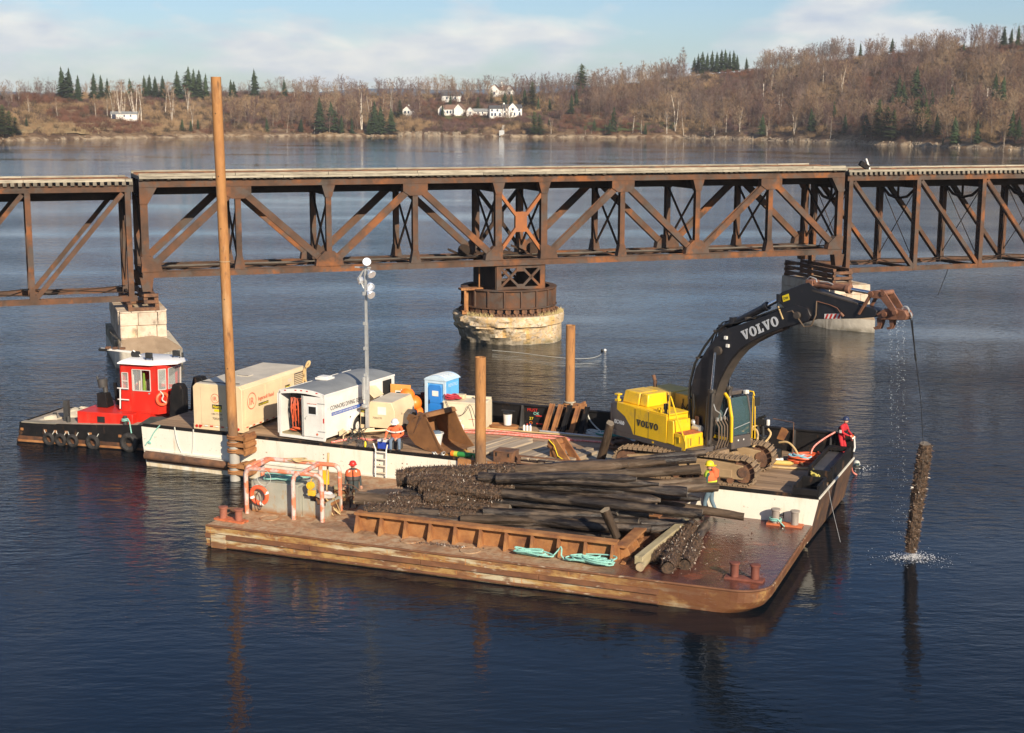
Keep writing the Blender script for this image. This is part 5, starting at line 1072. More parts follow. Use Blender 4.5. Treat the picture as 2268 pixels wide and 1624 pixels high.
# ------------------------------------------------------------------ bucket and bits
def bucket():
    t = thing('digger_bucket', 'big rusty digger bucket lying on its back near the sitting man', 'bucket', **at(BB, 12.85, 1.15, ZD, -16))
    rb = M('brown_bucket_steel', [(0.17, 0.075, 0.028), (0.27, 0.125, 0.045)], 1.3, .8, bump=.008, layers=[((0.09, 0.05, 0.03), 2, (1, 1, 1), .56, .7, .7)])
    out_ = [(2.45, .02), (1.9, .0), (1.2, .03), (.6, .2), (.2, .55), (.08, .95), (.3, 1.3), (.75, 1.55), (1.2, 1.72)]
    side = out_ + [(1.45, 1.25), (1.75, .75), (2.1, .35)]
    W = 1.85
    for y in (0, W - .05): MB().prism(side, y, y + .05, 'y').build('side_plate', rb, t, fix=True)
    sh = MB(); n = len(out_)
    inn = [(x + (.06 if i < 8 else 0), z + .05) for i, (x, z) in enumerate(out_)]
    for i in range(n - 1):
        (a, b), (c, d) = out_[i], out_[i + 1]; (e, f), (g, h) = inn[i], inn[i + 1]
        sh.add([(a, .05, b), (c, .05, d), (c, W - .05, d), (a, W - .05, b), (e, .05, f), (g, .05, h), (g, W - .05, h), (e, W - .05, f)], [(0, 1, 2, 3), (7, 6, 5, 4)])
    sh.build('shell', rb, t, fix=True)
    MB().box(1.0, .0, 1.6, 1.35, W, 1.78, top=(.05, 0, .1, 0)).build('lip', rb, t, bevel=.02); MB().prism([(1.35, 1.45), (1.45, 1.42), (2.2, .2), (2.08, .18)], -.03, -.001, 'y').build('side_cutter', rb, t, fix=True)
    MB().prism([(.55, .75), (.62, .9), (1.15, 1.75), (1.0, 1.82)], -.035, -.001, 'y').build('wear_strip', MT['rust_dark'], t, fix=True)
    MB().box(2.3, .0, -.01, 2.85, W, .05, top=(0, 0, .2, 0)).build('cutting_edge', M('yellow_worn_lip', (0.45, 0.24, 0.05), 3, .7), t)
    for y in (.35, .95): MB().prism([(.15, .9), (-.25, 1.25), (-.1, 1.5), (.45, 1.45)], y, y + .08, 'y').build('bracket_ear', rb, t, fix=True)
bucket(); [o for o in COL.objects if o.name == 'digger_bucket'][0].scale = (.97, 1, .9)
t = thing('white_tub', 'white plastic tub standing inside the rusty bucket', 'tub', **at(BB, 14.2, 1.35, ZD + .08)); MB().lathe([(.22, 0), (.33, .62), (.36, .62), (.36, .58)], (0, 0, 0), 18, caps=True).build('tub', MT['white'], t); c = MB(); c.ball((0, 0, .6), .26, 10, (1, 1, .4)); rough(c, .08, 5); c.build('grey_cloth', MT['denim'], t)
t = thing('pipe_tool', 'green pipe with an orange collar lying at the deck edge left of the middle pile', 'pipe', **at(BB, 15.4, .42, ZD + .12)); MB().cyl((.3, 0, 0), (.9, 0, 0), .11).cyl((.7, .02, .04), (1.3, .02, .04), .06).cyl((1.05, 0, 0), (1.4, 0, 0), .11).build('green_tube', M('green_paint', (0.03, 0.22, 0.05), 2, .5), t); MB().cyl((0, 0, 0), (.14, 0, 0), .12).build('orange_collar', MT['orange'], t); MB().cyl((.14, 0, 0), (.3, 0, 0), .12).build('lime_collar', M('lime_paint', (0.45, 0.5, 0.05), 2, .5), t)
t = thing('shackle_heap', 'small heap of pale wire and shackles at the deck edge beside the bucket', 'shackles', **at(BB, 14.75, .3, ZD)); m_ = MB(); [m_.torus((rnd.uniform(-.2, .4), rnd.uniform(-.1, .15), .08), .1, .02, (rnd.uniform(-1, 1), .5, .6), 12, 5) for k in range(5)]; m_.build('wire', MT['galv'], t)
t = thing('tool_chest', 'brown steel tool chest just right of the middle pile', 'chest', **at(BB, 17.35, .28, ZD)); MB().box(0, 0, 0, .85, .7, .42).build('body', MT['rust_dark'], t, bevel=.02); MB().box(-.02, -.02, .421, .87, .72, .46).build('lid', MT['rust_dark'], t, bevel=.01)
for x in (.12, .66): MB().box(x, -.03, .25, x + .05, -.001, .40).build('latch', MT['black'], t)
t = thing('deck_railing', 'low brown steel frame along the near deck edge right of the tool chest', 'frame', **at(BB, 18.4, .35, ZD)); MB().box(0, 0, .3, 3.2, .1, .36).box(0, 0, 0, .1, .1, .3).box(3.1, 0, 0, 3.2, .1, .3).box(0, -.1, -.0, 3.2, .0, .06).build('rail', MT['rust_dark'], t)
def mat():
    t = thing('timber_mat', 'grey timber mat of loose planks between the middle pile and the digger', 'timber mat', **at(BB, 15.6, 1.5, ZD, -13))
    for k in range(12): w = .34; MB().box(k * .4, rnd.uniform(-.15, .1), .002, k * .4 + w, 2.9 + rnd.uniform(-.3, .3), .12 + rnd.uniform(0, .05), rot=(rnd.uniform(-1.5, 1.5), k * .4, 1.4)).build('plank', M('mat_plank', [(0.26, 0.20, 0.14), (0.42, 0.34, 0.25)], 1.5, .85, bump=.006, stretch=(4, .3, 4), vary=.2) if k == 0 else bpy.data.materials['mat_plank'], t, bevel=.01)
mat()
t = thing('timber_sheet', 'pale worn plywood sheet lying between the mat and the digger tracks', 'sheet', **at(BB, 20.5, 2.2, ZD, -6)); MB().box(0, 0, .002, 2.0, 1.6, .06).build('sheet', MT['timber_pale'], t)
def clevis():
    t = thing('steel_link', 'rusty steel linkage piece standing on the deck behind the timber heap', 'linkage', **at(BB, 19.35, 1.45, ZD, -20))
    MB().box(0, 0, 0, .45, .5, .7).build('block', MT['rust'], t, bevel=.03); 
    for y in (-.06, .5): MB().prism([(-.1, .55), (.1, .9), (.4, .95), (1.25, .1), (1.1, 0), (.75, 0), (.4, .5), (.1, .5)], y, y + .06, 'y').build('side_plate', MT['rust'], t, fix=True)
    MB().cyl((.15, -.1, .72), (.15, .6, .72), .17, n=16).build('pin', MT['rust'], t); MB().tube([(.1, -.15, .9), (.4, -.15, .7), (.6, -.15, .3), (.9, -.16, .2)], .02, 5).build('yellow_cord', MT['sticker_yellow'], t)
clevis()
t = thing('paint_pail', 'white pail with a black lid standing on a hatch by the far bulwark', 'pail', **at(BB, 15.35, 6.35, ZD + .14)); MB().lathe([(.17, 0), (.2, .5)], (0, 0, 0), 16).build('pail', MT['white'], t); MB().lathe([(.21, .5), (.22, .58), (.1, .62)], (0, 0, 0), 16).box(-.3, -.04, .62, .35, .04, .67).build('lid', MT['black'], t)
t = thing('deck_hatch', 'low rusty oval hatch coaming under the white pail', 'hatch', **at(BB, 15.1, 6.3, ZD)); m_ = MB(); m_.lathe([(.62, 0), (.65, .13), (.55, .13), (.5, .1)], (0, 0, 0), 22); [m_.v.__setitem__(i, (v[0] * 1.25, v[1] * .6, v[2])) for i, v in enumerate(m_.v)]; m_.build('coaming', MT['rust'], t)
for k, (x, c) in enumerate(((16.3, 'white bottle with a dark cap'), (16.45, 'white bottle with a pink cap'), (16.6, 'white bottle standing rightmost of three'))):
    t = thing('bottle', c + ' below the painted bulwark notes', 'bottle', **at(BB, x, 6.0, ZD)); MB().lathe([(.06, 0), (.06, .24), (.03, .3)], (0, 0, 0), 10).build('body', MT['white'], t); MB().cyl((0, 0, .3), (0, 0, .36), .035).build('cap', MT[('black', 'red', 'ink_blue')[k]], t)
for k in range(5):
    x = 17.15 + k * .42; t = thing('steel_section', ('rusty orange', 'rusty orange', 'black', 'brown', 'dark')[k] + ' steel section leaning on the far bulwark, %s from the left' % ('first', 'second', 'third', 'fourth', 'fifth')[k], 'steel section', **at(BB, x, 6.3, ZD), group='steel sections leaning on the far bulwark')
    MB().beam((0, 0, .0), (.12, .66, 1.15), .2, .04, up=(0, 1, 0)).beam((-.09, 0, 0), (.03, .66, 1.15), .03, .12, up=(0, 1, 0)).beam((.1, 0, 0), (.22, .66, 1.15), .03, .12, up=(0, 1, 0)).build('section', MT[('rust', 'rust', 'black_steel', 'rust', 'black_steel')[k]], t)
t = thing('white_cloth', 'pale cloth strip tied to the far rusty pile', 'cloth', **at(BB, 18.02, 7.4, 2.0)); m_ = MB(); m_.tube([(0, 0, 1.0), (.06, -.05, .7), (.03, -.04, .3), (.1, 0, -.05)], [.05, .08, .1, .03], 7); m_.torus((-.22, .35, 1.0), .24, .04); m_.build('cloth', MT['timber_pale'], t)
# hoses and ropes lying on the deck
def onb(pts, z=.04): return [BB.w(x, y, ZD + z + .03 * math.sin(k * 1.7)) for k, (x, y) in enumerate(pts)]
rope('red_hose_run', 'red and white striped hose running along the deck to the digger', onb([(9.7, .35), (10.1, 1.0), (10.3, 1.6), (11.0, 1.5), (11.7, 1.8), (12.4, 3.2), (13.2, 4.6), (14.2, 4.6), (15.5, 4.75), (17, 4.9), (18.5, 5.0), (20.0, 5.2), (22, 5.0), (23.5, 4.6)], .06), .045, 'rope_red', 'hose', 6)
rope('red_hose_run', 'second striped hose looping beside the cream tank', onb([(13.4, 4.75), (14.5, 5.1), (15.6, 5.4), (17, 5.3), (18.2, 5.45), (19.0, 5.0)], .06), .04, 'rope_red', 'hose', 6)
t = thing('yellow_pipe', 'long thin yellow pipe lying along the deck below the far bulwark', 'pipe', **at(BB, 14.6, 5.6, ZD + .06)); MB().cyl((0, 0, 0), (5.5, .35, 0), .035, n=8).build('pipe', MT['hose_tan'], t)
t = thing('white_pipe', 'thin white pipe on the deck below the steel sections', 'pipe', **at(BB, 17.0, 6.15, ZD + .05)); MB().cyl((0, 0, 0), (5.6, -.1, 0), .045, n=8).build('pipe', MT['galv'], t)
rope('green_rope', 'dark green rope heap by the far bulwark behind the digger', [BB.w(p.x, p.y, p.z) for p in coil(20.6, 6.3, ZD, .42, 8, .035, .3, 1.6, .8, 41)], .035, M('dark_green_rope', (0.03, 0.20, 0.17), 20, .9))
rope('green_rope', 'grey-green rope heap right of the steel sections', [BB.w(p.x, p.y, p.z) for p in coil(19.6, 6.5, ZD, .3, 6, .03, .3, 1.5, .7, 42)], .03, 'rope_white')
rope('green_rope', 'rope bight hanging on the far bulwark left of the digger', [BB.w(18.9, 7.0, 2.9), BB.w(19.0, 6.95, 2.5), BB.w(19.3, 6.9, 2.2), BB.w(19.7, 6.8, 1.95), BB.w(20.1, 6.6, 1.9)], .03, 'rope_white')
# gear at the bow
def pump():
    t = thing('deck_pump', 'black pump with an upright shaft and brown plate beside the far bulwark at the bow', 'pump', **at(BB, 27.2, 5.6, ZD, -10))
    MB().box(-.4, -.3, 0, .7, .4, .35).cyl((.0, 0, .35), (.0, 0, .9), .2).build('engine', MT['black'], t, bevel=.03); MB().cyl((0, 0, .9), (-.05, 0, 1.65), .07).box(-.3, -.1, 1.35, .1, .15, 1.6).cyl((-.25, 0, 1.6), (.1, 0, 1.75), .06).build('shaft', MT['black'], t); MB().box(.15, -.08, 1.35, .27, .06, 1.6).build('filter', MT['white'], t, bevel=.03)
    MB().prism([(.6, .85), (.9, .8), (1.1, 1.2), (1.0, 1.3), (.8, 1.35)], 0, .04, 'y').build('plate', MT['rust'], t, fix=True); MB().tube([(.3, .3, 1.6), (1.2, .3, 1.55), (1.2, .3, .1)], .02, 5).build('guard_rail', MT['rust_dark'], t); wheel(t, .55, -.5, .26, .12, .26, 'y')
    m_ = MB(); m_.beam((.2, -.4, 0), (.6, -.5, .5), .05, .05).beam((1.0, -.4, 0), (.6, -.5, .5), .05, .05); m_.build('stand', MT['rust_dark'], t)
pump()
def hs(label, pts, r=.045, mat='hose_tan'): rope('tan_hose', label, [BB.w(x, y, ZD + z) for x, y, z in pts], r, mat, 'hose', 7)
hs('tan hose rising in the left arch over the pump', [(25.6, 5.4, .05), (26.0, 5.6, .6), (26.5, 5.8, 1.2), (26.9, 5.85, 1.35), (27.1, 5.8, 1.3)])
hs('second tan hose arch twisting beside the pump', [(27.2, 5.7, 1.35), (26.8, 5.6, 1.3), (26.6, 5.5, 1.0), (26.8, 5.4, .5), (27.0, 5.3, .1)])
hs('tan hose loop falling in front of the pump', [(27.4, 5.6, 1.2), (27.6, 5.5, 1.0), (27.2, 5.2, .5), (26.7, 5.0, .05), (26.3, 5.0, .05)])
hs('thick tan hose curving right from the pump into the orange hose coil', [(27.9, 5.5, .7), (28.3, 5.4, .8), (28.7, 5.2, .5), (28.9, 5.0, .1), (29.1, 4.6, .08)])
hs('tan hose looping high left of the pump shaft', [(26.3, 5.2, .05), (26.5, 5.4, .9), (26.9, 5.6, 1.25), (27.1, 5.3, .8), (26.8, 5.1, .3), (26.5, 4.9, .05)])
hs('short tan hose stub lying before the pump', [(26.2, 4.7, .1), (26.6, 4.8, .25), (27.0, 4.9, .4)])
hs('tan hose running to the bow past the orange coil', [(27.3, 3.9, .06), (28.0, 3.8, .06), (28.9, 3.95, .06), (29.6, 4.2, .06)])
rope('orange_hose', 'orange hose coil at the bow with light blue rope in its middle', [BB.w(p.x, p.y, p.z) for p in coil(29.0, 5.3, ZD, .62, 9, .035, .1, 1.1, .95, 51, .03)], .035, M('orange_hose', (0.62, 0.10, 0.03), 5, .5), 'hose')
rope('blue_rope', 'light blue rope bundle inside the orange hose coil', [BB.w(p.x, p.y, p.z) for p in coil(28.8, 5.1, ZD + .15, .25, 6, .035, .3, 1.5, .7, 52)], .035, M('light_blue_rope', (0.25, 0.50, 0.60), 20, .8))
t = thing('yellow_float', 'long yellow tube lying on the deck in front of the pump', 'tube', **at(BB, 27.0, 4.35, ZD + .09, 8)); MB().tube([(0, 0, 0), (.1, 0, 0), (1.6, 0, 0), (1.75, 0, 0)], [.03, .1, .1, .03], 10).build('tube', M('dull_yellow_plastic', (0.62, 0.42, 0.12), 3, .6), t)
rope('yellow_rope', 'yellow rope bundle draped over the bow between the dark bulwark pieces', [BB.w(29.9 + .12 * math.sin(k * 1.3) + k * .014, 2.6 - k * .03 + .12 * math.cos(k * 1.9), ZD + .3 - .16 * abs(math.sin(k * .8)) + .1) for k in range(34)], .04, 'rope_yellow')
for k, (x, y, lb) in enumerate(((26.9, 4.9, 'white can lying leftmost in front of the pump'), (27.4, 4.85, 'white can lying in the middle in front of the pump'), (27.9, 4.9, 'white bottle lying nearest the orange coil'))):
    t = thing('can', lb, 'can', **at(BB, x, y, ZD + .08, 20 * k)); MB().cyl((0, 0, 0), (.35, 0, 0), .08, n=12).build('body', MT['white'], t)
rope('bow_line', 'thin white line hanging from the near bow corner to the water', [BB.w(30.75, 1.3, 2.1), BB.w(30.95, 1.1, 1.4), BB.w(31.5, .3, .2)], .008, 'galv')
rope('red_hose', 'red and white diver umbilical hanging from the red worker\'s hands into the water', [P(1885, 966, 2.9), P(1888, 985, 2.2), P(1884, 1015, 1.1), P(1886, 1045, .25), P(1897, 1052, .0)], .045, 'rope_red', 'hose', 6)
rope('red_hose', 'red hose lying from the worker in red down to the orange coil', [BB.w(30.0, 6.4, 3.0), BB.w(29.6, 6.1, 2.75), BB.w(29.2, 5.8, 2.4), BB.w(29.2, 5.6, 2.0)], .035, 'rope_red', 'hose', 6)
# cooler and clutter near the sitting man
t = thing('cooler', 'small blue cooler with a white lid beside the sitting man', 'cooler', **at(BB, 11.95, .36, ZD)); MB().box(0, 0, 0, .48, .3, .3).build('body', MT['cooler_blue'], t, bevel=.02); MB().box(-.01, -.01, .301, .49, .31, .39).build('lid', MT['white'], t, bevel=.02)
m_ = MB(); q = random.Random(12)
for k in range(26): c = BB.w(q.uniform(10.2, 11.7), q.uniform(.3, 1.3), ZD + .05); s_ = q.uniform(.04, .13); m_.box(c.x - s_, c.y - s_ * .6, ZD, c.x + s_, c.y + s_ * .6, ZD + s_)
tag(m_.build('deck_clutter', MT['mach_grey']), 'grey scraps of gear on the deck left of the blue cooler', 'scraps', kind='stuff')
m_ = MB()
for k in range(9): x = q.uniform(10.0, 11.2); y = q.uniform(.5, 1.8); m_.tube([BB.w(x, y, ZD + .03), BB.w(x + q.uniform(-.5, .5), y + q.uniform(-.5, .5), ZD + .5), BB.w(x + q.uniform(-.6, .6), y + q.uniform(-.4, .4), ZD + .05)], .02, 5)
tag(m_.build('tangled_cables', MT['black']), 'tangle of black cables under the light tower drawbar', 'cables', kind='stuff')
t = thing('yellow_bottle', 'small yellow bottle left of the blue cooler', 'bottle', **at(BB, 11.4, .3, ZD)); MB().lathe([(.05, 0), (.05, .2), (.02, .28)], (0, 0, 0), 10).build('body', MT['sticker_yellow'], t)
# floating marker and lines by the round pier
t = thing('marker_float', 'white and black float on the water right of the round pier', 'float', P(1340, 778, 0)); MB().ball((0, 0, .06), .10, 12).build('white_half', MT['white'], t); MB().ball((-.2, 0, .06), .09, 10).build('dark_end', MT['black'], t)
rope('floating_line', 'pale line floating from the marker float back to the barge', [P(x, y, .02) for x, y in ((1332, 784), (1325, 790), (1300, 795), (1255, 794), (1200, 788), (1150, 781), (1090, 776))], .012, 'rope_white')
# ------------------------------------------------------------------ tug
def tug():
    t = thing('tug_boat', 'red and black tug with a white wheelhouse roof at the left end of the barge', 'tug', **at(TG, 0, 0, 0))
    L_, W = 8.6, 3.95
    # hull with a chine and rising sheer
    xs = [0, .4, 2, 4, 6, 7.6, 8.6]
    def sec(x): zt = .98 + .42 * max(0, (x - 1) / 7.6) ** 1.2; o = .28 if x < .1 else 0; return [(x + (-.0 if x else 0), .02 + (.1 if x == 0 else 0), zt), (x, .0, .35), (x - (.15 if x == 0 else 0), .0, .05), (x + (.25 if x == 0 else 0), .25, -.7)]
    mb = MB(); rows = []
    for x in xs:
        s_ = sec(x); full = s_ + [(a, W - b, c) for a, b, c in reversed(s_)]; rows.append(full)
    n = len(rows[0])
    for r_ in rows: mb.v += r_
    for i in range(len(xs) - 1):
        for k in range(n - 1): mb.f.append((i * n + k, i * n + k + 1, (i + 1) * n + k + 1, (i + 1) * n + k)); mb.m.append(1 if k in (1, n - 3) else 0)
    mb.f.append(tuple(range(n))); mb.f.append(tuple((len(xs) - 1) * n + k for k in reversed(range(n)))); mb.m += [0, 0]
    mb.build('hull', [MT['black_steel'], M('hull_waterline_rust', [(0.035, 0.02, 0.016), (0.20, 0.08, 0.03)], 1.5, .7, layers=[((0.03, 0.025, 0.025), 1.2, (1, 1, 1), .45, .6, .8)])], t, fix=True)
    MB().box(-.02, -.03, .06, 8.6, .01, .16).build('waterline_strake', MT['rust'], t)
    tr = M('grey_tan_deck', [(0.25, 0.20, 0.15), (0.42, 0.36, 0.28)], 1.2, .8, layers=[((0.16, 0.08, 0.04), 1.5, (1, 1, 1), .55, .68, .7)])
    MB().add([(.05, .14, .93), (8.5, .1, 1.30), (8.5, W - .1, 1.30), (.05, W - .14, .93)], [(0, 1, 2, 3)]).build('deck', tr, t, fix=True)
    MB().box(.15, .05, .985, 2.0, .4, 1.03).build('deck_plate', MT['timber_pale'], t)
    # engine house
    MB().box(3.0, .45, .9, 6.0, 3.3, 1.64).build('engine_house', MT['tug_red'], t, bevel=.03); MB().box(4.1, .43, 1.15, 4.5, .449, 1.45).build('vent_grille', MT['screen_dark'], t)
    # exhaust trunk, funnels
    MB().box(3.45, 1.5, 1.65, 4.02, 2.15, 2.35, top=(.02, 0, .08, .2)).build('exhaust_trunk', MT['black_steel'], t, bevel=.02)
    MB().cyl((3.75, 1.85, 2.35), (3.72, 1.85, 2.6), .12).cyl((3.62, 1.85, 2.6), (3.58, 1.85, 3.0), .22, .25, 18).cyl((3.38, 1.8, 2.9), (3.34, 1.8, 3.12), .05).build('exhaust_silencer', MT['grey_dark'], t)
    MB().prism([(4.0, 1.65), (4.25, 1.65), (4.08, 2.75), (3.9, 2.75)], 2.3, 2.36, 'y').build('funnel_plate', MT['black_steel'], t, fix=True)
    # second exhaust behind the cabin's left corner
    MB().cyl((4.75, 3.0, 1.73), (4.75, 3.0, 3.0), .14).cyl((4.75, 3.0, 3.0), (4.75, 3.0, 3.75), .3, .3, 18).cyl((4.75, 3.0, 2.5), (4.75, 3.0, 2.8), .26).build('exhaust_silencer', MT['grey_dark'], t)
    ex = MB().lathe([(.09, 0), (.09, .5), (.05, .58), (.03, .64)], (4.75, 2.35, 1.95), 12).build('fire_extinguisher', MT['red'], t); MB().box(4.6, 2.45, 1.8, 4.9, 2.55, 2.65).build('extinguisher_board', MT['black'], t)
    MB().lathe([(.092, .16), (.092, .32)], (4.75, 2.35, 1.95), 12, caps=False).build('label', MT['white'], ex)
    # wheelhouse: slightly tapered, chamfered front corner
    x0, x1, y0, y1, z0, z1 = 4.95, 7.2, 1.25, 3.35, 1.68, 3.95
    def wall(a, b, name='wheelhouse_wall', wins=(), tilt=0.0):
        """wall from plan point a to b with window openings (u0,u1,w0,w1) in metres"""
        a, b = Vector((*a, 0)), Vector((*b, 0)); d = (b - a); Ln = d.length; d.normalize(); nrm = Vector((d.y, -d.x, 0)); H = z1 - z0
        us = sorted({0, Ln} | {w[0] for w in wins} | {w[1] for w in wins}); zs = sorted({0, H} | {w[2] for w in wins} | {w[3] for w in wins}); mb = MB()
        pt = lambda u, z, o: tuple(a + d * u + nrm * (o + tilt * z) + Vector((0, 0, z0 + z)))
        for i in range(len(us) - 1):
            for j in range(len(zs) - 1):
                u, z = (us[i] + us[i + 1]) / 2, (zs[j] + zs[j + 1]) / 2
                if any(w[0] < u < w[1] and w[2] < z < w[3] for w in wins): continue
                q4 = [(us[i], zs[j]), (us[i + 1], zs[j]), (us[i + 1], zs[j + 1]), (us[i], zs[j + 1])]
                mb.add([pt(u_, z_, 0) for u_, z_ in q4] + [pt(u_, z_, -.05) for u_, z_ in q4], [(0, 1, 2, 3), (7, 6, 5, 4), (0, 4, 5, 1), (1, 5, 6, 2), (2, 6, 7, 3), (3, 7, 4, 0)])
        w_ = mb.build(name, MT['tug_red'], t, smooth=False, fix=True)
        for w in wins:
            f = MB(); q4 = [(w[0], w[2]), (w[1], w[2]), (w[1], w[3]), (w[0], w[3])]
            for k in range(4):
                (ua, za), (ub, zb_) = q4[k], q4[(k + 1) % 4]; f.beam(pt(ua, za, .01), pt(ub, zb_, .01), .035, .045, up=nrm)
            if len(w) > 4:
                if w[4] == 'v': f.beam(pt((w[0] + w[1]) / 2, w[2], .0), pt((w[0] + w[1]) / 2, w[3], .0), .05, .05, up=nrm)
                else: f.beam(pt(w[0], (w[2] + w[3]) / 2, .0), pt(w[1], (w[2] + w[3]) / 2, .0), .05, .05, up=nrm)
            fo = f.build('window_frame', MT['galv'] if False else M('aluminium_frame', (0.55, 0.52, 0.48), 3, .4), w_)
            u1 = (w[0] + w[1]) / 2 if len(w) > 5 else w[1]
            MB().add([pt(w[0], w[2], -.02), pt(u1, w[2], -.02), pt(u1, w[3], -.02), pt(w[0], w[3], -.02)], [(0, 1, 2, 3)]).build('pane', GLS, w_)
        return w_
    global GLS
    GLS = bpy.data.materials.new('clear_cab_glass'); GLS.use_nodes = True; b = GLS.node_tree.nodes['Principled BSDF']
    b.inputs['Base Color'].default_value = (0.75, 0.8, 0.78, 1); b.inputs['Roughness'].default_value = .02; b.inputs['Alpha'].default_value = .28; b.inputs['Specular IOR Level'].default_value = .7
    wall((x0, y0), (x0 + .5, y0), 'side_door', [(.1, .42, 1.0, 1.82, 'h')])
    wall((x0 + .5, y0), (6.9, y0), wins=[(.16, 1.12, .98, 2.0, 'v', 1)])
    wall((6.9, y0), (x1, y0 + .4), wins=[(.06, .44, 1.06, 2.05)], tilt=.03); wall((x1, y0 + .4), (x1, y1 - .4), wins=[(.05, 1.25, 1.06, 2.05)], tilt=.04); wall((x1, y1 - .4), (6.9, y1), wins=[(.06, .44, 1.06, 2.05)], tilt=.03)
    wall((6.9, y1), (x0, y1), wins=[(.15, 1.2, .95, 1.86)]); wall((x0, y1), (x0, y0), wins=[(.6, 1.5, 1.0, 1.8)])
    MB().prism([(x0 - .05, y0 - .04), (6.92, y0 - .04), (x1 + .03, y0 + .38), (x1 + .03, y1 - .38), (6.92, y1 + .04), (x0 - .05, y1 + .04)], z0 - .12, z0, 'z').build('wheelhouse_base', MT['tug_red'], t)
    MB().box(5.7, .9, 1.2, 6.7, 3.0, 1.61).build('wheelhouse_plinth', MT['tug_red'], t)
    rf = MB(); o0 = [(x0 - .02, y0 - .2), (6.7, y0 - .22), (7.75, y0 + .55), (7.75, y1 - .5), (6.7, y1 + .2), (x0 - .02, y1 + .15)]; o1 = [(x0 + .12, y0 - .0), (6.6, y0 + .02), (7.6, y0 + .65), (7.6, y1 - .6), (6.6, y1 + .05), (x0 + .1, y1)]
    n = 6; rf.v = [(x, y, z1 + .0) for x, y in o0] + [(x, y, z1 + .05) for x, y in o0] + [(x, y, z1 + .16) for x, y in o1]
    rf.f = [tuple(reversed(range(n)))] + [(i, (i + 1) % n, n + (i + 1) % n, n + i) for i in range(n)] + [(n + i, n + (i + 1) % n, 2 * n + (i + 1) % n, 2 * n + i) for i in range(n)] + [tuple(2 * n + i for i in range(n))]; rf.m = [0] * len(rf.f)
    rf.build('roof', MT['white_roof'], t, fix=True)
    for x, y in ((6.35, 1.6), (7.25, 2.6)):
        f = MB().box(x - .17, y - .09, z1 + .24, x + .17, y + .06, z1 + .52).build('roof_floodlight', MT['black'], t, bevel=.02); MB().box(x - .2, y - .03, z1 + .15, x - .175, y + .03, z1 + .3).box(x + .175, y - .03, z1 + .15, x + .2, y + .03, z1 + .3).build('bracket', MT['black'], f)
    MB().cyl((7.5, 2.75, z1 + .15), (7.5, 2.75, z1 + .4), .05).build('aerial', MT['black'], t)
    # folded mast with lamps reaching aft from the roof
    MB().beam((5.3, 2.2, z1 + .38), (3.2, 2.5, z1 + .42), .07, .09).beam((5.5, 2.3, z1 + .2), (5.2, 2.1, z1 + .5), .05, .05).build('mast', MT['white'], t); MB().cyl((3.1, 2.5, z1 + .38), (3.6, 2.45, z1 + .38), .08).cyl((5.1, 2.2, z1 + .3), (5.45, 2.2, z1 + .3), .15).build('mast_head', MT['black'], t)
    for x in (3.55, 3.95, 4.35): MB().box(x, 2.3, z1 + .46, x + .2, 2.5, z1 + .56).build('mast_lamp', MT['rust_dark'], t)
    # ladder rails on the cabin corner
    m_ = MB(); m_.cyl((4.95, 1.12, 1.75), (5.0, 1.12, 2.75), .035)
    for z in (2.75, 2.2): m_.cyl((4.85, 1.12, z), (5.45, 1.12, z), .03)
    m_.build('white_handrail', MT['white'], t)
    lb = MB().torus((7.12, 1.36, 2.3), .28, .075, (.8, -.6, 0), 22, 8).build('life_ring', bpy.data.materials['lifebuoy_orange'], t); MB().tube(soft([(7.1, 1.2, 2.7), (7.25, 1.28, 2.5), (7.15, 1.2, 2.3), (7.3, 1.3, 2.15)]), .035, 6).build('life_ring_rope', MT['rope_white'], lb)
    MB().cyl((6.5, 1.24, 2.55), (6.5, 1.2, 2.55), .04).build('door_knob', MT['galv'], t)
    # helm inside
    MB().box(6.3, 1.8, z0, 6.9, 2.9, z0 + .9).build('console', MT['black'], t); MB().box(5.5, 2.0, z0, 5.9, 2.5, z0 + 1.3).build('seat', MT['beige'], t); MB().box(5.45, 1.45, z0 + .9, 5.55, 1.5, z0 + 1.7).build('paper_roll', MT['white'], t); MB().cyl((6.05, 1.55, z0 + .8), (6.05, 1.55, z0 + 1.8), .1, .05).build('green_jacket', M('green_jacket_cloth', (0.15, 0.25, 0.03), 4, .8), t)
    # posts, bitts and push knees
    MB().box(2.05, .75, .95, 2.3, .95, 2.05).build('tow_post', MT['grey_dark'], t)
    for x in (2.75, 3.0): MB().cyl((x - .05, 3.1, 1.0), (x - .05, 3.1, 2.0), .08).build('far_bitt', MT['rust_dark'], t)
    MB().cyl((2.45, .55, .95), (2.45, .55, 1.35), .09).cyl((1.0, 1.6, .93), (1.0, 1.6, 1.2), .1).build('near_bitt', MT['grey_dark'], t)
    MB().tube([(2.6, 3.2, 2.0), (3.3, 3.0, 1.9), (3.6, 3.1, 1.6)], .03, 5).build('rail_bar', MT['grey_dark'], t)
    for y in (.85, 2.9): MB().prism([(7.7, 1.1), (8.5, 1.1), (8.5, 2.9), (8.35, 3.15), (7.95, 3.15), (7.8, 2.6)], y, y + .5, 'y').build('push_knee', MT['black_steel'], t, bevel=.03, fix=True)
    MB().prism([(6.3, 1.15), (8.6, 1.2), (8.6, 1.5), (7.8, 1.75), (7.2, 1.7)], .02, .1, 'y').build('bow_bulwark', MT['grey_dark'], t, fix=True)
    # canvas and rope heaps aft
    m_ = MB(); m_.ball((1.0, 1.2, .95), .42, 20, (1.3, 1, .4)).ball((1.9, 2.3, 1.0), .5, 20, (1.1, 1.2, .45)).ball((1.5, 3.0, 1.0), .45, 12, (1, 1, .6)); rough(m_, .35, 3.5, 6); m_.build('canvas_heap', M('pale_canvas', (0.50, 0.44, 0.34), 2, .9), t)
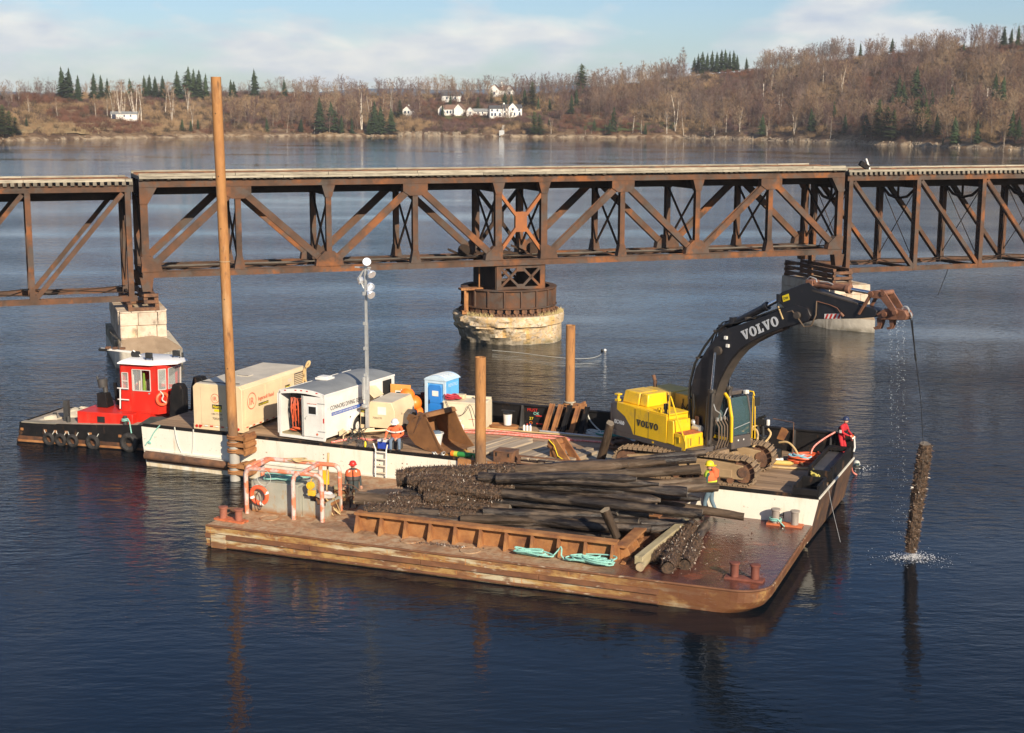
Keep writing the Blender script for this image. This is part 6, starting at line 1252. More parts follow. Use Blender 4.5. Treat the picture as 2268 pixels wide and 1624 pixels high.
    m_ = MB(); m_.ball((2.4, 2.9, 1.1), .3, 12, (1.3, 1, .6)); rough(m_, .12, 4); m_.build('rope_heap', MT['galv'], t)
    # tyre fenders with ropes
    for x, big in ((1.75, 0), (2.4, 0), (3.05, 0), (4.15, 1)):
        r = .31 + .04 * (big == 1) + .08 * (big == 2)
        ty = MB().torus((x, -.12, .30), r - .07, .095 + .02 * (big > 0), (.1, 1, .1), 22, 8).build('tyre_fender', MT['rubber'], t)
        for dx in (-.22, .22): MB().tube([(x + dx * .7, -.1, .48), (x + dx * 1.3, -.04, .72)], .018, 5).build('hanging_rope', MT['rope_white'], ty)
    for x in (.15, 1.45, 2.0, 2.6, 3.9, 5.5): MB().box(x, -.05, .62, x + .14, .0, .74).build('rope_eye', MT['rust'], t)
    MB().torus((6.1, -.1, .42), .34, .14, (.0, 1, 0), 22, 8).build('tyre_fender', MT['rubber'], t)
    MB().cyl((5.75, .2, 1.15), (5.75, .2, 1.62), .1).build('mooring_bollard', MT['grey_dark'], t)
    MB().tube([(5.75 + .15 * math.cos(k), .2 + .15 * math.sin(k), 1.35 + k * .012) for k in [j * .5 for j in range(26)]] + [(6.1, .0, 1.4), (6.3, -.2, .9)], .03, 5).build('mooring_rope', MT['rope_green'], t)
_T = tug()
# second small black post structure behind the compressor
t = thing('push_post', 'black steel winch post rising behind the left corner of the compressor', 'winch post', **at(BB, 2.0, 5.0, ZD)); MB().box(0, 0, 0, .5, .5, 1.9, top=(.05, 0, .05, 0)).build('post', MT['black_steel'], t, bevel=.03); MB().tube([(-.45, .2, .8), (-.45, .2, 1.8), (0, .2, 1.85)], .025, 5).build('rail', MT['black_steel'], t); MB().torus((.25, -.05, 1.6), .15, .03, (0, 1, 0)).build('ring', MT['grey_dark'], t)
# ------------------------------------------------------------------ excavator
def glyphs(word, h, t, mat, loc, rot, ext=.012, sp=1.12, wid=.95):
    """slab-serif capitals V O L as solid letters"""
    G = {'V': [(-.02, 1), (.46, 1), (.46, .87), (.36, .87), (.55, .34), (.70, .87), (.60, .87), (.60, 1), (1.0, 1), (1.0, .87), (.92, .87), (.60, 0), (.38, 0), (.06, .87), (-.02, .87)],
         'L': [(0, 1), (.56, 1), (.56, .87), (.42, .87), (.42, .14), (.60, .14), (.70, .36), (.84, .36), (.82, 0), (0, 0), (0, .13), (.13, .13), (.13, .87), (0, .87)]}
    mb = MB(); x = 0
    for ch in word:
        if ch == 'O':
            n = 20; o = [(.5 + .5 * math.cos(2 * PI * k / n), .5 + .53 * math.sin(2 * PI * k / n)) for k in range(n)]; i_ = [(.5 + .20 * math.cos(2 * PI * k / n), .5 + .38 * math.sin(2 * PI * k / n)) for k in range(n)]
            vs = [((x + a) * h * wid, b * h, z) for z in (0, ext) for a, b in o + i_]
            fs = []
            for k in range(n):
                j = (k + 1) % n; fs += [(2 * n + k, 2 * n + j, 3 * n + j, 3 * n + k), (k, j, 2 * n + j, 2 * n + k), (n + j, n + k, 3 * n + k, 3 * n + j)]
            mb.add(vs, fs); x += sp
        else: mb.prism([((x + a) * h * wid, b * h) for a, b in G[ch]], 0, ext, 'z'); x += sp * (.86 if ch == 'L' else .98)
    return mb.build('brand_lettering', mat, t, loc=loc, rot=rot, smooth=False, fix=True)
def excavator():
    t = thing('excavator', 'yellow tracked digger with a long black arm reaching out over the water', 'excavator', **at(BB, 25.3, 2.1, ZD, -24))
    Y, G, BK, BD = MT['yellow'], MT['mach_grey'], MT['boom'], MT['boom_greyer']
    # undercarriage aligned with the barge
    A = R(24)
    def U(name, mb, mat, **k): return mb.build(name, mat, t, rot=(0, 0, A), **k)
    x0, x1, zc, rw = -2.32, 2.38, .56, .50
    path = []                       # centre line of the chain, clockwise
    n = 9
    for k in range(n + 1): a = PI / 2 - PI * k / n; path.append((x1 + rw * math.cos(a), zc + rw * math.sin(a)))
    for k in range(n + 1): a = -PI / 2 - PI * k / n; path.append((x0 + rw * math.cos(a), zc + rw * math.sin(a)))
    def along(s_):
        P_ = path + [path[0]]; tot = 0
        for a, b in zip(P_, P_[1:]):
            l_ = math.dist(a, b)
            if tot + l_ >= s_: f = (s_ - tot) / l_; return (a[0] + (b[0] - a[0]) * f, a[1] + (b[1] - a[1]) * f), math.atan2(b[1] - a[1], b[0] - a[0])
            tot += l_
        return P_[-1], 0
    per = sum(math.dist(a, b) for a, b in zip(path, path[1:] + [path[0]]))
    shoe = MB(); shoe.box(-.082, -.32, -.02, .082, .32, .025).box(-.08, -.32, .025, -.045, .32, .085).box(.02, -.32, .025, .045, .32, .055); shm = shoe.mesh('track_shoe', MT['track'], False)
    N_ = int(per / .205)
    for sy in (-1.37, 1.37):
        tr = U('track_frame', MB().prism([(-2.3, .25), (2.35, .25), (2.5, .5), (2.35, .8), (1.2, .92), (-1.2, .92), (-2.3, .8), (-2.45, .5)], sy - .2, sy + .2, 'y').box(-1.9, sy - .25, .3, -.6, sy + .25, .62).box(-.5, sy - .25, .3, .6, sy + .25, .62).box(.7, sy - .25, .3, 1.95, sy + .25, .62), MT['track_frame'], bevel=.02)
        for xw, r_ in ((x0, .44), (x1, .44)): MB().cyl((xw, sy - .12, zc), (xw, sy + .12, zc), r_, n=20).cyl((xw, sy - .26, zc), (xw, sy + .26, zc), .2, n=16).build('idler_wheel', MT['rust_dark'], tr)
        for k in range(8): MB().cyl((-1.9 + k * .54, sy - .22, .2), (-1.9 + k * .54, sy + .22, .2), .13, n=12).build('roller', MT['rust_dark'], tr)
        for k in range(N_):
            (px, pz), an = along(per * k / N_)
            o = link('track_shoe', shm, tr, loc=(px, sy, pz)); o.rotation_euler = (0, -an, 0)
        U('side_step', MB().box(.3, sy - .34, .35, .9, sy - .26, .8), MT['track_frame'])
    U('car_body', MB().box(-1.2, -1.1, .4, 1.2, 1.1, .85).prism([(-.6, .85), (.6, .85), (1.0, .5), (-1.0, .5)], -1.2, 1.2, 'y').box(1.2, -1.1, .45, 1.7, -.5, .85, top=(0, 0, .3, 0)).box(1.2, .5, .45, 1.7, 1.1, .85, top=(0, 0, .3, 0)), MT['track_frame'], bevel=.03, fix=True)
    MB().cyl((0, 0, .85), (0, 0, 1.12), .85, n=30).build('slew_ring', MT['rust_dark'], t)
    # turntable frame
    MB().box(-3.25, -1.48, 1.12, 1.35, 1.48, 1.32).build('turntable_frame', G, t, bevel=.02)
    MB().prism([(.2, -1.35), (1.05, -1.25), (1.05, -.5), (1.5, -.45), (1.5, .3), (.2, .3)], .92, 1.12, 'z').build('front_belly', MT['track'], t, fix=True)
    # counterweight: rounded rear
    cw = [(-3.0, -1.5), (-3.3, -1.5), (-3.55, -1.35), (-3.82, -.8), (-3.9, 0), (-3.82, .8), (-3.55, 1.35), (-3.3, 1.5), (-3.0, 1.5)]
    mb = MB(); m_ = len(cw)
    for z, ins in ((1.3, .12), (1.42, 0), (2.3, 0), (2.46, .14)): mb.v += [(x + (ins if x < -3.1 else 0), y * (1 - ins * .25), z) for x, y in cw]
    for i in range(3):
        for k in range(m_): mb.f.append((i * m_ + k, i * m_ + (k + 1) % m_, (i + 1) * m_ + (k + 1) % m_, (i + 1) * m_ + k)); mb.m.append(0)
    mb.f += [tuple(reversed(range(m_))), tuple(3 * m_ + k for k in range(m_))]; mb.m += [0, 0]; mb.build('counterweight', G, t, fix=True)
    text('model_lettering', 'EC460', .22, MT['ink_grey'], t, (-3.12, -1.515, 1.62), (PI / 2, 0, 0), .004, .006)
    # right side body: dark swoosh then yellow panels
    zs = lambda x: 1.40
    MB().prism([(-2.99, 1.33), (-1.98, 1.33), (-2.15, 1.62), (-2.5, 1.98), (-2.99, 2.2)], -1.5, -1.44, 'y').build('dark_side_panel', G, t, fix=True)
    MB().prism([(-2.99, 2.205), (-2.5, 1.985), (-2.15, 1.625), (-1.98, 1.33), (-1.9, 1.33), (-1.9, 2.45), (-2.99, 2.50)], -1.5, -1.44, 'y').build('side_panel', Y, t, fix=True)
    MB().box(-1.88, -1.5, 1.33, -1.12, -1.44, 2.43).build('side_panel', Y, t, bevel=.008); MB().box(-1.10, -1.5, 1.33, -.06, -1.44, 2.40).build('side_panel', Y, t, bevel=.008)
    MB().box(-2.99, -1.52, 1.14, .82, -1.47, 1.32).build('lower_skirt', G, t); MB().box(-2.98, -1.43, 1.33, -.1, -.2, 2.38).build('engine_bay', Y, t)
    MB().box(-3.0, -1.48, 2.40, -.08, -.25, 2.47).build('top_deck', Y, t, bevel=.015)
    for x in (-1.9, -1.1): MB().box(x - .008, -1.505, 1.34, x + .008, -1.50, 2.4).build('panel_gap', MT['ink'], t)
    glyphs('VOLVO', .25, t, MT['ink'], (-1.78, -1.503, 1.75), (PI / 2, 0, 0))
    MB().box(-.85, -1.53, 1.2, -.75, -1.521, 1.27).build('yellow_tag', Y, t)
    # tank boxes and storage step at the front right
    MB().box(-.05, -1.5, 1.33, .35, -.55, 2.28, top=(.03, .02, .05, .02)).build('fuel_tank', Y, t, bevel=.03); MB().box(.38, -1.5, 1.2, 1.0, -.5, 1.83, top=(0, .01, .03, .01)).build('storage_box', Y, t, bevel=.03)
    MB().box(.42, -1.44, 1.832, .96, -.56, 1.85).build('tread_plate', MT['orange_steel'], t); MB().box(1.001, -1.35, 1.35, 1.03, -.62, 1.72).build('box_lid', Y, t, bevel=.01)
    for y in (-1.25, -.8): MB().box(1.03, y, 1.4, 1.045, y + .03, 1.7).build('lid_latch', MT['ink'], t)
    hr = MB(); hr.tube([(.0, -1.42, 2.3), (.0, -1.42, 3.1), (.06, -1.42, 3.2), (.12, -1.42, 3.1), (.55, -1.46, 2.3), (1.0, -1.48, 1.55), (1.0, -1.48, 1.3)], .028, 6); hr.tube([(.6, -1.53, 1.72), (.72, -1.53, 1.72), (.72, -1.53, 1.5)], .018, 5); hr.build('handrail', Y, t)
    MB().cyl((-.28, -1.35, 2.45), (-.28, -1.35, 2.75), .06).box(-.34, -1.42, 2.62, -.22, -1.28, 2.86).build('rear_mirror', MT['black'], t, bevel=.01)
    MB().box(-.7, -1.42, 2.48, -.6, -1.3, 2.64).box(-.52, -1.44, 2.48, -.46, -1.36, 2.6).build('filler_cap', Y, t)
    # engine hood blocks
    MB().box(-3.0, -1.22, 2.47, -2.0, -.1, 2.98, top=(.08, .08, .02, .02)).build('engine_hood', Y, t, bevel=.05); MB().box(-1.99, -1.2, 2.47, -1.5, -.1, 2.99, top=(.02, .08, .05, .02)).build('engine_hood', Y, t, bevel=.05)
    MB().box(-3.0, -.05, 2.2, -1.5, 1.42, 2.96, top=(.06, .02, .02, .06)).build('far_hood', MT['yellow_dusty'], t, bevel=.04); MB().box(-1.49, .25, 1.33, -.5, 1.42, 2.93, top=(.0, .02, .06, .04)).build('far_hood', MT['yellow_dusty'], t, bevel=.04); MB().box(-.49, .4, 1.33, -.32, 1.42, 2.6).build('far_bulkhead', MT['rust_dark'], t)
    MB().box(-2.9, -.2, 1.33, -1.5, 1.45, 2.19).build('engine_core', MT['black'], t)
    for x in (-1.55,): MB().box(x, -.06, 2.6, x + .03, -.02, 2.85).build('hood_latch', MT['ink'], t)
    MB().box(-1.0, .235, 2.55, -.96, .249, 2.75).build('hood_latch', MT['ink'], t)
    MB().cyl((-2.75, .35, 2.95), (-2.75, .35, 3.2), .08).cyl((-2.75, .35, 3.2), (-2.86, .35, 3.42), .075).build('exhaust_pipe', MT['rust_dark'], t)
    MB().box(-3.35, -1.3, 2.47, -3.15, -1.1, 2.55).cyl((-3.25, -1.2, 2.55), (-3.25, -1.2, 2.72), .06).box(-3.36, -1.31, 2.72, -3.14, -1.09, 2.78).build('beacon', Y, t)
    MB().box(-1.5, -.2, 1.33, .3, .2, 1.9).box(-.9, -.15, 1.9, -.3, .15, 2.3).cyl((-1.2, 0, 1.9), (-1.2, 0, 2.35), .2).build('pump_bay', MT['rust_dark'], t)
    q = random.Random(4); mb = MB()
    for k in range(12): x = q.uniform(-1.3, .2); y = q.uniform(-.35, .25); mb.tube([(x, y, 1.9), (x + q.uniform(0, .4), y + q.uniform(-.1, .1), 2.3 + q.uniform(0, .35)), (x + .6, y * .5, 2.1)], .025, 5)
    mb.build('hydraulic_hose', MT['black'], t); MB().cyl((.35, -.42, 1.9), (.75, -.42, 1.9), .14).ball((.3, -.4, 2.1), .12).build('swivel_fitting', MT['galv'], t)
    # boom, a plate box with the bend; outline in (x, z)
    bo = [(.52, 1.35), (.25, 1.6), (.08, 2.22), (-.02, 3.4), (.18, 4.2), (.7, 5.02), (1.15, 5.55), (1.7, 5.96), (2.4, 6.22), (3.4, 6.62), (4.25, 6.98), (4.9, 7.16), (5.35, 7.1), (5.5, 6.85), (5.38, 6.66), (4.27, 6.27), (3.51, 5.93), (2.8, 5.55), (2.32, 5.22), (1.95, 4.83), (1.68, 4.45), (1.4, 3.95), (1.18, 3.4), (.98, 2.7), (.82, 2.0), (.75, 1.5)]
    mb = MB(); mb.prism(bo, -.3, .3, 'y')
    for i in range(2, len(mb.f)): mb.m[i] = 0
    b_ = mb.build('boom', BK, t, bevel=.02, fix=True)
    # greyer, rougher sheet along the boom underside
    us = [(4.27, 6.25), (3.51, 5.91), (2.8, 5.53), (2.33, 5.19), (1.97, 4.81), (1.70, 4.43), (1.42, 3.93), (1.2, 3.39), (1.0, 2.69), (.84, 2.0)]
    mb = MB()
    for (a, b), (c, d) in zip(us, us[1:]): mb.add([(a, -.27, b), (a, .27, b), (c, .27, d), (c, -.27, d), (a + .02, -.27, b - .02), (a + .02, .27, b - .02), (c + .02, .27, d - .02), (c + .02, -.27, d - .02)], [(4, 5, 6, 7), (0, 4, 7, 3), (1, 2, 6, 5)])
    mb.build('boom_underside', BD, t, fix=True)
    glyphs('VOLVO', .36, t, MT['ink_grey'], (2.52, -.312, 5.60), (PI / 2, -R(25.5), 0))
    for x, z in ((1.62, 5.55), (1.72, 5.25)): MB().box(x, -.38, z, x + .12, -.301, z + .12).build('work_lamp', MT['white'], t)
    for x, z, r_ in ((1.33, 5.06, .17), (4.95, 6.82, .13), (.5, 1.75, .2)): MB().cyl((x, -.42, z), (x, .42, z), r_, n=18).build('pivot_pin', BD, t)
    # lift cylinders each side of the boom
    for y in (-.52, .52):
        a, c, d = Vector((1.12, y, 1.25)), Vector((1.22, y, 3.55)), Vector((1.34, y, 5.02)); MB().cyl(a, c, .125, n=16).cyl(c - Vector((0, 0, .12)), c, .155, n=16).box(.98, y - .1, 1.1, 1.28, y + .1, 1.4).build('lift_cylinder', BD, t); rod = MB().cyl(c, d, .06, n=12).build('cylinder_rod', MT['chrome'], t)
        MB().tube([(1.27, y - .12, 1.6), (1.33, y - .14, 3.4), (1.36, y - .05, 3.5)], .022, 5).tube([(1.05, y - .15, 1.7), (1.12, y - .15, 3.3)], .018, 5).build('cylinder_pipe', MT['black'], t)
    # arm cylinder on top of the boom
    a, c, d = Vector((1.35, 0, 5.92)), Vector((3.35, 0, 6.98)), Vector((3.95, 0, 7.3)); MB().cyl(a, c, .14, n=16).cyl(c - (c - a).normalized() * .15, c, .17, n=16).build('arm_cylinder', BK, t); MB().cyl(c, d, .075, n=12).build('cylinder_rod', MT['chrome'], t); MB().box(1.2, -.22, 5.55, 1.55, .22, 6.05).box(1.75, -.25, 6.1, 1.9, .25, 6.4).build('cylinder_bracket', BK, t)
    hp = MB()
    for k, y in enumerate((-.3, -.22, .22, .3)):
        hp.tube([(.0, y, 2.1), (-.12, y, 2.9), (-.1, y, 3.6), (.12, y, 4.4), (.6, y, 5.15), (1.1, y, 5.75), (1.6, y, 6.1), (2.2, y, 6.25), (3.2, y, 6.62), (4.2, y, 7.02)], .028, 6)
    hp.tube([(.75, -.1, 5.2), (.95, -.1, 5.75), (1.35, -.12, 6.15), (1.8, -.12, 6.28)], .03, 6).tube([(.7, .1, 5.15), (.9, .1, 5.7), (1.3, .12, 6.1), (1.75, .12, 6.22)], .03, 6).tube([(.15, -.35, 3.2), (.28, -.42, 2.7), (.2, -.38, 2.2), (.0, -.35, 1.9)], .03, 6)
    hp.build('boom_hose', MT['black'], t)
    for x, z in ((-.1, 3.0), (.25, 4.65), (1.1, 5.8), (2.6, 6.45)): MB().box(x - .05, -.33, z - .04, x + .06, .33, z + .04).build('hose_clamp', BD, t)
    # hoses at the boom foot in front
    hp = MB()
    for k in range(6): y = -.42 + k * .17; hp.tube([(1.35, y, 2.35), (1.52, y + .02, 2.1), (1.55, y, 1.6), (1.45, y - .05, 1.25), (1.3, y, 1.15)], .03, 6)
    hp.build('foot_hose', M('brown_hose', (0.13, 0.09, 0.06), 4, .6), t); hp = MB()
    for k in range(4): y = -.35 + k * .22; hp.box(1.33, y, 2.3, 1.4, y + .06, 2.44)
    hp.tube([(1.3, -.5, 3.0), (1.38, -.45, 2.75), (1.4, -.2, 2.6), (1.36, -.1, 2.45)], .022, 5).tube([(1.3, .5, 3.2), (1.4, .4, 2.85), (1.4, .2, 2.7), (1.36, .1, 2.45)], .022, 5); hp.build('hose_coupling', MT['galv'], t)
    MB().box(.35, -.45, 1.32, .6, -.36, 2.35, top=(0, 0, .1, 0)).box(.35, .36, 1.32, .6, .45, 2.35, top=(0, 0, .1, 0)).build('boom_foot_lug', MT['rust_dark'], t)
    # stick
    so = [(3.93, 7.42), (4.0, 7.2), (4.4, 6.92), (5.0, 6.74), (5.4, 6.72), (6.0, 6.78), (7.4, 6.95), (8.15, 7.08), (8.2, 7.3), (8.05, 7.38), (7.4, 7.45), (5.9, 7.72), (5.55, 7.86), (5.3, 8.04), (5.0, 7.95), (4.6, 7.78), (4.15, 7.6)]
    MB().prism(so, -.22, .22, 'y').build('stick', BK, t, bevel=.02, fix=True)
    MB().box(3.95, -.30, 7.2, 4.1, .3, 7.5, rot=None).build('stick_ear', BK, t)
    MB().prism([(5.45, 7.74), (5.47, 7.80), (7.4, 7.50), (7.4, 7.45)], -.235, .235, 'y').build('stick_top_plate', BD, t, fix=True)
    sk = MB().prism([(6.05, 6.80), (6.75, 6.885), (6.75, 7.06), (6.05, 6.975)], -.233, -.225, 'y').build('warning_stripe_panel', MT['white'], t, fix=True)
    for k in range(4): x = 6.08 + k * .175; MB().prism([(x, 6.805 + (x - 6.05) * .12), (x + .085, 6.812 + (x - 6.05) * .12), (x + .155, 6.98 + (x - 6.0) * .12), (x + .07, 6.975 + (x - 6.05) * .12)], -.238, -.2335, 'y').build('red_stripe', MT['red'], sk, fix=True)
    MB().prism([(4.22, 7.22), (4.50, 7.33), (4.44, 7.55), (4.16, 7.44)], -.235, -.225, 'y').build('yellow_sticker', MT['sticker_yellow'], t, fix=True)
    text('sticker_lettering', 'DW', .13, MT['ink'], t, (4.24, -.238, 7.3), (PI / 2, -R(18), 0), .002)
    MB().tube([(4.35, -.26, 6.85), (4.7, -.32, 6.95), (5.0, -.34, 6.7), (5.25, -.32, 6.42), (5.55, -.3, 6.5), (5.7, -.26, 6.9), (5.7, -.25, 7.4)], .028, 6).build('stick_hose', bpy.data.materials['brown_hose'], t); MB().beam((4.05, -.3, 7.05), (4.3, -.32, 6.6), .04, .04).build('hook_bar', MT['hose_tan'], t)
    MB().tube([(5.7, -.24, 7.4), (6.3, -.25, 7.32), (6.6, -.27, 7.25), (6.8, -.28, 7.05)], .018, 5).cyl((6.78, -.32, 7.1), (6.86, -.24, 6.98), .05).build('quick_fitting', MT['link_rust'], t)
    # bucket cylinder above the stick
    a, c, d = Vector((5.28, 0, 7.98)), Vector((6.95, 0, 7.93)), Vector((7.96, 0, 7.87)); MB().cyl(a, c, .13, n=16).cyl(c - Vector((.16, 0, 0)), c, .17, n=16).box(5.15, -.2, 7.85, 5.45, .2, 8.12).build('bucket_cylinder', MT['link_rust'], t, bevel=.01); MB().cyl(c, d, .07, n=12).build('cylinder_rod', MT['chrome'], t)
    MB().tube([(5.2, -.15, 8.15), (5.35, -.2, 8.25), (5.6, -.2, 8.2), (5.65, -.2, 8.08)], .022, 5).tube([(5.75, -.14, 8.1), (6.1, -.16, 8.12), (6.3, -.14, 8.05)], .022, 5).build('cylinder_pipe', MT['galv'], t)
    # linkage and quick coupler
    LR = MT['link_rust']
    for y in (-.26, .22):
        MB().beam((7.96, y + .02, 7.88), (7.52, y + .02, 7.13), .06, .16, up=(0, 1, 0)).build('tipping_link', LR, t); MB().prism([(7.9, 7.75), (8.02, 8.0), (8.5, 8.0), (8.62, 7.86), (9.0, 7.40), (8.86, 7.28), (8.35, 7.75)], y, y + .06, 'y').build('connecting_link', LR, t, fix=True)
    MB().cyl((7.97, -.32, 7.88), (7.97, .32, 7.88), .1, n=14).cyl((8.45, -.3, 7.95), (8.45, .3, 7.95), .09, n=14).cyl((8.95, -.32, 7.34), (8.95, .32, 7.34), .09, n=14).cyl((8.55, -.32, 7.22), (8.55, .32, 7.22), .09, n=14).build('linkage_pin', LR, t)
    MB().prism([(8.5, 7.42), (9.0, 7.45), (9.28, 7.42), (9.4, 7.25), (9.32, 7.1), (8.8, 7.05), (8.3, 7.0), (8.15, 7.2)], -.2, .2, 'y').build('quick_coupler', LR, t, bevel=.02, fix=True)
    for x, y in ((8.12, -.1), (8.12, .04), (8.62, -.1), (8.62, .04)):
        s_ = .75 if x > 8.3 else 1; MB().prism([(x, 7.05), (x + .25 * s_, 7.05), (x + .22 * s_, 6.85), (x + .14 * s_, 6.66 + .06 * (s_ < 1)), (x - .04 * s_, 6.62 + .06 * (s_ < 1)), (x - .12 * s_, 6.7 + .04 * (s_ < 1)), (x - .02, 6.72 + .05 * (s_ < 1)), (x + .06, 6.8)], y, y + .06, 'y').build('coupler_hook', LR, t, fix=True)
    MB().torus((9.2, 0, 7.42), .13, .03, (0, 1, .2), 14, 6).torus((9.38, .02, 7.25), .10, .028, (.6, 1, .2), 14, 6).build('lifting_shackle', MT['galv'], t)
    # cab
    cx0, cx1, cy0, cy1, cz0, cz1 = -.3, 1.6, .42, 1.5, 1.12, 3.3
    fp = [(cx0, cz0), (cx1, cz0), (cx1, 1.62), (cx1 - .03, 2.4), (cx1 - .22, 3.15), (cx1 - .45, cz1), (cx0 + .1, cz1), (cx0, 3.1)]
    lo = [(cx0, cz0), (cx1, cz0), (cx1, 1.62), (cx0, 1.62)]
    MB().prism(lo, cy0, cy1, 'y').build('cab_base', G, t, bevel=.02); MB().box(cx0 + .05, cy0 + .05, 3.16, cx1 - .42, cy1 - .05, cz1 + .03).build('cab_roof', G, t, bevel=.04); MB().box(.1, cy0 + .2, cz1 + .03, .7, cy1 - .2, cz1 + .06).build('roof_hatch', MT['glass'], t)
    def post(pts, w=.08, mat=G): m_ = MB(); [m_.beam(a, b, w, w, up=(0, 1, 0)) for a, b in zip(pts, pts[1:])]; m_.build('cab_pillar', mat, t)
    for y in (cy0 + .04, cy1 - .04):
        post([(cx1 - .03, y, 1.6), (cx1 - .06, y, 2.4), (cx1 - .25, y, 3.12), (cx1 - .47, y, 3.24)]); post([(cx0 + .05, y, 1.6), (cx0 + .05, y, 3.2)], .1); post([(.55, y, 1.6), (.55, y, 3.2)], .07)
    # yellow door edge bar on the boom side, front right pillar
    m_ = MB(); pp = [(cx1 + .0, cy0 - .02, 1.42), (cx1 - .02, cy0 - .02, 2.4), (cx1 - .2, cy0 - .02, 3.1), (cx1 - .42, cy0 - .02, 3.3)]
    for a, b in zip(pp, pp[1:]): m_.beam(a, b, .07, .1, up=(0, 1, 0))
    m_.build('yellow_pillar', Y, t); MB().box(.25, cy0 - .02, 1.44, cx1 - .05, cy0 - .002, 1.56).build('yellow_band', Y, t)
    gp = [(cx1 - .01, 1.66), (cx1 - .04, 2.4), (cx1 - .23, 3.12), (cx1 - .25, 3.12), (cx1 - .06, 2.4), (cx1 - .03, 1.66)]
    MB().prism(gp, cy0 + .08, cy1 - .08, 'y').build('windscreen', GLS2, t, fix=True)
    for y in (cy0 + .01, cy1 - .02): MB().prism([(cx0 + .1, 1.66), (cx1 - .06, 1.66), (cx1 - .1, 2.4), (cx1 - .28, 3.1), (cx0 + .1, 3.14)], y, y + .01, 'y').build('side_window', GLS2, t, fix=True)
    MB().box(cx0 + .01, cy0 + .08, 1.9, cx0 + .02, cy1 - .08, 3.1).build('rear_window', GLS2, t)
    MB().tube([(cx1 + .02, cy0 + .1, 1.95), (cx1 + .0, cy1 - .1, 2.1)], .015, 5).build('wiper', MT['galv'], t)
    MB().box(.1, .65, 1.63, .6, 1.25, 2.0).box(.0, .65, 1.9, .15, 1.25, 2.7).build('seat', MT['black'], t, bevel=.03); MB().box(.9, .55, 1.63, 1.2, .7, 2.1).build('console', MT['black'], t)
    m_ = MB(); m_.tube([(1.62, 1.52, 3.2), (1.62, 1.52, 1.45), (1.78, 1.52, 1.45), (1.72, 1.52, 3.0), (1.62, 1.52, 3.1)], .025, 6); m_.tube([(1.4, 1.5, 3.3), (1.62, 1.52, 3.3), (1.68, 1.52, 3.15)], .03, 6); m_.build('grab_rail', Y, t)
    MB().box(1.72, 1.5, 2.75, 1.78, 1.75, 3.1).build('side_mirror', MT['black'], t, bevel=.01); MB().box(1.3, 1.3, 3.2, 1.42, 1.48, 3.34).cyl((1.42, 1.4, 3.27), (1.46, 1.4, 3.27), .06).build('cab_lamp', MT['white'], t)
    MB().cyl((.35, .42, 3.3), (.35, .42, 3.42), .1).build('beacon', MT['orange'], t)
    for y in (.75, 1.05): MB().box(cx1 + .001, y, 1.42, cx1 + .01, y + .06, 1.48).build('front_badge', MT['white'], t)
    return t
GLS2 = bpy.data.materials.new('tinted_cab_glass'); GLS2.use_nodes = True; b = GLS2.node_tree.nodes['Principled BSDF']
b.inputs['Base Color'].default_value = (0.06, 0.12, 0.13, 1); b.inputs['Roughness'].default_value = .02; b.inputs['Alpha'].default_value = .38; b.inputs['Specular IOR Level'].default_value = .8
EXC = excavator()
for ch in EXC.children:
    nm_ = ch.name.split('.')[0]
    if not (nm_.startswith(('boom', 'stick', 'lift_', 'cylinder', 'arm_', 'bucket_', 'tipping', 'connecting', 'linkage', 'quick', 'coupler', 'lifting', 'brand_lettering.001', 'pivot', 'foot', 'hose_', 'hook', 'warning', 'yellow_sticker', 'sticker', 'work_lamp', 'track', 'side_step', 'car_body', 'slew', 'front_belly')) or ch.name == 'brand_lettering.001'):
        ch.matrix_basis = Matrix.Rotation(R(-5.5), 4, 'Z') @ ch.matrix_basis
EXM = Frame(*BB.w(25.3, 2.1).xy, -23.4 - 24)
tip = EXM.w(9.4, .02, ZD + 7.15)
rope('lifting_cable', 'thin black cable from the digger arm tip down to the hanging pile', [tip, tip.lerp(PILE_T, .28), tip.lerp(PILE_T, .30), tip.lerp(PILE_T, .65), PILE_T + Vector((-.1, 0, -.1))], [.016, .016, .016, .012, .012], 'black', 'cable')
rope('lifting_cable', 'second strand of the cable beside the digger arm tip', [tip + Vector((.05, 0, -.05)), tip.lerp(PILE_T, .3)], .02, 'black', 'cable')
tag(MB().cyl(tip.lerp(PILE_T, .27), tip.lerp(PILE_T, .33), .035).build('cable_clamp', MT['black']), 'black clamp joining the strands of the lifting cable', 'clamp')
t = thing('deck_bag', 'dark heap of hoses lying behind the digger track', 'hoses', **at(BB, 21.6, 4.2, ZD)); m_ = MB(); m_.tube(coil(0, 0, 0, .5, 6, .07, .25, 1.4, .8, 77, .04), .07, 7); m_.build('hose', MT['rust_dark'], t)
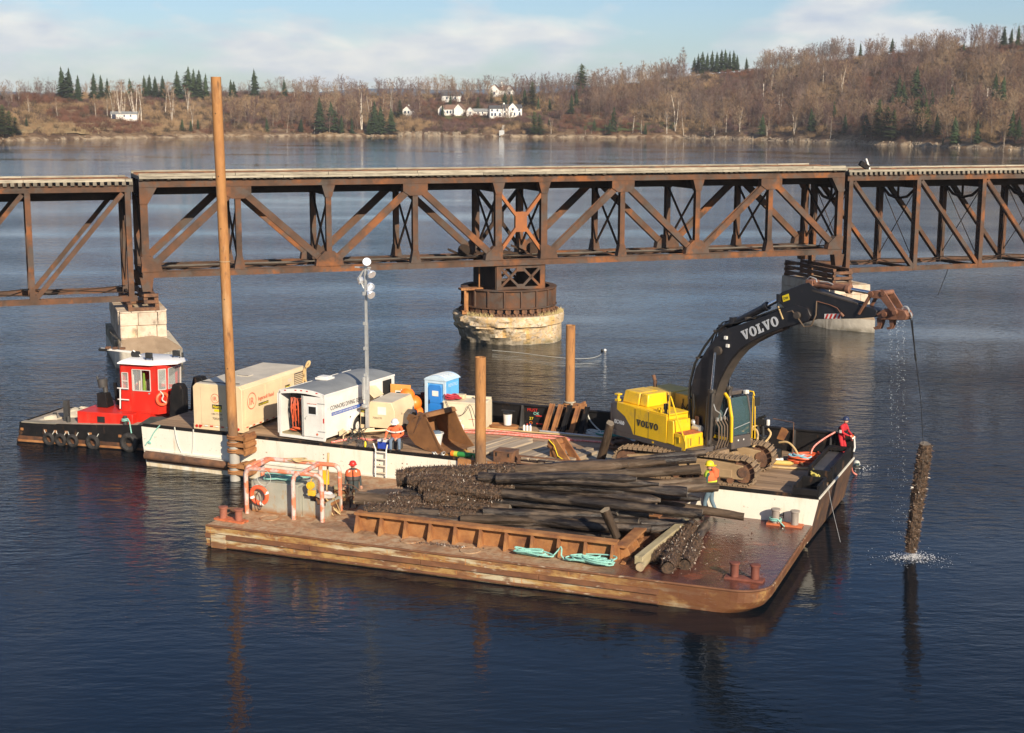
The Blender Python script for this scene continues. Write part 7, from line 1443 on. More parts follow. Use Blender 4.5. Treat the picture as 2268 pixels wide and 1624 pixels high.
# ------------------------------------------------------------------ people
def V3(*a): return Vector(a)
def person(label, loc, rz, J, cols, scale=1.0, group=None):
    """J overrides joints of a standing figure facing -y; cols: dict region -> material"""
    t = thing('person', label, 'person', loc, rz, group)
    j = dict(pel=(0, 0, .96), spi=(0, 0, 1.14), che=(0, -.01, 1.34), nec=(0, 0, 1.50), jaw=(0, -.02, 1.58), hea=(0, -.01, 1.67), cro=(0, .0, 1.75), nos=(0, -.115, 1.635))
    for s_, n in ((-1, 'l'), (1, 'r')):
        j.update({n + 'sh': (s_ * .19, 0, 1.43), n + 'el': (s_ * .25, .02, 1.16), n + 'wr': (s_ * .26, -.05, .91), n + 'hip': (s_ * .10, 0, .92), n + 'kn': (s_ * .11, -.02, .50), n + 'an': (s_ * .12, .02, .09), n + 'to': (s_ * .13, -.17, .04)})
    j.update(J); j = {k: Vector(v) for k, v in j.items()}
    rad = dict(pel=.15, spi=.135, che=.155, nec=.058, jaw=.075, hea=.10, cro=.062, nos=.014)
    for n in 'lr': rad.update({n + 'sh': .082, n + 'el': .055, n + 'wr': .038, n + 'hip': .10, n + 'kn': .072, n + 'an': .05, n + 'to': .04})
    rad.update(cols.get('rad', {}))
    names = list(j); E = [('pel', 'spi'), ('spi', 'che'), ('che', 'nec'), ('nec', 'jaw'), ('jaw', 'hea'), ('hea', 'cro'), ('hea', 'nos')]
    reg = {('pel', 'spi'): 'torso', ('spi', 'che'): 'torso', ('che', 'nec'): 'torso', ('nec', 'jaw'): 'head', ('jaw', 'hea'): 'head', ('hea', 'cro'): 'head', ('hea', 'nos'): 'head'}
    for n in 'lr':
        for a, b, g in (('che', n + 'sh', 'torso'), (n + 'sh', n + 'el', 'arm'), (n + 'el', n + 'wr', 'arm'), ('pel', n + 'hip', 'legs'), (n + 'hip', n + 'kn', 'legs'), (n + 'kn', n + 'an', 'legs'), (n + 'an', n + 'to', 'feet')): E.append((a, b)); reg[(a, b)] = g
        # palm and five fingers
        w = j[n + 'wr']; d = (w - j[n + 'el']).normalized(); d = (d + Vector(cols.get('handdir', (0, 0, 0)))).normalized(); side = d.cross(Vector((0, 1, 0.2))).normalized(); 
        if side.length < .5: side = Vector((1, 0, 0))
        fl = d.cross(side).normalized(); pm = w + d * .07; j[n + 'pm'] = pm; rad[n + 'pm'] = .032; names.append(n + 'pm'); E.append((n + 'wr', n + 'pm')); reg[(n + 'wr', n + 'pm')] = 'hand'
        for k, (o, ln) in enumerate(((-.033, .07), (-.011, .08), (.011, .078), (.033, .062))):
            a, b_, c = f'{n}f{k}a', f'{n}f{k}b', f'{n}f{k}c'
            j[a] = pm + d * .03 + side * o; j[b_] = j[a] + d * ln * .5 + fl * .012; j[c] = j[b_] + d * ln * .35 + fl * .035
            for q_, r_ in ((a, .011), (b_, .010), (c, .008)): rad[q_] = r_; names.append(q_)
            for e in ((n + 'pm', a), (a, b_), (b_, c)): E.append(e); reg[e] = 'hand'
        a, b_ = n + 'ta', n + 'tb'; sg = 1 if n == 'l' else -1
        j[a] = w + d * .045 + side * sg * .035 + fl * .02; j[b_] = j[a] + d * .04 + side * sg * .015 + fl * .02
        for q_, r_ in ((a, .013), (b_, .010)): rad[q_] = r_; names.append(q_)
        for e in ((n + 'wr', a), (a, b_)): E.append(e); reg[e] = 'hand'
    for s_ in (-1, 1):
        e = 'ear%d' % s_; j[e] = j['hea'] + Vector((s_ * .105, .01, -.01)); rad[e] = .018; names.append(e); E.append(('hea', e)); reg[('hea', e)] = 'head'
    ix = {n: i for i, n in enumerate(names)}
    me = bpy.data.meshes.new('skeleton'); me.from_pydata([tuple(j[n]) for n in names], [(ix[a], ix[b]) for a, b in E], [])
    o = bpy.data.objects.new('skeleton', me); COL.objects.link(o); md = o.modifiers.new('skin', 'SKIN'); md.use_smooth_shade = True; md.branch_smoothing = .3
    sv = me.skin_vertices[0].data
    for n in names: r_ = rad[n]; sv[ix[n]].radius = (r_ * (1.22 if n in ('che', 'spi', 'pel') else 1), r_ * (.85 if n in ('che', 'spi', 'pel') else 1)); sv[ix[n]].use_root = (n == 'pel')
    s2 = o.modifiers.new('sub', 'SUBSURF'); s2.levels = s2.render_levels = 2
    ev = o.evaluated_get(bpy.context.evaluated_depsgraph_get()); m2 = bpy.data.meshes.new_from_object(ev); bpy.data.objects.remove(o)
    regs = ['torso', 'arm', 'legs', 'feet', 'hand', 'head']; m2.materials.clear()
    for g in regs: m2.materials.append(cols.get(g, MT['skin']))
    segs = [(j[a], j[b], regs.index(reg[(a, b)]), (rad[a] + rad[b]) / 2) for a, b in E]
    for p_ in m2.polygons:
        c = p_.center; best, bi = 9, 0
        for a, b, gi, r_ in segs:
            ab = b - a; u = max(0, min(1, (c - a).dot(ab) / max(1e-9, ab.length_squared))); dd = (c - (a + ab * u)).length - r_
            if dd < best: best, bi = dd, gi
        p_.material_index = bi; p_.use_smooth = True
    m2.name = 'body'; link('body', m2, t)
    h = j['hea']; fd = (j['nos'] - j['hea']); fd.z = 0; fd.normalize(); sd_ = fd.cross(Vector((0, 0, 1)))
    ey = MB()
    for s_ in (-1, 1): ey.ball(h + fd * .086 + sd_ * s_ * .034 + Vector((0, 0, .0)), .013, 8)
    tag(ey.build('eyes', MT['ink'], t), kind='stuff'); MB().ball(h + fd * .088 + Vector((0, 0, -.062)), .02, 8, (1, 1, .35)).build('mouth', MT['ink_red'], t)
    t.scale = (scale,) * 3; return t, j
def hard_hat(t, j, mat, tilt=0):
    m_ = MB(); m_.lathe([(.135, -.0), (.132, .05), (.112, .10), (.07, .135), (.01, .148)], (0, 0, 0), 18); m_.lathe([(.16, -.005), (.165, .0), (.135, .012)], (0, -.015, 0), 18, caps=False)
    hd = j['hea']; ax = j['cro'] - j['jaw']; q_ = ax.to_track_quat('Z', 'Y').to_matrix().to_4x4(); m_.box(-.09, -.20, -.008, .09, -.12, .008); m_.xf(Matrix.Translation(hd + ax.normalized() * .03) @ q_); return m_.build('hard_hat', mat, t)
def shell_torso(name, t, j, mat, z0, z1, k=1.12, open_front=0.0, yofs=0.0, slots=None):
    """a garment shell around the torso between spine fractions"""
    m_ = MB(); a, b = j['pel'], j['che']; ax = (j['nec'] - j['pel']); n = 20; H = 7; ux = (j['rsh'] - j['lsh']).normalized(); az_ = ax.normalized(); fy = az_.cross(ux)
    for i in range(H + 1):
        f = z0 + (z1 - z0) * i / H; c = a + ax * f; w = (.165 + .035 * math.sin(PI * min(1, max(0, f))) + (.02 if .5 < f < .95 else 0)) * k * (1 - .35 * max(0, f - .86) / .14); dp = .145 * k * (1 - .3 * max(0, f - .86) / .14)
        for q_ in range(n + 1):
            th = -PI / 2 + open_front + (2 * PI - 2 * open_front) * q_ / n; v = c + ux * math.cos(th) * w + fy * -math.sin(th) * -dp; m_.v.append(tuple(v))
    for i in range(H):
        for q_ in range(n): m_.f.append((i * (n + 1) + q_, i * (n + 1) + q_ + 1, (i + 1) * (n + 1) + q_ + 1, (i + 1) * (n + 1) + q_)); m_.m.append(slots(i / H, q_ / n) if slots else 0)
    o = m_.build(name, mat, t); s_ = o.modifiers.new('thick', 'SOLIDIFY'); s_.thickness = .02; s_.offset = 1; return o
cl = lambda n, c, r=.85: M(n, c, 6, r, bump=.004, bscale=12)
DKG, DKP, ORV = cl('dark_grey_coat', (0.045, 0.055, 0.055)), cl('dark_trousers', (0.05, 0.048, 0.045)), cl('orange_cloth', (0.72, 0.14, 0.05))
LIM, GRN, REDS, BOOT, TEAL, PALEB = cl('lime_cloth', (0.60, 0.80, 0.05)), cl('dark_green_cloth', (0.03, 0.085, 0.065)), cl('red_suit', (0.50, 0.02, 0.03)), cl('black_boot', (0.02, 0.02, 0.02)), cl('grey_blue_jeans', (0.11, 0.17, 0.22)), cl('pale_blue_shirt', (0.35, 0.50, 0.52))
# man in dark coat and orange life vest, facing us
loc = P(783, 1124, ZN)
t, j = person('man in a dark coat and red hard hat standing on the rusty barge', loc, R(4), dict(lwr=(-.30, -.02, .88), rwr=(.30, -.02, .88), nos=(0, -.105, 1.61), hea=(0, -.03, 1.66), cro=(0, -.03, 1.74), rkn=(.13, -.06, .5), ran=(.14, .0, .09)), dict(torso=DKG, arm=DKG, legs=DKP, feet=BOOT, rad=dict(che=.17, spi=.16, pel=.17, lel=.062, rel=.062)), 1.02)
hard_hat(t, j, MT['red']); shell_torso('coat_skirt', t, j, DKG, -.42, .25, 1.16, .12); shell_torso('life_vest', t, j, [ORV, MT['mach_grey']], .22, .98, 1.28, .07, slots=lambda a, b: 1 if a < .35 or .3 < b < .7 else 0)
for s_ in (-1, 1): MB().box(s_ * .12 - .035, -.17, 1.40, s_ * .12 + .035, -.12, 1.48).build('reflective_patch', MT['white'], t)
# worker in lime and orange vest with yellow hard hat seen from behind, facing left and away
loc = P(1572, 1146, ZN)
t, j = person('worker in a lime and orange vest walking behind the timber pile ends', loc, R(-118), dict(lan=(-.12, .2, .13), lto=(-.12, .05, .05), lkn=(-.11, .0, .52), rkn=(.11, -.14, .52), ran=(.12, -.14, .09), rto=(.12, -.32, .04), lel=(-.27, -.05, 1.17), lwr=(-.24, -.24, 1.02), rel=(.27, -.06, 1.17), rwr=(.24, -.26, 1.05), nos=(0, -.12, 1.59), hea=(0, -.05, 1.65), cro=(0, -.05, 1.74), jaw=(0, -.05, 1.57), nec=(0, -.02, 1.49)), dict(torso=GRN, arm=GRN, legs=TEAL, feet=BOOT, rad=dict(che=.18, spi=.17)), 1.21)
hard_hat(t, j, MT['sticker_yellow']); shell_torso('safety_vest', t, j, [LIM, ORV, MT['galv']], .05, 1.04, 1.2, .12, slots=lambda a, b: (2 if .12 < a < .25 else (0 if a < .42 else (1 if .22 < b < .72 else 0))))
shell_torso('jacket_hem', t, j, GRN, -.18, .08, 1.16)
MB().tube([(.0, .13, 1.34), (.0, .15, 1.52), (0, .06, 1.6)], [.12, .12, .06], 10).build('orange_hood', ORV, t)
# sitting man
loc = BB.w(12.72, .55, ZD)
t, j = person('man in an orange jacket and white hard hat sitting by the blue cooler', loc, BB.a + R(22), dict(pel=(0, .12, .40), spi=(0, .08, .58), che=(0, .02, .78), nec=(0, -.05, .93), jaw=(0, -.12, .98), hea=(0, -.16, 1.05), cro=(0, -.17, 1.14), nos=(0, -.25, 1.0), lsh=(-.19, .0, .87), rsh=(.19, .0, .87), lel=(-.33, -.08, .65), lwr=(-.36, -.28, .52), rel=(.3, -.1, .62), rwr=(.1, -.26, .50), lhip=(-.1, .08, .38), rhip=(.1, .08, .38), lkn=(-.15, -.34, .44), rkn=(.17, -.34, .44), lan=(-.14, -.42, .08), ran=(.18, -.4, .08), lto=(-.15, -.6, .04), rto=(.2, -.58, .04)), dict(torso=ORV, arm=ORV, legs=MT['denim'], feet=BOOT, rad=dict(che=.18, spi=.17, pel=.16)), 1.12)
hard_hat(t, j, MT['white_roof'])
for s_ in (-1, 1): MB().torus(j['lel' if s_ < 0 else 'rel'].lerp(j['lsh' if s_ < 0 else 'rsh'], .35), .085, .018, (s_ * .5, -.2, -1), 14, 6).build('reflective_band', MT['white'], t)
shell_torso('reflective_stripe', t, j, MT['white'], .60, .70, 1.18)
t = thing('seat_box', 'low dark box under the sitting man', 'box', **at(BB, 12.72, .62, ZD, 22)); MB().box(-.25, -.02, 0, .25, .3, .3).build('box', MT['grey_dark'], t, bevel=.02)
# worker in red at the bow corner
loc = BB.w(30.28, 6.72, ZD)
t, j = person('worker in a red suit and dark blue helmet leaning at the bow corner', loc, R(50), dict(pel=(0, .10, .93), spi=(0, .06, 1.10), che=(0, .0, 1.30), nec=(0, -.05, 1.45), jaw=(0, -.09, 1.53), hea=(0, -.09, 1.61), cro=(0, -.09, 1.70), nos=(0, -.195, 1.57), lsh=(-.19, -.01, 1.38), rsh=(.19, -.01, 1.38), lel=(-.24, -.10, 1.12), lwr=(-.10, -.34, 1.0), rel=(.24, -.10, 1.12), rwr=(.10, -.36, 1.0), lhip=(-.1, .08, .9), rhip=(.1, .08, .9), lkn=(-.12, -.04, .48), rkn=(.12, -.04, .48)), dict(torso=REDS, arm=REDS, legs=REDS, feet=BOOT, hand=MT['orange'], rad=dict(che=.18, spi=.17)), 1.0)
hard_hat(t, j, cl('navy_helmet', (0.02, 0.03, 0.08), .4)); MB().box(-.30, -.06, 1.12, -.27, .03, 1.24).build('arm_badge', MT['white'], t); shell_torso('black_harness', t, j, MT['black'], .45, .62, 1.2)
MB().tube([(-.08, -.45, .9), (0, -.5, .98), (.1, -.45, .9), (.12, -.48, .5), (.0, -.5, .35)], .035, 6).build('white_tool', MT['white'], t)
# operator in the cab
c_ = EXM.w(.35, .95, ZD + 1.5)
t, j = person('operator in a pale blue shirt seated inside the digger cab', c_, EXM.a + PI / 2, dict(pel=(0, .08, .42), spi=(0, .08, .6), che=(0, .04, .80), nec=(0, .02, .95), jaw=(0, -.01, 1.02), hea=(0, -.02, 1.1), cro=(0, -.02, 1.19), nos=(0, -.12, 1.07), lsh=(-.19, .02, .88), rsh=(.19, .02, .88), lel=(-.26, -.05, .65), lwr=(-.22, -.3, .6), rel=(.26, -.05, .65), rwr=(.22, -.3, .6), lhip=(-.1, .05, .4), rhip=(.1, .05, .4), lkn=(-.13, -.36, .44), rkn=(.13, -.36, .44), lan=(-.13, -.5, .16), ran=(.13, -.5, .16), lto=(-.13, -.6, .12), rto=(.13, -.6, .12)), dict(torso=PALEB, arm=PALEB, legs=MT['denim'], feet=BOOT), .95)
# diver at the surface
t = thing('diver', 'diver in the water beside the red hose, only head and shoulders showing', 'person', P(1897, 1037, -.02)); m_ = MB(); m_.ball((0, 0, .0), .24, 14, (1.3, .8, .55)).ball((.25, -.05, -.05), .12, 10); m_.build('shoulders', MT['black'], t); MB().ball((0, 0, .22), .15, 14, (1, 1.1, 1)).build('helmet', cl('pale_helmet', (0.55, 0.55, 0.48), .3), t); MB().box(-.08, -.17, .16, .08, -.12, .27).build('face_plate', MT['glass'], t)
q = random.Random(8); m_ = MB(); c = P(1897, 1037, 0)
for k in range(90): a = q.uniform(0, 6.28); r_ = abs(q.gauss(.3, .3)); s_ = q.uniform(.01, .03); x, y = c.x + r_ * 1.6 * math.cos(a), c.y + r_ * math.sin(a); m_.add([(x - s_, y, .006), (x + s_, y, .006), (x, y + s_, .02)], [(0, 1, 2)])
tag(m_.build('foam_flecks', bpy.data.materials['white_foam'], smooth=False), 'white flecks of foam round the diver', 'foam', kind='stuff')
# ------------------------------------------------------------------ far shore
HOR = 243.0
KX = np.array([-900, -400, 0, 200, 480, 700, 870, 1134, 1300, 1500, 1700, 1900, 2100, 2268, 2600, 3200])
K_SH = np.array([322, 320, 315, 310, 304, 302, 301, 302, 303, 303, 308, 315, 322, 328, 336, 340])
K_TOP = np.array([224, 222, 221, 213, 211, 213, 214, 208, 202, 172, 156, 126, 108, 98, 92, 90])
K_D = np.array([150, 150, 160, 190, 190, 180, 180, 170, 170, 190, 220, 260, 280, 280, 280, 280])
def prof(X):
    X = np.asarray(X, float); sh = F_PX * CAM_H / (np.interp(X, KX, K_SH) - HOR); D = np.interp(X, KX, K_D); top = np.interp(X, KX, K_TOP)
    zt = CAM_H + (HOR - top) * (sh + D) / F_PX; return sh, D, zt
def hash2(x, y): return np.sin(x * .021 + 1.3 * np.sin(y * .017)) * .5 + np.sin(x * .053 + y * .041) * .3 + np.sin(x * .013 - y * .07 + 2) * .25
def ground_z(X, d):
    """height of the land for survey column X at distance d inland"""
    sh, D, zt = prof(X); t = np.clip(np.asarray(d, float) / D, 0, 1.0); s_ = t * t * (3 - 2 * t)
    y = sh + d; x = (X - CX) / F_PX * y; bank = 3.2 * np.clip(d / 14, 0, 1) ** .7
    z = bank + (zt - 3.2) * (.55 * t + .45 * s_) + 2.0 * hash2(x, y) * np.clip(d / 60, 0, 1) * np.clip((1.2 - t) * 2, .3, 1)
    over = np.clip(np.asarray(d, float) - D, 0, 400); return np.where(np.asarray(d) < 0, np.asarray(d) * .12, z - over * .05)
def gp(X, d): sh, D, zt = prof(X); y = float(sh + d); return Vector(((X - CX) / F_PX * y, y, float(ground_z(X, d))))
def hit(X, Y):
    """distance inland where the line of sight (X, Y) meets the land"""
    for d in np.arange(2, 330, 2.0):
        y = float(prof(X)[0] + d)
        if float(ground_z(X, d)) >= CAM_H + (HOR - Y) * y / F_PX: return float(d)
    return float(prof(X)[1])
def shore():
    Xs = np.arange(-900, 3200, 14.0); ds = np.concatenate([[-25, -6, -1, 0, 1, 3, 6, 10, 15], np.arange(22, 420, 9.0), [500, 800]])
    XX, DD = np.meshgrid(Xs, ds, indexing='ij'); sh, D, zt = prof(XX)
    jit = 2.5 * np.sin(XX * .11) + 2.0 * np.sin(XX * .037 + 1) + 1.5 * np.sin(XX * .31)
    Y = sh + DD + jit * np.clip(1 - np.abs(DD) / 40, 0, 1); Xw = (XX - CX) / F_PX * Y; Z = ground_z(XX, DD)
    rg = np.random.default_rng(5); Z = Z + rg.normal(0, .12, Z.shape) * np.clip(DD / 5, 0, 1) * (DD < 400)
    n, m = XX.shape; v = np.stack([Xw, Y, Z], -1).reshape(-1, 3); i = np.arange(n - 1)[:, None] * m + np.arange(m - 1)[None, :]; f = np.stack([i, i + m, i + m + 1, i + 1], -1).reshape(-1, 4)
    me = bpy.data.meshes.new('hillside'); me.from_pydata(v.tolist(), [], f.tolist()); me.polygons.foreach_set('use_smooth', [True] * len(f))
    mt = bpy.data.materials.new('dry_hillside'); mt.use_nodes = True; t = mt.node_tree; N = t.nodes; Lk = t.links.new; b = N['Principled BSDF']; b.inputs['Roughness'].default_value = .95; b.inputs['Specular IOR Level'].default_value = .1
    co = N.new('ShaderNodeTexCoord'); 
    def nz_(s_, det=5):
        q = N.new('ShaderNodeTexNoise'); q.inputs['Scale'].default_value = s_; q.inputs['Detail'].default_value = det; Lk(co.outputs['Object'], q.inputs['Vector']); return q.outputs[0]
    def ramp(src, els):
        r_ = N.new('ShaderNodeValToRGB'); e = r_.color_ramp.elements
        while len(e) < len(els): e.new(.5)
        for k, (p_, c) in enumerate(els): e[k].position = p_; e[k].color = (*c, 1)
        Lk(src, r_.inputs[0]); return r_.outputs[0]
    base = ramp(nz_(.035), [(.3, (.07, .042, .03)), (.48, (.14, .085, .05)), (.62, (.24, .16, .09)), (.75, (.10, .058, .04))])
    fine = ramp(nz_(.5), [(.3, (.5, .5, .5)), (.7, (1.25, 1.25, 1.25))]); mul = N.new('ShaderNodeMix'); mul.data_type = 'RGBA'; mul.blend_type = 'MULTIPLY'; mul.inputs[0].default_value = 1; Lk(base, mul.inputs[6]); Lk(fine, mul.inputs[7])
    # pale stony strip by the water
    sx = N.new('ShaderNodeSeparateXYZ'); Lk(co.outputs['Object'], sx.inputs[0]); mr = N.new('ShaderNodeMapRange'); mr.inputs[1].default_value = 1.9; mr.inputs[2].default_value = .9; Lk(sx.outputs[2], mr.inputs[0])
    nn = ramp(nz_(.22), [(.42, (0, 0, 0)), (.6, (1, 1, 1))]); mu = N.new('ShaderNodeMath'); mu.operation = 'MULTIPLY'; Lk(mr.outputs[0], mu.inputs[0]); Lk(nn, mu.inputs[1])
    mi = N.new('ShaderNodeMix'); mi.data_type = 'RGBA'; Lk(mu.outputs[0], mi.inputs[0]); Lk(mul.outputs[2], mi.inputs[6]); mi.inputs[7].default_value = (.36, .28, .19, 1); Lk(mi.outputs[2], b.inputs['Base Color'])
    me.materials.append(mt); o = link('hillside', me); tag(o, kind='structure')
    # green lawn behind the white houses
shore()
def lawn(X0, X1, Y0, Y1, c, name='lawn'):
    mb = MB(); K, J = 24, 8
    for i in range(K + 1):
        for j in range(J + 1):
            X = X0 + (X1 - X0) * i / K; d = hit(X, Y1 + (Y0 - Y1) * j / J); p = gp(X, d); mb.v.append((p.x, p.y, p.z + .35))
    for i in range(K):
        for j in range(J): mb.f.append((i * (J + 1) + j, (i + 1) * (J + 1) + j, (i + 1) * (J + 1) + j + 1, i * (J + 1) + j + 1)); mb.m.append(0)
    tag(mb.build(name, M(name + '_grass', [tuple(x * .6 for x in c), c], .08, .95, spec=.1)), kind='structure')
lawn(1290, 1490, 272, 290, (0.10, 0.12, 0.045)); lawn(985, 1190, 258, 266, (0.15, 0.15, 0.06), 'grass_terrace'); lawn(30, 230, 276, 300, (0.40, 0.29, 0.15), 'dry_field')
lawn(225, 470, 268, 292, (0.34, 0.23, 0.12), 'tan_field')
# distant ridge on the left horizon, haze blue put into its colour
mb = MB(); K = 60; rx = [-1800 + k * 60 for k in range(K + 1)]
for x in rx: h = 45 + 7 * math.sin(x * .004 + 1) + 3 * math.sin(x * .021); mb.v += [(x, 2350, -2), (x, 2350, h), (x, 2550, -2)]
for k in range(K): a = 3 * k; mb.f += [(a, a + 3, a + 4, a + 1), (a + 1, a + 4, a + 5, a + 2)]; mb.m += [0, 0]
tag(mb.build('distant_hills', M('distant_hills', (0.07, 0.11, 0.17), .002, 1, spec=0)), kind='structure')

# ---- tree prototypes, as arrays for bulk use
def twig_tree(seed, H=12.0, fork=2, spread=.28, n=34, birch=False, tw=1.0):
    q = random.Random(seed); T, C = MB(), MB()
    def br(mb, p, d, L_, r, dep):
        e = p + d * L_; a = d.orthogonal().normalized(); b = d.cross(a)
        vs = [p + (a * math.cos(k * 2.094) + b * math.sin(k * 2.094)) * r for k in range(3)] + [e + (a * math.cos(k * 2.094) + b * math.sin(k * 2.094)) * r * .6 for k in range(3)]
        mb.add(vs, [(0, 1, 4, 3), (1, 2, 5, 4), (2, 0, 3, 5)] if dep == 0 else [(0, 1, 4, 3)]); return e
    tops = []
    for s_ in range(fork):
        p = Vector((q.uniform(-.3, .3), q.uniform(-.3, .3), -.4)) if fork > 1 else Vector((0, 0, -.4)); d = Vector((q.uniform(-.12, .12), q.uniform(-.12, .12), 1)).normalized(); L_ = H * q.uniform(.16, .2)
        r = H * (.011 if not birch else .014)
        for k in range(5): 
            p = br(T, p, d, L_, r * (1 - k * .16), 0); d = (d + Vector((q.uniform(-.1, .1), q.uniform(-.1, .1), .05))).normalized()
            if k >= 1: tops.append((p.copy(), k))
    ends = []
    for k in range(n):
        p, lv = q.choice(tops); th = q.uniform(0, 6.28); up = q.uniform(.5, 1.4); d = Vector((math.cos(th), math.sin(th), up)).normalized(); L_ = H * spread * q.uniform(.5, 1.1) * (1.1 - lv * .1)
        e = br(C, p - Vector((0, 0, q.uniform(0, H * .12))), d, L_, H * .006, 1); ends.append((e, d))
        for s_ in range(2): d2 = (d + Vector((q.uniform(-.6, .6), q.uniform(-.6, .6), q.uniform(-.1, .5)))).normalized(); e2 = br(C, p + d * L_ * q.uniform(.4, .8), d2, L_ * q.uniform(.4, .7), H * .004, 2); ends.append((e2, d2))
    for e, d in ends:
        for s_ in range(int(6 * tw)):
            d2 = (d + Vector((q.uniform(-.8, .8), q.uniform(-.8, .8), q.uniform(-.3, .6)))).normalized(); b_ = e - d * H * .05 * q.random(); f = b_ + d2 * H * q.uniform(.05, .10); w = d2.orthogonal().normalized() * H * .0045; w.rotate(Matrix.Rotation(q.uniform(0, 3), 3, d2)); C.add([b_ - w, b_ + w, f], [(0, 1, 2)])
    return T, C
def spruce(seed, H=12.0, wide=.2, lush=False):
    q = random.Random(seed); T, C = MB(), MB(); T.cyl((0, 0, -.4), (0, 0, H * .95), H * .014, H * .004, 5)
    n = 30; z = H * (.08 if not lush else .04)
    for i in range(n):
        f = i / (n - 1); zz = z + (H - z) * f; R_ = H * wide * (1 - f) ** (.8 if not lush else .55) * q.uniform(.72, 1.15) + .12
        m_ = 9 if f < .7 else 6
        for k in range(m_):
            a = 2 * PI * k / m_ + q.uniform(-.4, .4) + i; r = R_ * q.uniform(.45, 1.25) * (1 + .3 * math.sin(a + seed)); dr = H * q.uniform(.02, .05) * (.5 if lush else 1); w = r * q.uniform(.22, .4)
            o = Vector((math.cos(a), math.sin(a), 0)); s_ = Vector((-math.sin(a), math.cos(a), 0)); p = Vector((0, 0, zz + H * .02)); tipp = o * r + Vector((0, 0, zz - dr))
            C.add([p, o * r * .55 + s_ * w + Vector((0, 0, zz - dr * .3)), tipp, o * r * .55 - s_ * w + Vector((0, 0, zz - dr * .3)), o * r * .5 + Vector((0, 0, zz + dr * .35))], [(0, 1, 4), (1, 2, 4), (2, 3, 4), (3, 0, 4)])
    return T, C
def shrub(seed, H=2.5):
    q = random.Random(seed); C = MB()
    for k in range(34):
        th = q.uniform(0, 6.28); d = Vector((math.cos(th) * q.uniform(.2, .9), math.sin(th) * q.uniform(.2, .9), 1)).normalized(); b_ = Vector((q.uniform(-.5, .5) * H, q.uniform(-.5, .5) * H, -.1)); e = b_ + d * H * q.uniform(.5, 1); w = d.orthogonal().normalized() * H * .02
        C.add([b_ - w, b_ + w, e], [(0, 1, 2)])
        for s_ in range(4): d2 = (d + Vector((q.uniform(-.9, .9), q.uniform(-.9, .9), q.uniform(-.2, .5)))).normalized(); p = b_.lerp(e, q.uniform(.4, 1)); w = d2.orthogonal().normalized() * H * .014; C.add([p - w, p + w, p + d2 * H * q.uniform(.2, .4)], [(0, 1, 2)])
    return C
TW = [M('bare_twigs_%d' % k, c, .2, .9, spec=.1) for k, c in enumerate((((.17, .105, .075)), ((.24, .155, .095)), ((.13, .08, .07)), ((.28, .20, .13)), ((.20, .145, .12))))]
BK1 = M('grey_bark', [(0.14, 0.11, 0.085), (0.30, 0.25, 0.19)], .6, .9, spec=.1, vary=.25); BK2 = M('birch_bark', [(0.42, 0.36, 0.29), (0.68, 0.62, 0.54)], .8, .8, vary=.12)
NDL = [M('spruce_needles', [(0.022, 0.040, 0.018), (0.050, 0.075, 0.032)], .5, .85, spec=.15, vary=.3), M('lighter_conifer_needles', [(0.035, 0.055, 0.018), (0.065, 0.09, 0.03)], .5, .85, spec=.15, vary=.25)]
def proto(pair, bark, leaf): return pair[0].mesh('trunk', bark, False), pair[1].mesh('crown', leaf, False)
BARE = [proto(twig_tree(10 + k, 12, 1 + k % 2, .27 + .03 * (k % 3), 34), BK1, TW[k % 4]) for k in range(8)]
BIRCH = [proto(twig_tree(40 + k, 13, (1, 3, 2, 4)[k], .16, 22, True, .8), BK2, TW[(k + 1) % 4]) for k in range(4)]
SPR = [proto(spruce(60 + k, 12, (.26, .30, .23, .34)[k]), BK1, NDL[0]) for k in range(4)]; PINE = [proto(spruce(70 + k, 12, .38, True), BK1, NDL[1]) for k in range(3)]
def tree(kind, X, d, H, label, group, cat='tree'):
    tm, cm = kind; p = gp(X, d); t = thing({'s': 'spruce_tree', 'b': 'birch_tree', 'p': 'pine_tree'}.get(group[0], 'bare_tree'), label, cat, p, rnd.uniform(0, 6.28), group); s_ = H / 12; t.scale = (s_ * rnd.uniform(.9, 1.15),) * 2 + (s_,)
    link('trunk', tm, t); link('crown', cm, t); return t
def lab(kind, X, Yb, Yt):
    zone = 'on the skyline' if Yb < 232 and X < 1300 or Yb < 170 else ('low by the water' if Yb > 284 else 'halfway up the slope'); h = Yb - Yt; size = 'tall' if h > 62 else ('small' if h < 36 else 'mid-sized')
    for lim, w in ((60, 'at the left picture edge'), (210, 'left of the boathouse'), (262, 'up left of the boathouse'), (330, 'near the boathouse'), (400, 'right of the boathouse'), (475, 'just left of the tall pile'), (600, 'just right of the tall pile'), (760, 'between tall pile and houses'), (880, 'left of the brown-roofed cottage'), (960, 'by the brown-roofed cottage'), (1050, 'by the gabled cottage'), (1150, 'by the largest white house'), (1240, 'right of the largest house'), (1330, 'above the lawn'), (1440, 'right of the lawn'), (1530, 'left of the hilltop spruce clump'), (1650, 'in line with the hilltop spruce clump'), (1760, 'near the left utility pole'), (1880, 'right of the left utility pole'), (2000, 'left above the right span'), (2100, 'in the dark conifer patch'), (2200, 'near the right utility pole'), (9999, 'at the right picture edge')):
        if X < lim: return '%s %s %s %s' % (size, kind, zone, w)
GS, GP_, GB, GR = 'spruces on the far shore', 'pines and green shrubs on the far shore', 'birches on the far shore', 'leafless trees on the far hillside'
def top_h(X, d, Ytop): y = float(prof(X)[0] + d); return max(3.5, CAM_H + (HOR - Ytop) * y / F_PX - float(ground_z(X, d)))
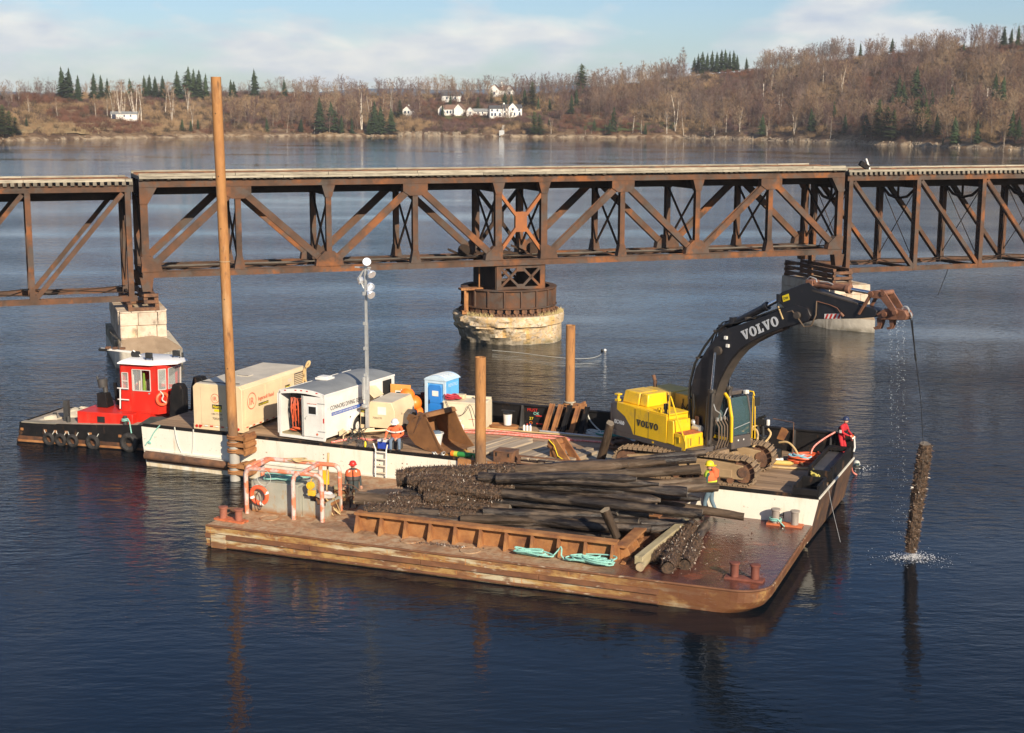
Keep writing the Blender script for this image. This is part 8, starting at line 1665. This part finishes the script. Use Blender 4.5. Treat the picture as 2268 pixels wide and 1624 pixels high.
# spruces: column, top row, base row
EV = []
for X, Yt, Yb in ((152, 154, 226), (169, 157, 230), (188, 172, 232), (222, 168, 228), (238, 172, 226), (252, 178, 228), (300, 178, 222), (332, 172, 222), (344, 170, 220), (356, 174, 222), (372, 172, 225), (404, 162, 226), (429, 153, 222), (440, 158, 222), (452, 160, 224), (466, 168, 224), (520, 180, 222), (571, 158, 222),
                  (527, 184, 222), (636, 180, 220), (6, 226, 300), (20, 236, 303), (34, 248, 303), (46, 262, 300), (2, 262, 304), (72, 262, 284), (412, 264, 292), (430, 268, 294), (446, 266, 292), (712, 218, 296), (737, 228, 292), (596, 262, 296), (672, 262, 296), (760, 256, 297), (782, 262, 298),
                  (832, 225, 298), (845, 236, 298), (868, 240, 296), (888, 222, 262), (980, 232, 260), (998, 212, 252), (820, 262, 298), (1058, 216, 250), (1117, 205, 236), (1130, 208, 236), (1160, 196, 238),
                  (1190, 216, 246), (1214, 220, 250), (1262, 210, 252), (1272, 198, 236), (1180, 246, 296), (1192, 252, 298), (1213, 262, 280), (1355, 236, 296), (1346, 262, 298), (1312, 262, 292), (1424, 272, 298),
                  (1536, 122, 158), (1545, 118, 158), (1556, 120, 160), (1566, 116, 158), (1576, 118, 160), (1586, 114, 158), (1594, 113, 158), (1604, 116, 160), (1612, 115, 158), (1640, 130, 160), (1528, 130, 156), (1620, 124, 160),
                  (1961, 205, 245), (1974, 165, 230), (1984, 180, 240), (2012, 146, 222), (2028, 190, 240), (2046, 196, 244), (2090, 190, 236), (1934, 218, 300), (1952, 232, 304), (1966, 238, 304), (2017, 216, 290), (2036, 222, 296), (2060, 248, 300), (2100, 255, 318), (2130, 215, 248), (2184, 162, 220), (2202, 168, 226),
                  (1834, 222, 262), (1860, 250, 296), (1785, 238, 290), (1905, 246, 300), (1680, 250, 300), (2226, 240, 300), (2240, 254, 312), (1955, 88, 118), (2110, 96, 116), (2196, 62, 108), (2226, 60, 106), (2212, 66, 104), (1886, 98, 122), (2150, 262, 318), (2076, 300, 324)):
    EV.append((X, Yt, Yb)); d = hit(X, Yb); pine = 0 < X < 60 or X in (1180, 1192, 1934, 1952, 1966, 2017, 2036, 1058, 888)
    side = 'left bank' if X < 900 else ('houses' if X < 1260 else 'right hill'); sky_ = Yt < 190 + 0 * X and X < 1300 or (X > 1500 and Yt < 140)
    tree((PINE if pine else SPR)[(X * 7) % (3 if pine else 4)], X, d, top_h(X, d, Yt), lab('bushy green pine' if pine else 'dark spruce', X, Yb, Yt), GS if not pine else GP_)
tree(PINE[1], 1283, hit(1283, 215), top_h(1283, hit(1283, 215), 144), 'tall broad pine rising above the trees right of the houses', GP_); tree(PINE[2], 1176, hit(1176, 238), top_h(1176, hit(1176, 238), 182), 'broad dark pine just right of the hilltop house', GP_); tree(PINE[0], 1088, hit(1088, 232), top_h(1088, hit(1088, 232), 200), 'round dark pine in front of the hilltop house', GP_)
for X, Yt, Yb in ((58, 190, 230), (4, 192, 228), (42, 198, 230), (277, 190, 268), (286, 192, 262), (262, 200, 266), (309, 196, 272), (316, 194, 270), (322, 198, 272), (302, 198, 268), (376, 188, 252), (396, 200, 256), (390, 192, 274), (434, 226, 286), (425, 196, 254), (224, 210, 268), (140, 218, 262), (78, 220, 258), (250, 214, 262), (482, 196, 226), (660, 186, 226), (705, 184, 226), (750, 184, 222),
                  (770, 176, 214), (640, 248, 296), (745, 236, 292), (700, 246, 294), (802, 206, 290), (822, 214, 290), (848, 200, 270), (870, 190, 262), (932, 200, 250), (1216, 288, 300), (1218, 262, 296), (1306, 300, 302), (1293, 290, 300), (1412, 240, 296), (1416, 246, 298), (1396, 234, 292), (1470, 244, 298), (1490, 210, 290), (1508, 236, 298),
                  (1505, 112, 150), (1497, 118, 152), (1420, 134, 170), (1440, 138, 168), (1460, 130, 164), (1370, 146, 182), (1340, 148, 186), (1575, 270, 298), (1548, 252, 294), (1690, 268, 300), (1717, 200, 254), (1695, 150, 200), (1750, 250, 296), (1830, 258, 304), (1906, 256, 300), (1936, 282, 302), (2076, 306, 322), (2106, 262, 306), (2138, 280, 312), (2090, 150, 200), (2180, 262, 300), (1808, 132, 190), (1850, 150, 210), (1600, 236, 292), (1630, 240, 292), (2210, 290, 322), (2000, 120, 150), (2060, 128, 164), (2120, 140, 180)):
    d = hit(X, Yb); tree(BIRCH[(X * 3) % 4], X, d, top_h(X, d, Yt), lab('pale trunked birch', X, Yb, Yt), GB)
# leafless trees: nearest and largest as things, the rest one mass
q = random.Random(77)
def clear_(X, Y): return (940 < X < 1210 and 240 < Y < 262) or (240 < X < 330 and 246 < Y < 282) or (1290 < X < 1490 and 270 < Y < 291) or (X < 480 and Y > 246 and q.random() < .82) or (860 < X < 1330 and Y > 266 and q.random() < .85)
cnt = 0
while cnt < 120:
    X = q.choice([q.uniform(500, 860), q.uniform(1330, 2268), q.uniform(1330, 2268)]); Yb = q.uniform(262, 300) + max(0, (X - 1700) * .03)
    if clear_(X, Yb): continue
    d = hit(X, Yb); hh = q.uniform(10, 16); tree(BARE[q.randrange(8)], X, d, hh, lab('leafless brown tree', X, Yb, Yb - hh * 4), GR); cnt += 1
def bulk(name, label, protos, places, mats):
    V_, F_, Mi, off = [], [], [], 0; arr = []
    for parts in protos:
        vs, fs, ms, o = [], [], [], 0
        for mb_, mi in parts:
            vs.append(np.array(mb_.v)); 
            for f in mb_.f:
                for k in range(1, len(f) - 1): fs.append((f[0] + o, f[k] + o, f[k + 1] + o)); ms.append(mi)
            o += len(mb_.v)
        arr.append((np.concatenate(vs), np.array(fs), np.array(ms)))
    for (k, p, s_, rz, mo) in places:
        v, f, m_ = arr[k]; c, sn = math.cos(rz), math.sin(rz); w = np.empty_like(v); w[:, 0] = (v[:, 0] * c - v[:, 1] * sn) * s_ + p[0]; w[:, 1] = (v[:, 0] * sn + v[:, 1] * c) * s_ + p[1]; w[:, 2] = v[:, 2] * s_ + p[2]
        V_.append(w); F_.append(f + off); Mi.append(np.where(m_ == 0, 0, m_ + mo)); off += len(v)
    V_ = np.concatenate(V_); F_ = np.concatenate(F_); Mi = np.concatenate(Mi); me = bpy.data.meshes.new(name); me.vertices.add(len(V_)); me.vertices.foreach_set('co', V_.ravel()); me.loops.add(F_.size); me.loops.foreach_set('vertex_index', F_.ravel().astype(np.int32))
    me.polygons.add(len(F_)); me.polygons.foreach_set('loop_start', np.arange(0, F_.size, 3, dtype=np.int32)); me.polygons.foreach_set('loop_total', np.full(len(F_), 3, np.int32))
    for m_ in mats: me.materials.append(m_)
    me.polygons.foreach_set('material_index', Mi.astype(np.int32)); me.update(calc_edges=True); me.validate(); return tag(link(name, me), label, kind='stuff')
PR = [twig_tree(200 + k, 12, 1 + k % 2, .30, 18, False, 1.0) for k in range(7)]
pl = []
for k in range(4300):
    X = q.uniform(-350, 2650)
    if q.random() < .30 and X < 1250: X = q.uniform(1300, 2500)
    sh, D, zt = prof(X); d = float(D) * q.uniform(.06, 1.12) ** .8
    Yp = HOR - (float(ground_z(X, d)) - CAM_H) * F_PX / float(sh + d)
    if clear_(X, Yp) or any(abs(X - a) < 15 and c_ - 4 < Yp < c_ + 42 for a, b_, c_ in EV) or (1505 < X < 1665 and Yp < 185): continue
    if X < 620 and q.random() < (.75 if d < D * .6 else .3): continue
    H = q.uniform(8, 14) * (1 if X > 620 else .72) * (1.0 if d < D * .92 else .9); fld = math.sin(X * .017 + d * .021) + math.sin(X * .041 - d * .05 + 1) + q.uniform(-.8, .8); dn = math.sin(X * .029 + 2) * math.sin(d * .06 + X * .008)
    if dn < -.55 and q.random() < .6: continue
    pl.append((q.randrange(7), gp(X, d), H / 12 * (1 + .18 * dn), q.uniform(0, 6.28), 2 if fld < -.9 else 0 if fld < -.1 else 4 if fld < .6 else 1 if fld < 1.3 else 3))
bulk('bare_woods', 'brown leafless woods covering the far hillside', [[(a, 0), (b, 1)] for a, b in PR], pl, [BK1] + TW)
SH = [shrub(300 + k) for k in range(4)]
SM = [M('russet_scrub', (.15, .07, .045), .1, .95, spec=.05), M('straw_scrub', (.30, .20, .11), .1, .95, spec=.05), M('dark_scrub', (.07, .05, .03), .1, .95, spec=.05), M('purple_scrub', (.14, .08, .07), .1, .95, spec=.05)]
pl = []
for k in range(9000):
    X = q.uniform(-200, 2450); sh, D, zt = prof(X); d = float(D) * q.uniform(.02, 1.0); c_ = (math.sin(X * .02) + math.sin(d * .05 + X * .01)); pl.append((q.randrange(4), gp(X, d), q.uniform(.5, 1.5), q.uniform(0, 6.28), ((1 if c_ > -.2 else 0) if X < 520 and d < D * .6 else (0 if c_ > .5 else 3 if c_ > -.4 else 1)) if q.random() < .8 else 2))
bulk('scrub', 'russet scrub on the far hillside', [[(a, 0)] for a in SH], [(k, p, s_, r_, mo) for k, p, s_, r_, mo in pl], SM[:1] + [SM[0]] + SM) if False else None
def scrub(mo, nm):
    bulk(nm, nm.replace('_', ' ') + ' on the far hillside', [[(a, 0)] for a in SH], [x for x in pl if x[4] == mo], [SM[mo]])
scrub(0, 'russet_scrub'); scrub(1, 'straw_scrub'); scrub(2, 'dark_scrub'); scrub(3, 'purple_scrub')
# stony shore and driftwood
mb = MB()
for k in range(2200):
    X = q.choice([q.uniform(872, 1020), q.uniform(1500, 2150), q.uniform(-50, 2300), q.uniform(872, 1020), q.uniform(1740, 2060)]); d = q.uniform(-2, 4) if X > 1030 or X < 870 else q.uniform(-1, 7); p = gp(X, max(.0, d)); s_ = q.uniform(.15, .5); y0 = p.y + (2.5 * math.sin(X * .11) + 2.0 * math.sin(X * .037 + 1) + 1.5 * math.sin(X * .31)); b0 = len(mb.v)
    mb.box(p.x - s_, y0 - s_ * .6, p.z - .2, p.x + s_, y0 + s_ * .6, p.z + s_ * q.uniform(.3, .9), top=(s_ * .3, s_ * .2, s_ * .25, s_ * .1), rot=(q.uniform(0, 90), p.x, y0))
tag(mb.build('shore_stones', M('pale_shore_rock', [(0.18, 0.145, 0.105), (0.36, 0.29, 0.21)], .3, .9)), 'pale stones along the far waterline', kind='stuff')

# ---- houses
WH, RF, RB, WD = M('white_clapboard', (0.74, 0.72, 0.68), .5, .7), M('dark_roof_shingle', (0.07, 0.07, 0.075), .5, .8), M('brown_roof_shingle', (0.20, 0.12, 0.085), .5, .8), M('house_window', (0.03, 0.05, 0.09), 1, .2)
def house(label, X, Yb, blocks, roof, rz=0, chim=None):
    d = hit(X, Yb); p = gp(X, d); t = thing('house', label, 'house', p + Vector((0, 0, .2)), rz); t.scale = (1.15, 1.15, 1.25)
    for (x0, x1, y0, y1, h, rh, ax, wins) in blocks:
        w = MB().box(x0, y0, -2, x1, y1, h); mid = (x0 + x1) / 2; my = (y0 + y1) / 2
        if ax == 'x': w.prism([(y0, h), (y1, h), (my, h + rh)], x0, x1, 'x')
        else: w.prism([(x0, h), (x1, h), (mid, h + rh)], y0, y1, 'y')
        wo = w.build('wall', WH, t, smooth=False); r_ = MB(); o = .35
        if ax == 'x':
            for s_ in (-1, 1): r_.beam((x0 - o, my + s_ * (y1 - y0 + .7) / 4, h + rh / 2 - .05), (x1 + o, my + s_ * (y1 - y0 + .7) / 4, h + rh / 2 - .05), math.hypot((y1 - y0) / 2 + o, rh), .16, up=Vector((0, s_ * rh, (y1 - y0) / 2)).normalized())
        else:
            for s_ in (-1, 1): r_.beam((mid + s_ * (x1 - x0 + .7) / 4, y0 - o, h + rh / 2 - .05), (mid + s_ * (x1 - x0 + .7) / 4, y1 + o, h + rh / 2 - .05), math.hypot((x1 - x0) / 2 + o, rh), .16, up=Vector((s_ * rh, 0, (x1 - x0) / 2)).normalized())
        r_.build('roof', roof, t, smooth=False)
        for (wx, wz, ww, wh) in wins: f = MB().box(wx - ww / 2 - .1, y0 - .06, wz - .1, wx + ww / 2 + .1, y0 - .003, wz + wh + .1).build('window', MT['white_roof'], t); MB().box(wx - ww / 2, y0 - .08, wz, wx + ww / 2, y0 - .061, wz + wh).build('pane', WD, f)
    if chim: MB().box(chim[0] - .4, chim[1] - .4, chim[2], chim[0] + .4, chim[1] + .4, chim[3]).build('chimney', WH, t)
house('long white boathouse with a pale roof alone on the left bank', 285, 268, [(-6.0, 6.6, -2.5, 2.5, 2.6, 1.0, 'x', [(-4.6, .1, 1.8, 2.2), (.5, 1.2, .8, .9), (3.6, 1.2, .8, .9)])], MT['trailer_roof'], R(8))
house('small white cottage with a brown roof left of the big conifer', 906, 257, [(-2.5, 2.7, -3, 3, 2.8, 2.0, 'y', [(-.9, 1.0, 1, 1.3), (1.1, 1.0, 1, 1.3)])], RB, R(-14), (0, 1, 3, 5.6))
house('white cottage with a gabled right wing and several windows', 1000, 257, [(-7.5, -3.5, -1, 5, 3.0, 2.0, 'y', [(-5.5, 1, 1, 1.2)]), (-3.5, 3, -.5, 5, 3.2, 2.2, 'x', [(-2.2, 1, 1, 1.4), (-.4, 1, 1, 1.4), (1.4, 1, 1, 1.4)]), (2.0, 7.2, -2.5, 5, 3.3, 2.6, 'y', [])], RB, R(-10))
house('low grey-white shed house between the two white cottages', 1052, 257, [(-5, -1, -1.5, 3.5, 2.4, 2.0, 'y', [(-3, .8, .9, 1.2)]), (-1, 7, -1, 3, 2.2, 1.3, 'x', [(1.5, .9, .8, 1), (4, .9, .8, 1)])], MT['trailer_roof'], R(6))
house('largest white two-storey house with blue-black roof near the shore steps', 1120, 262, [(-9.2, -2, 0, 6, 4.6, 1.5, 'x', [(-8, .8, 1.1, 1.5), (-6.2, .8, 1.1, 1.5), (-8, 3.1, 1, 1.1), (-5, 3.1, 1, 1.1), (-3.6, .8, 1.1, 1.5)]), (-2, 8.5, -1, 6, 4.8, 1.8, 'x', [(-1, 1.0, 1.1, 1.6), (6.9, 3.3, 1, 1.2), (-1, 3.3, 1, 1.2), (7.2, .8, 1, 2.0)]), (.8, 5.6, -2.2, 3, 5.2, 2.2, 'y', [(2.2, 1.0, .9, 1.6), (4.2, 1.0, .9, 1.6), (3.2, 3.6, 1.2, 1.2)])], RF, R(8), (-1, 3, 5, 7.4))
house('pale house half hidden by trees above the cottages', 1002, 226, [(-6, 5, -2, 3, 3.0, 2.0, 'x', [(-3, 1, 1, 1.2), (2, 1, 1, 1.2)])], RF, R(-5))
house('large cream house with steep gables on the hilltop', 1106, 216, [(-6.5, 0, -2, 4, 3.4, 3.2, 'y', [(-3.2, 1, 1.2, 1.5)]), (0, 5.5, -1, 4, 3.4, 2.6, 'x', []), (3.8, 8.6, -2.5, 3, 3.2, 2.8, 'y', [(6.2, 1, 1.2, 1.4)])], RB, R(-8), (1, 1, 4, 8))
t = thing('shore_steps', 'white steps and small landing platform going down to the water below the biggest house', 'steps', gp(1110, 3)); MB().box(-1.5, -1, -1, 1.5, 1, 1.3).box(-1.5, -1.1, 1.3, 1.5, -.9, 2.4).build('platform', MT['galv'], t)
for k in range(8): MB().box(-.6 + k * .12, k * 1.3, 1.2 + k * .55, .8 + k * .12, k * 1.3 + .8, 1.35 + k * .55).build('step', WH, t)
for X, Yt, Yb in ((1679, 186, 228), (2167 - 0, 194, 238), (2155 + 281, 0, 0)): 
    if Yb: d = hit(X, Yb); p = gp(X, d); t = thing('utility_pole', 'pale wooden utility pole on the right hill, %s one' % ('left' if X < 1800 else 'middle'), 'pole', p); MB().cyl((0, 0, -1), (0, 0, top_h(X, d, Yt)), .3, .22, 7).build('shaft', BK2, t); MB().box(-.7, -.06, top_h(X, d, Yt) - 1, .7, .06, top_h(X, d, Yt) - .88).build('crossarm', BK1, t)
X = 2437 - 0; d = hit(1354, 276); t = thing('utility_pole', 'thin pale mast on the lawn right of the houses', 'pole', gp(1355 - 0, hit(1355, 276))); MB().cyl((0, 0, -1), (0, 0, 8), .16, .1, 6).build('shaft', WH, t)

# thin autumn haze over the river valley
hz = bpy.data.materials.new('valley_haze'); hz.use_nodes = True; n_ = hz.node_tree.nodes; n_.clear(); o_ = n_.new('ShaderNodeOutputMaterial'); pv = n_.new('ShaderNodeVolumePrincipled'); pv.inputs['Color'].default_value = (.86, .9, 1, 1); pv.inputs['Density'].default_value = .00009; pv.inputs['Anisotropy'].default_value = 0.0
hz.node_tree.links.new(pv.outputs[0], o_.inputs['Volume']); tag(MB().box(-2700, -90, -5, 2700, 2700, 112).build('haze', hz, smooth=False), kind='stuff')
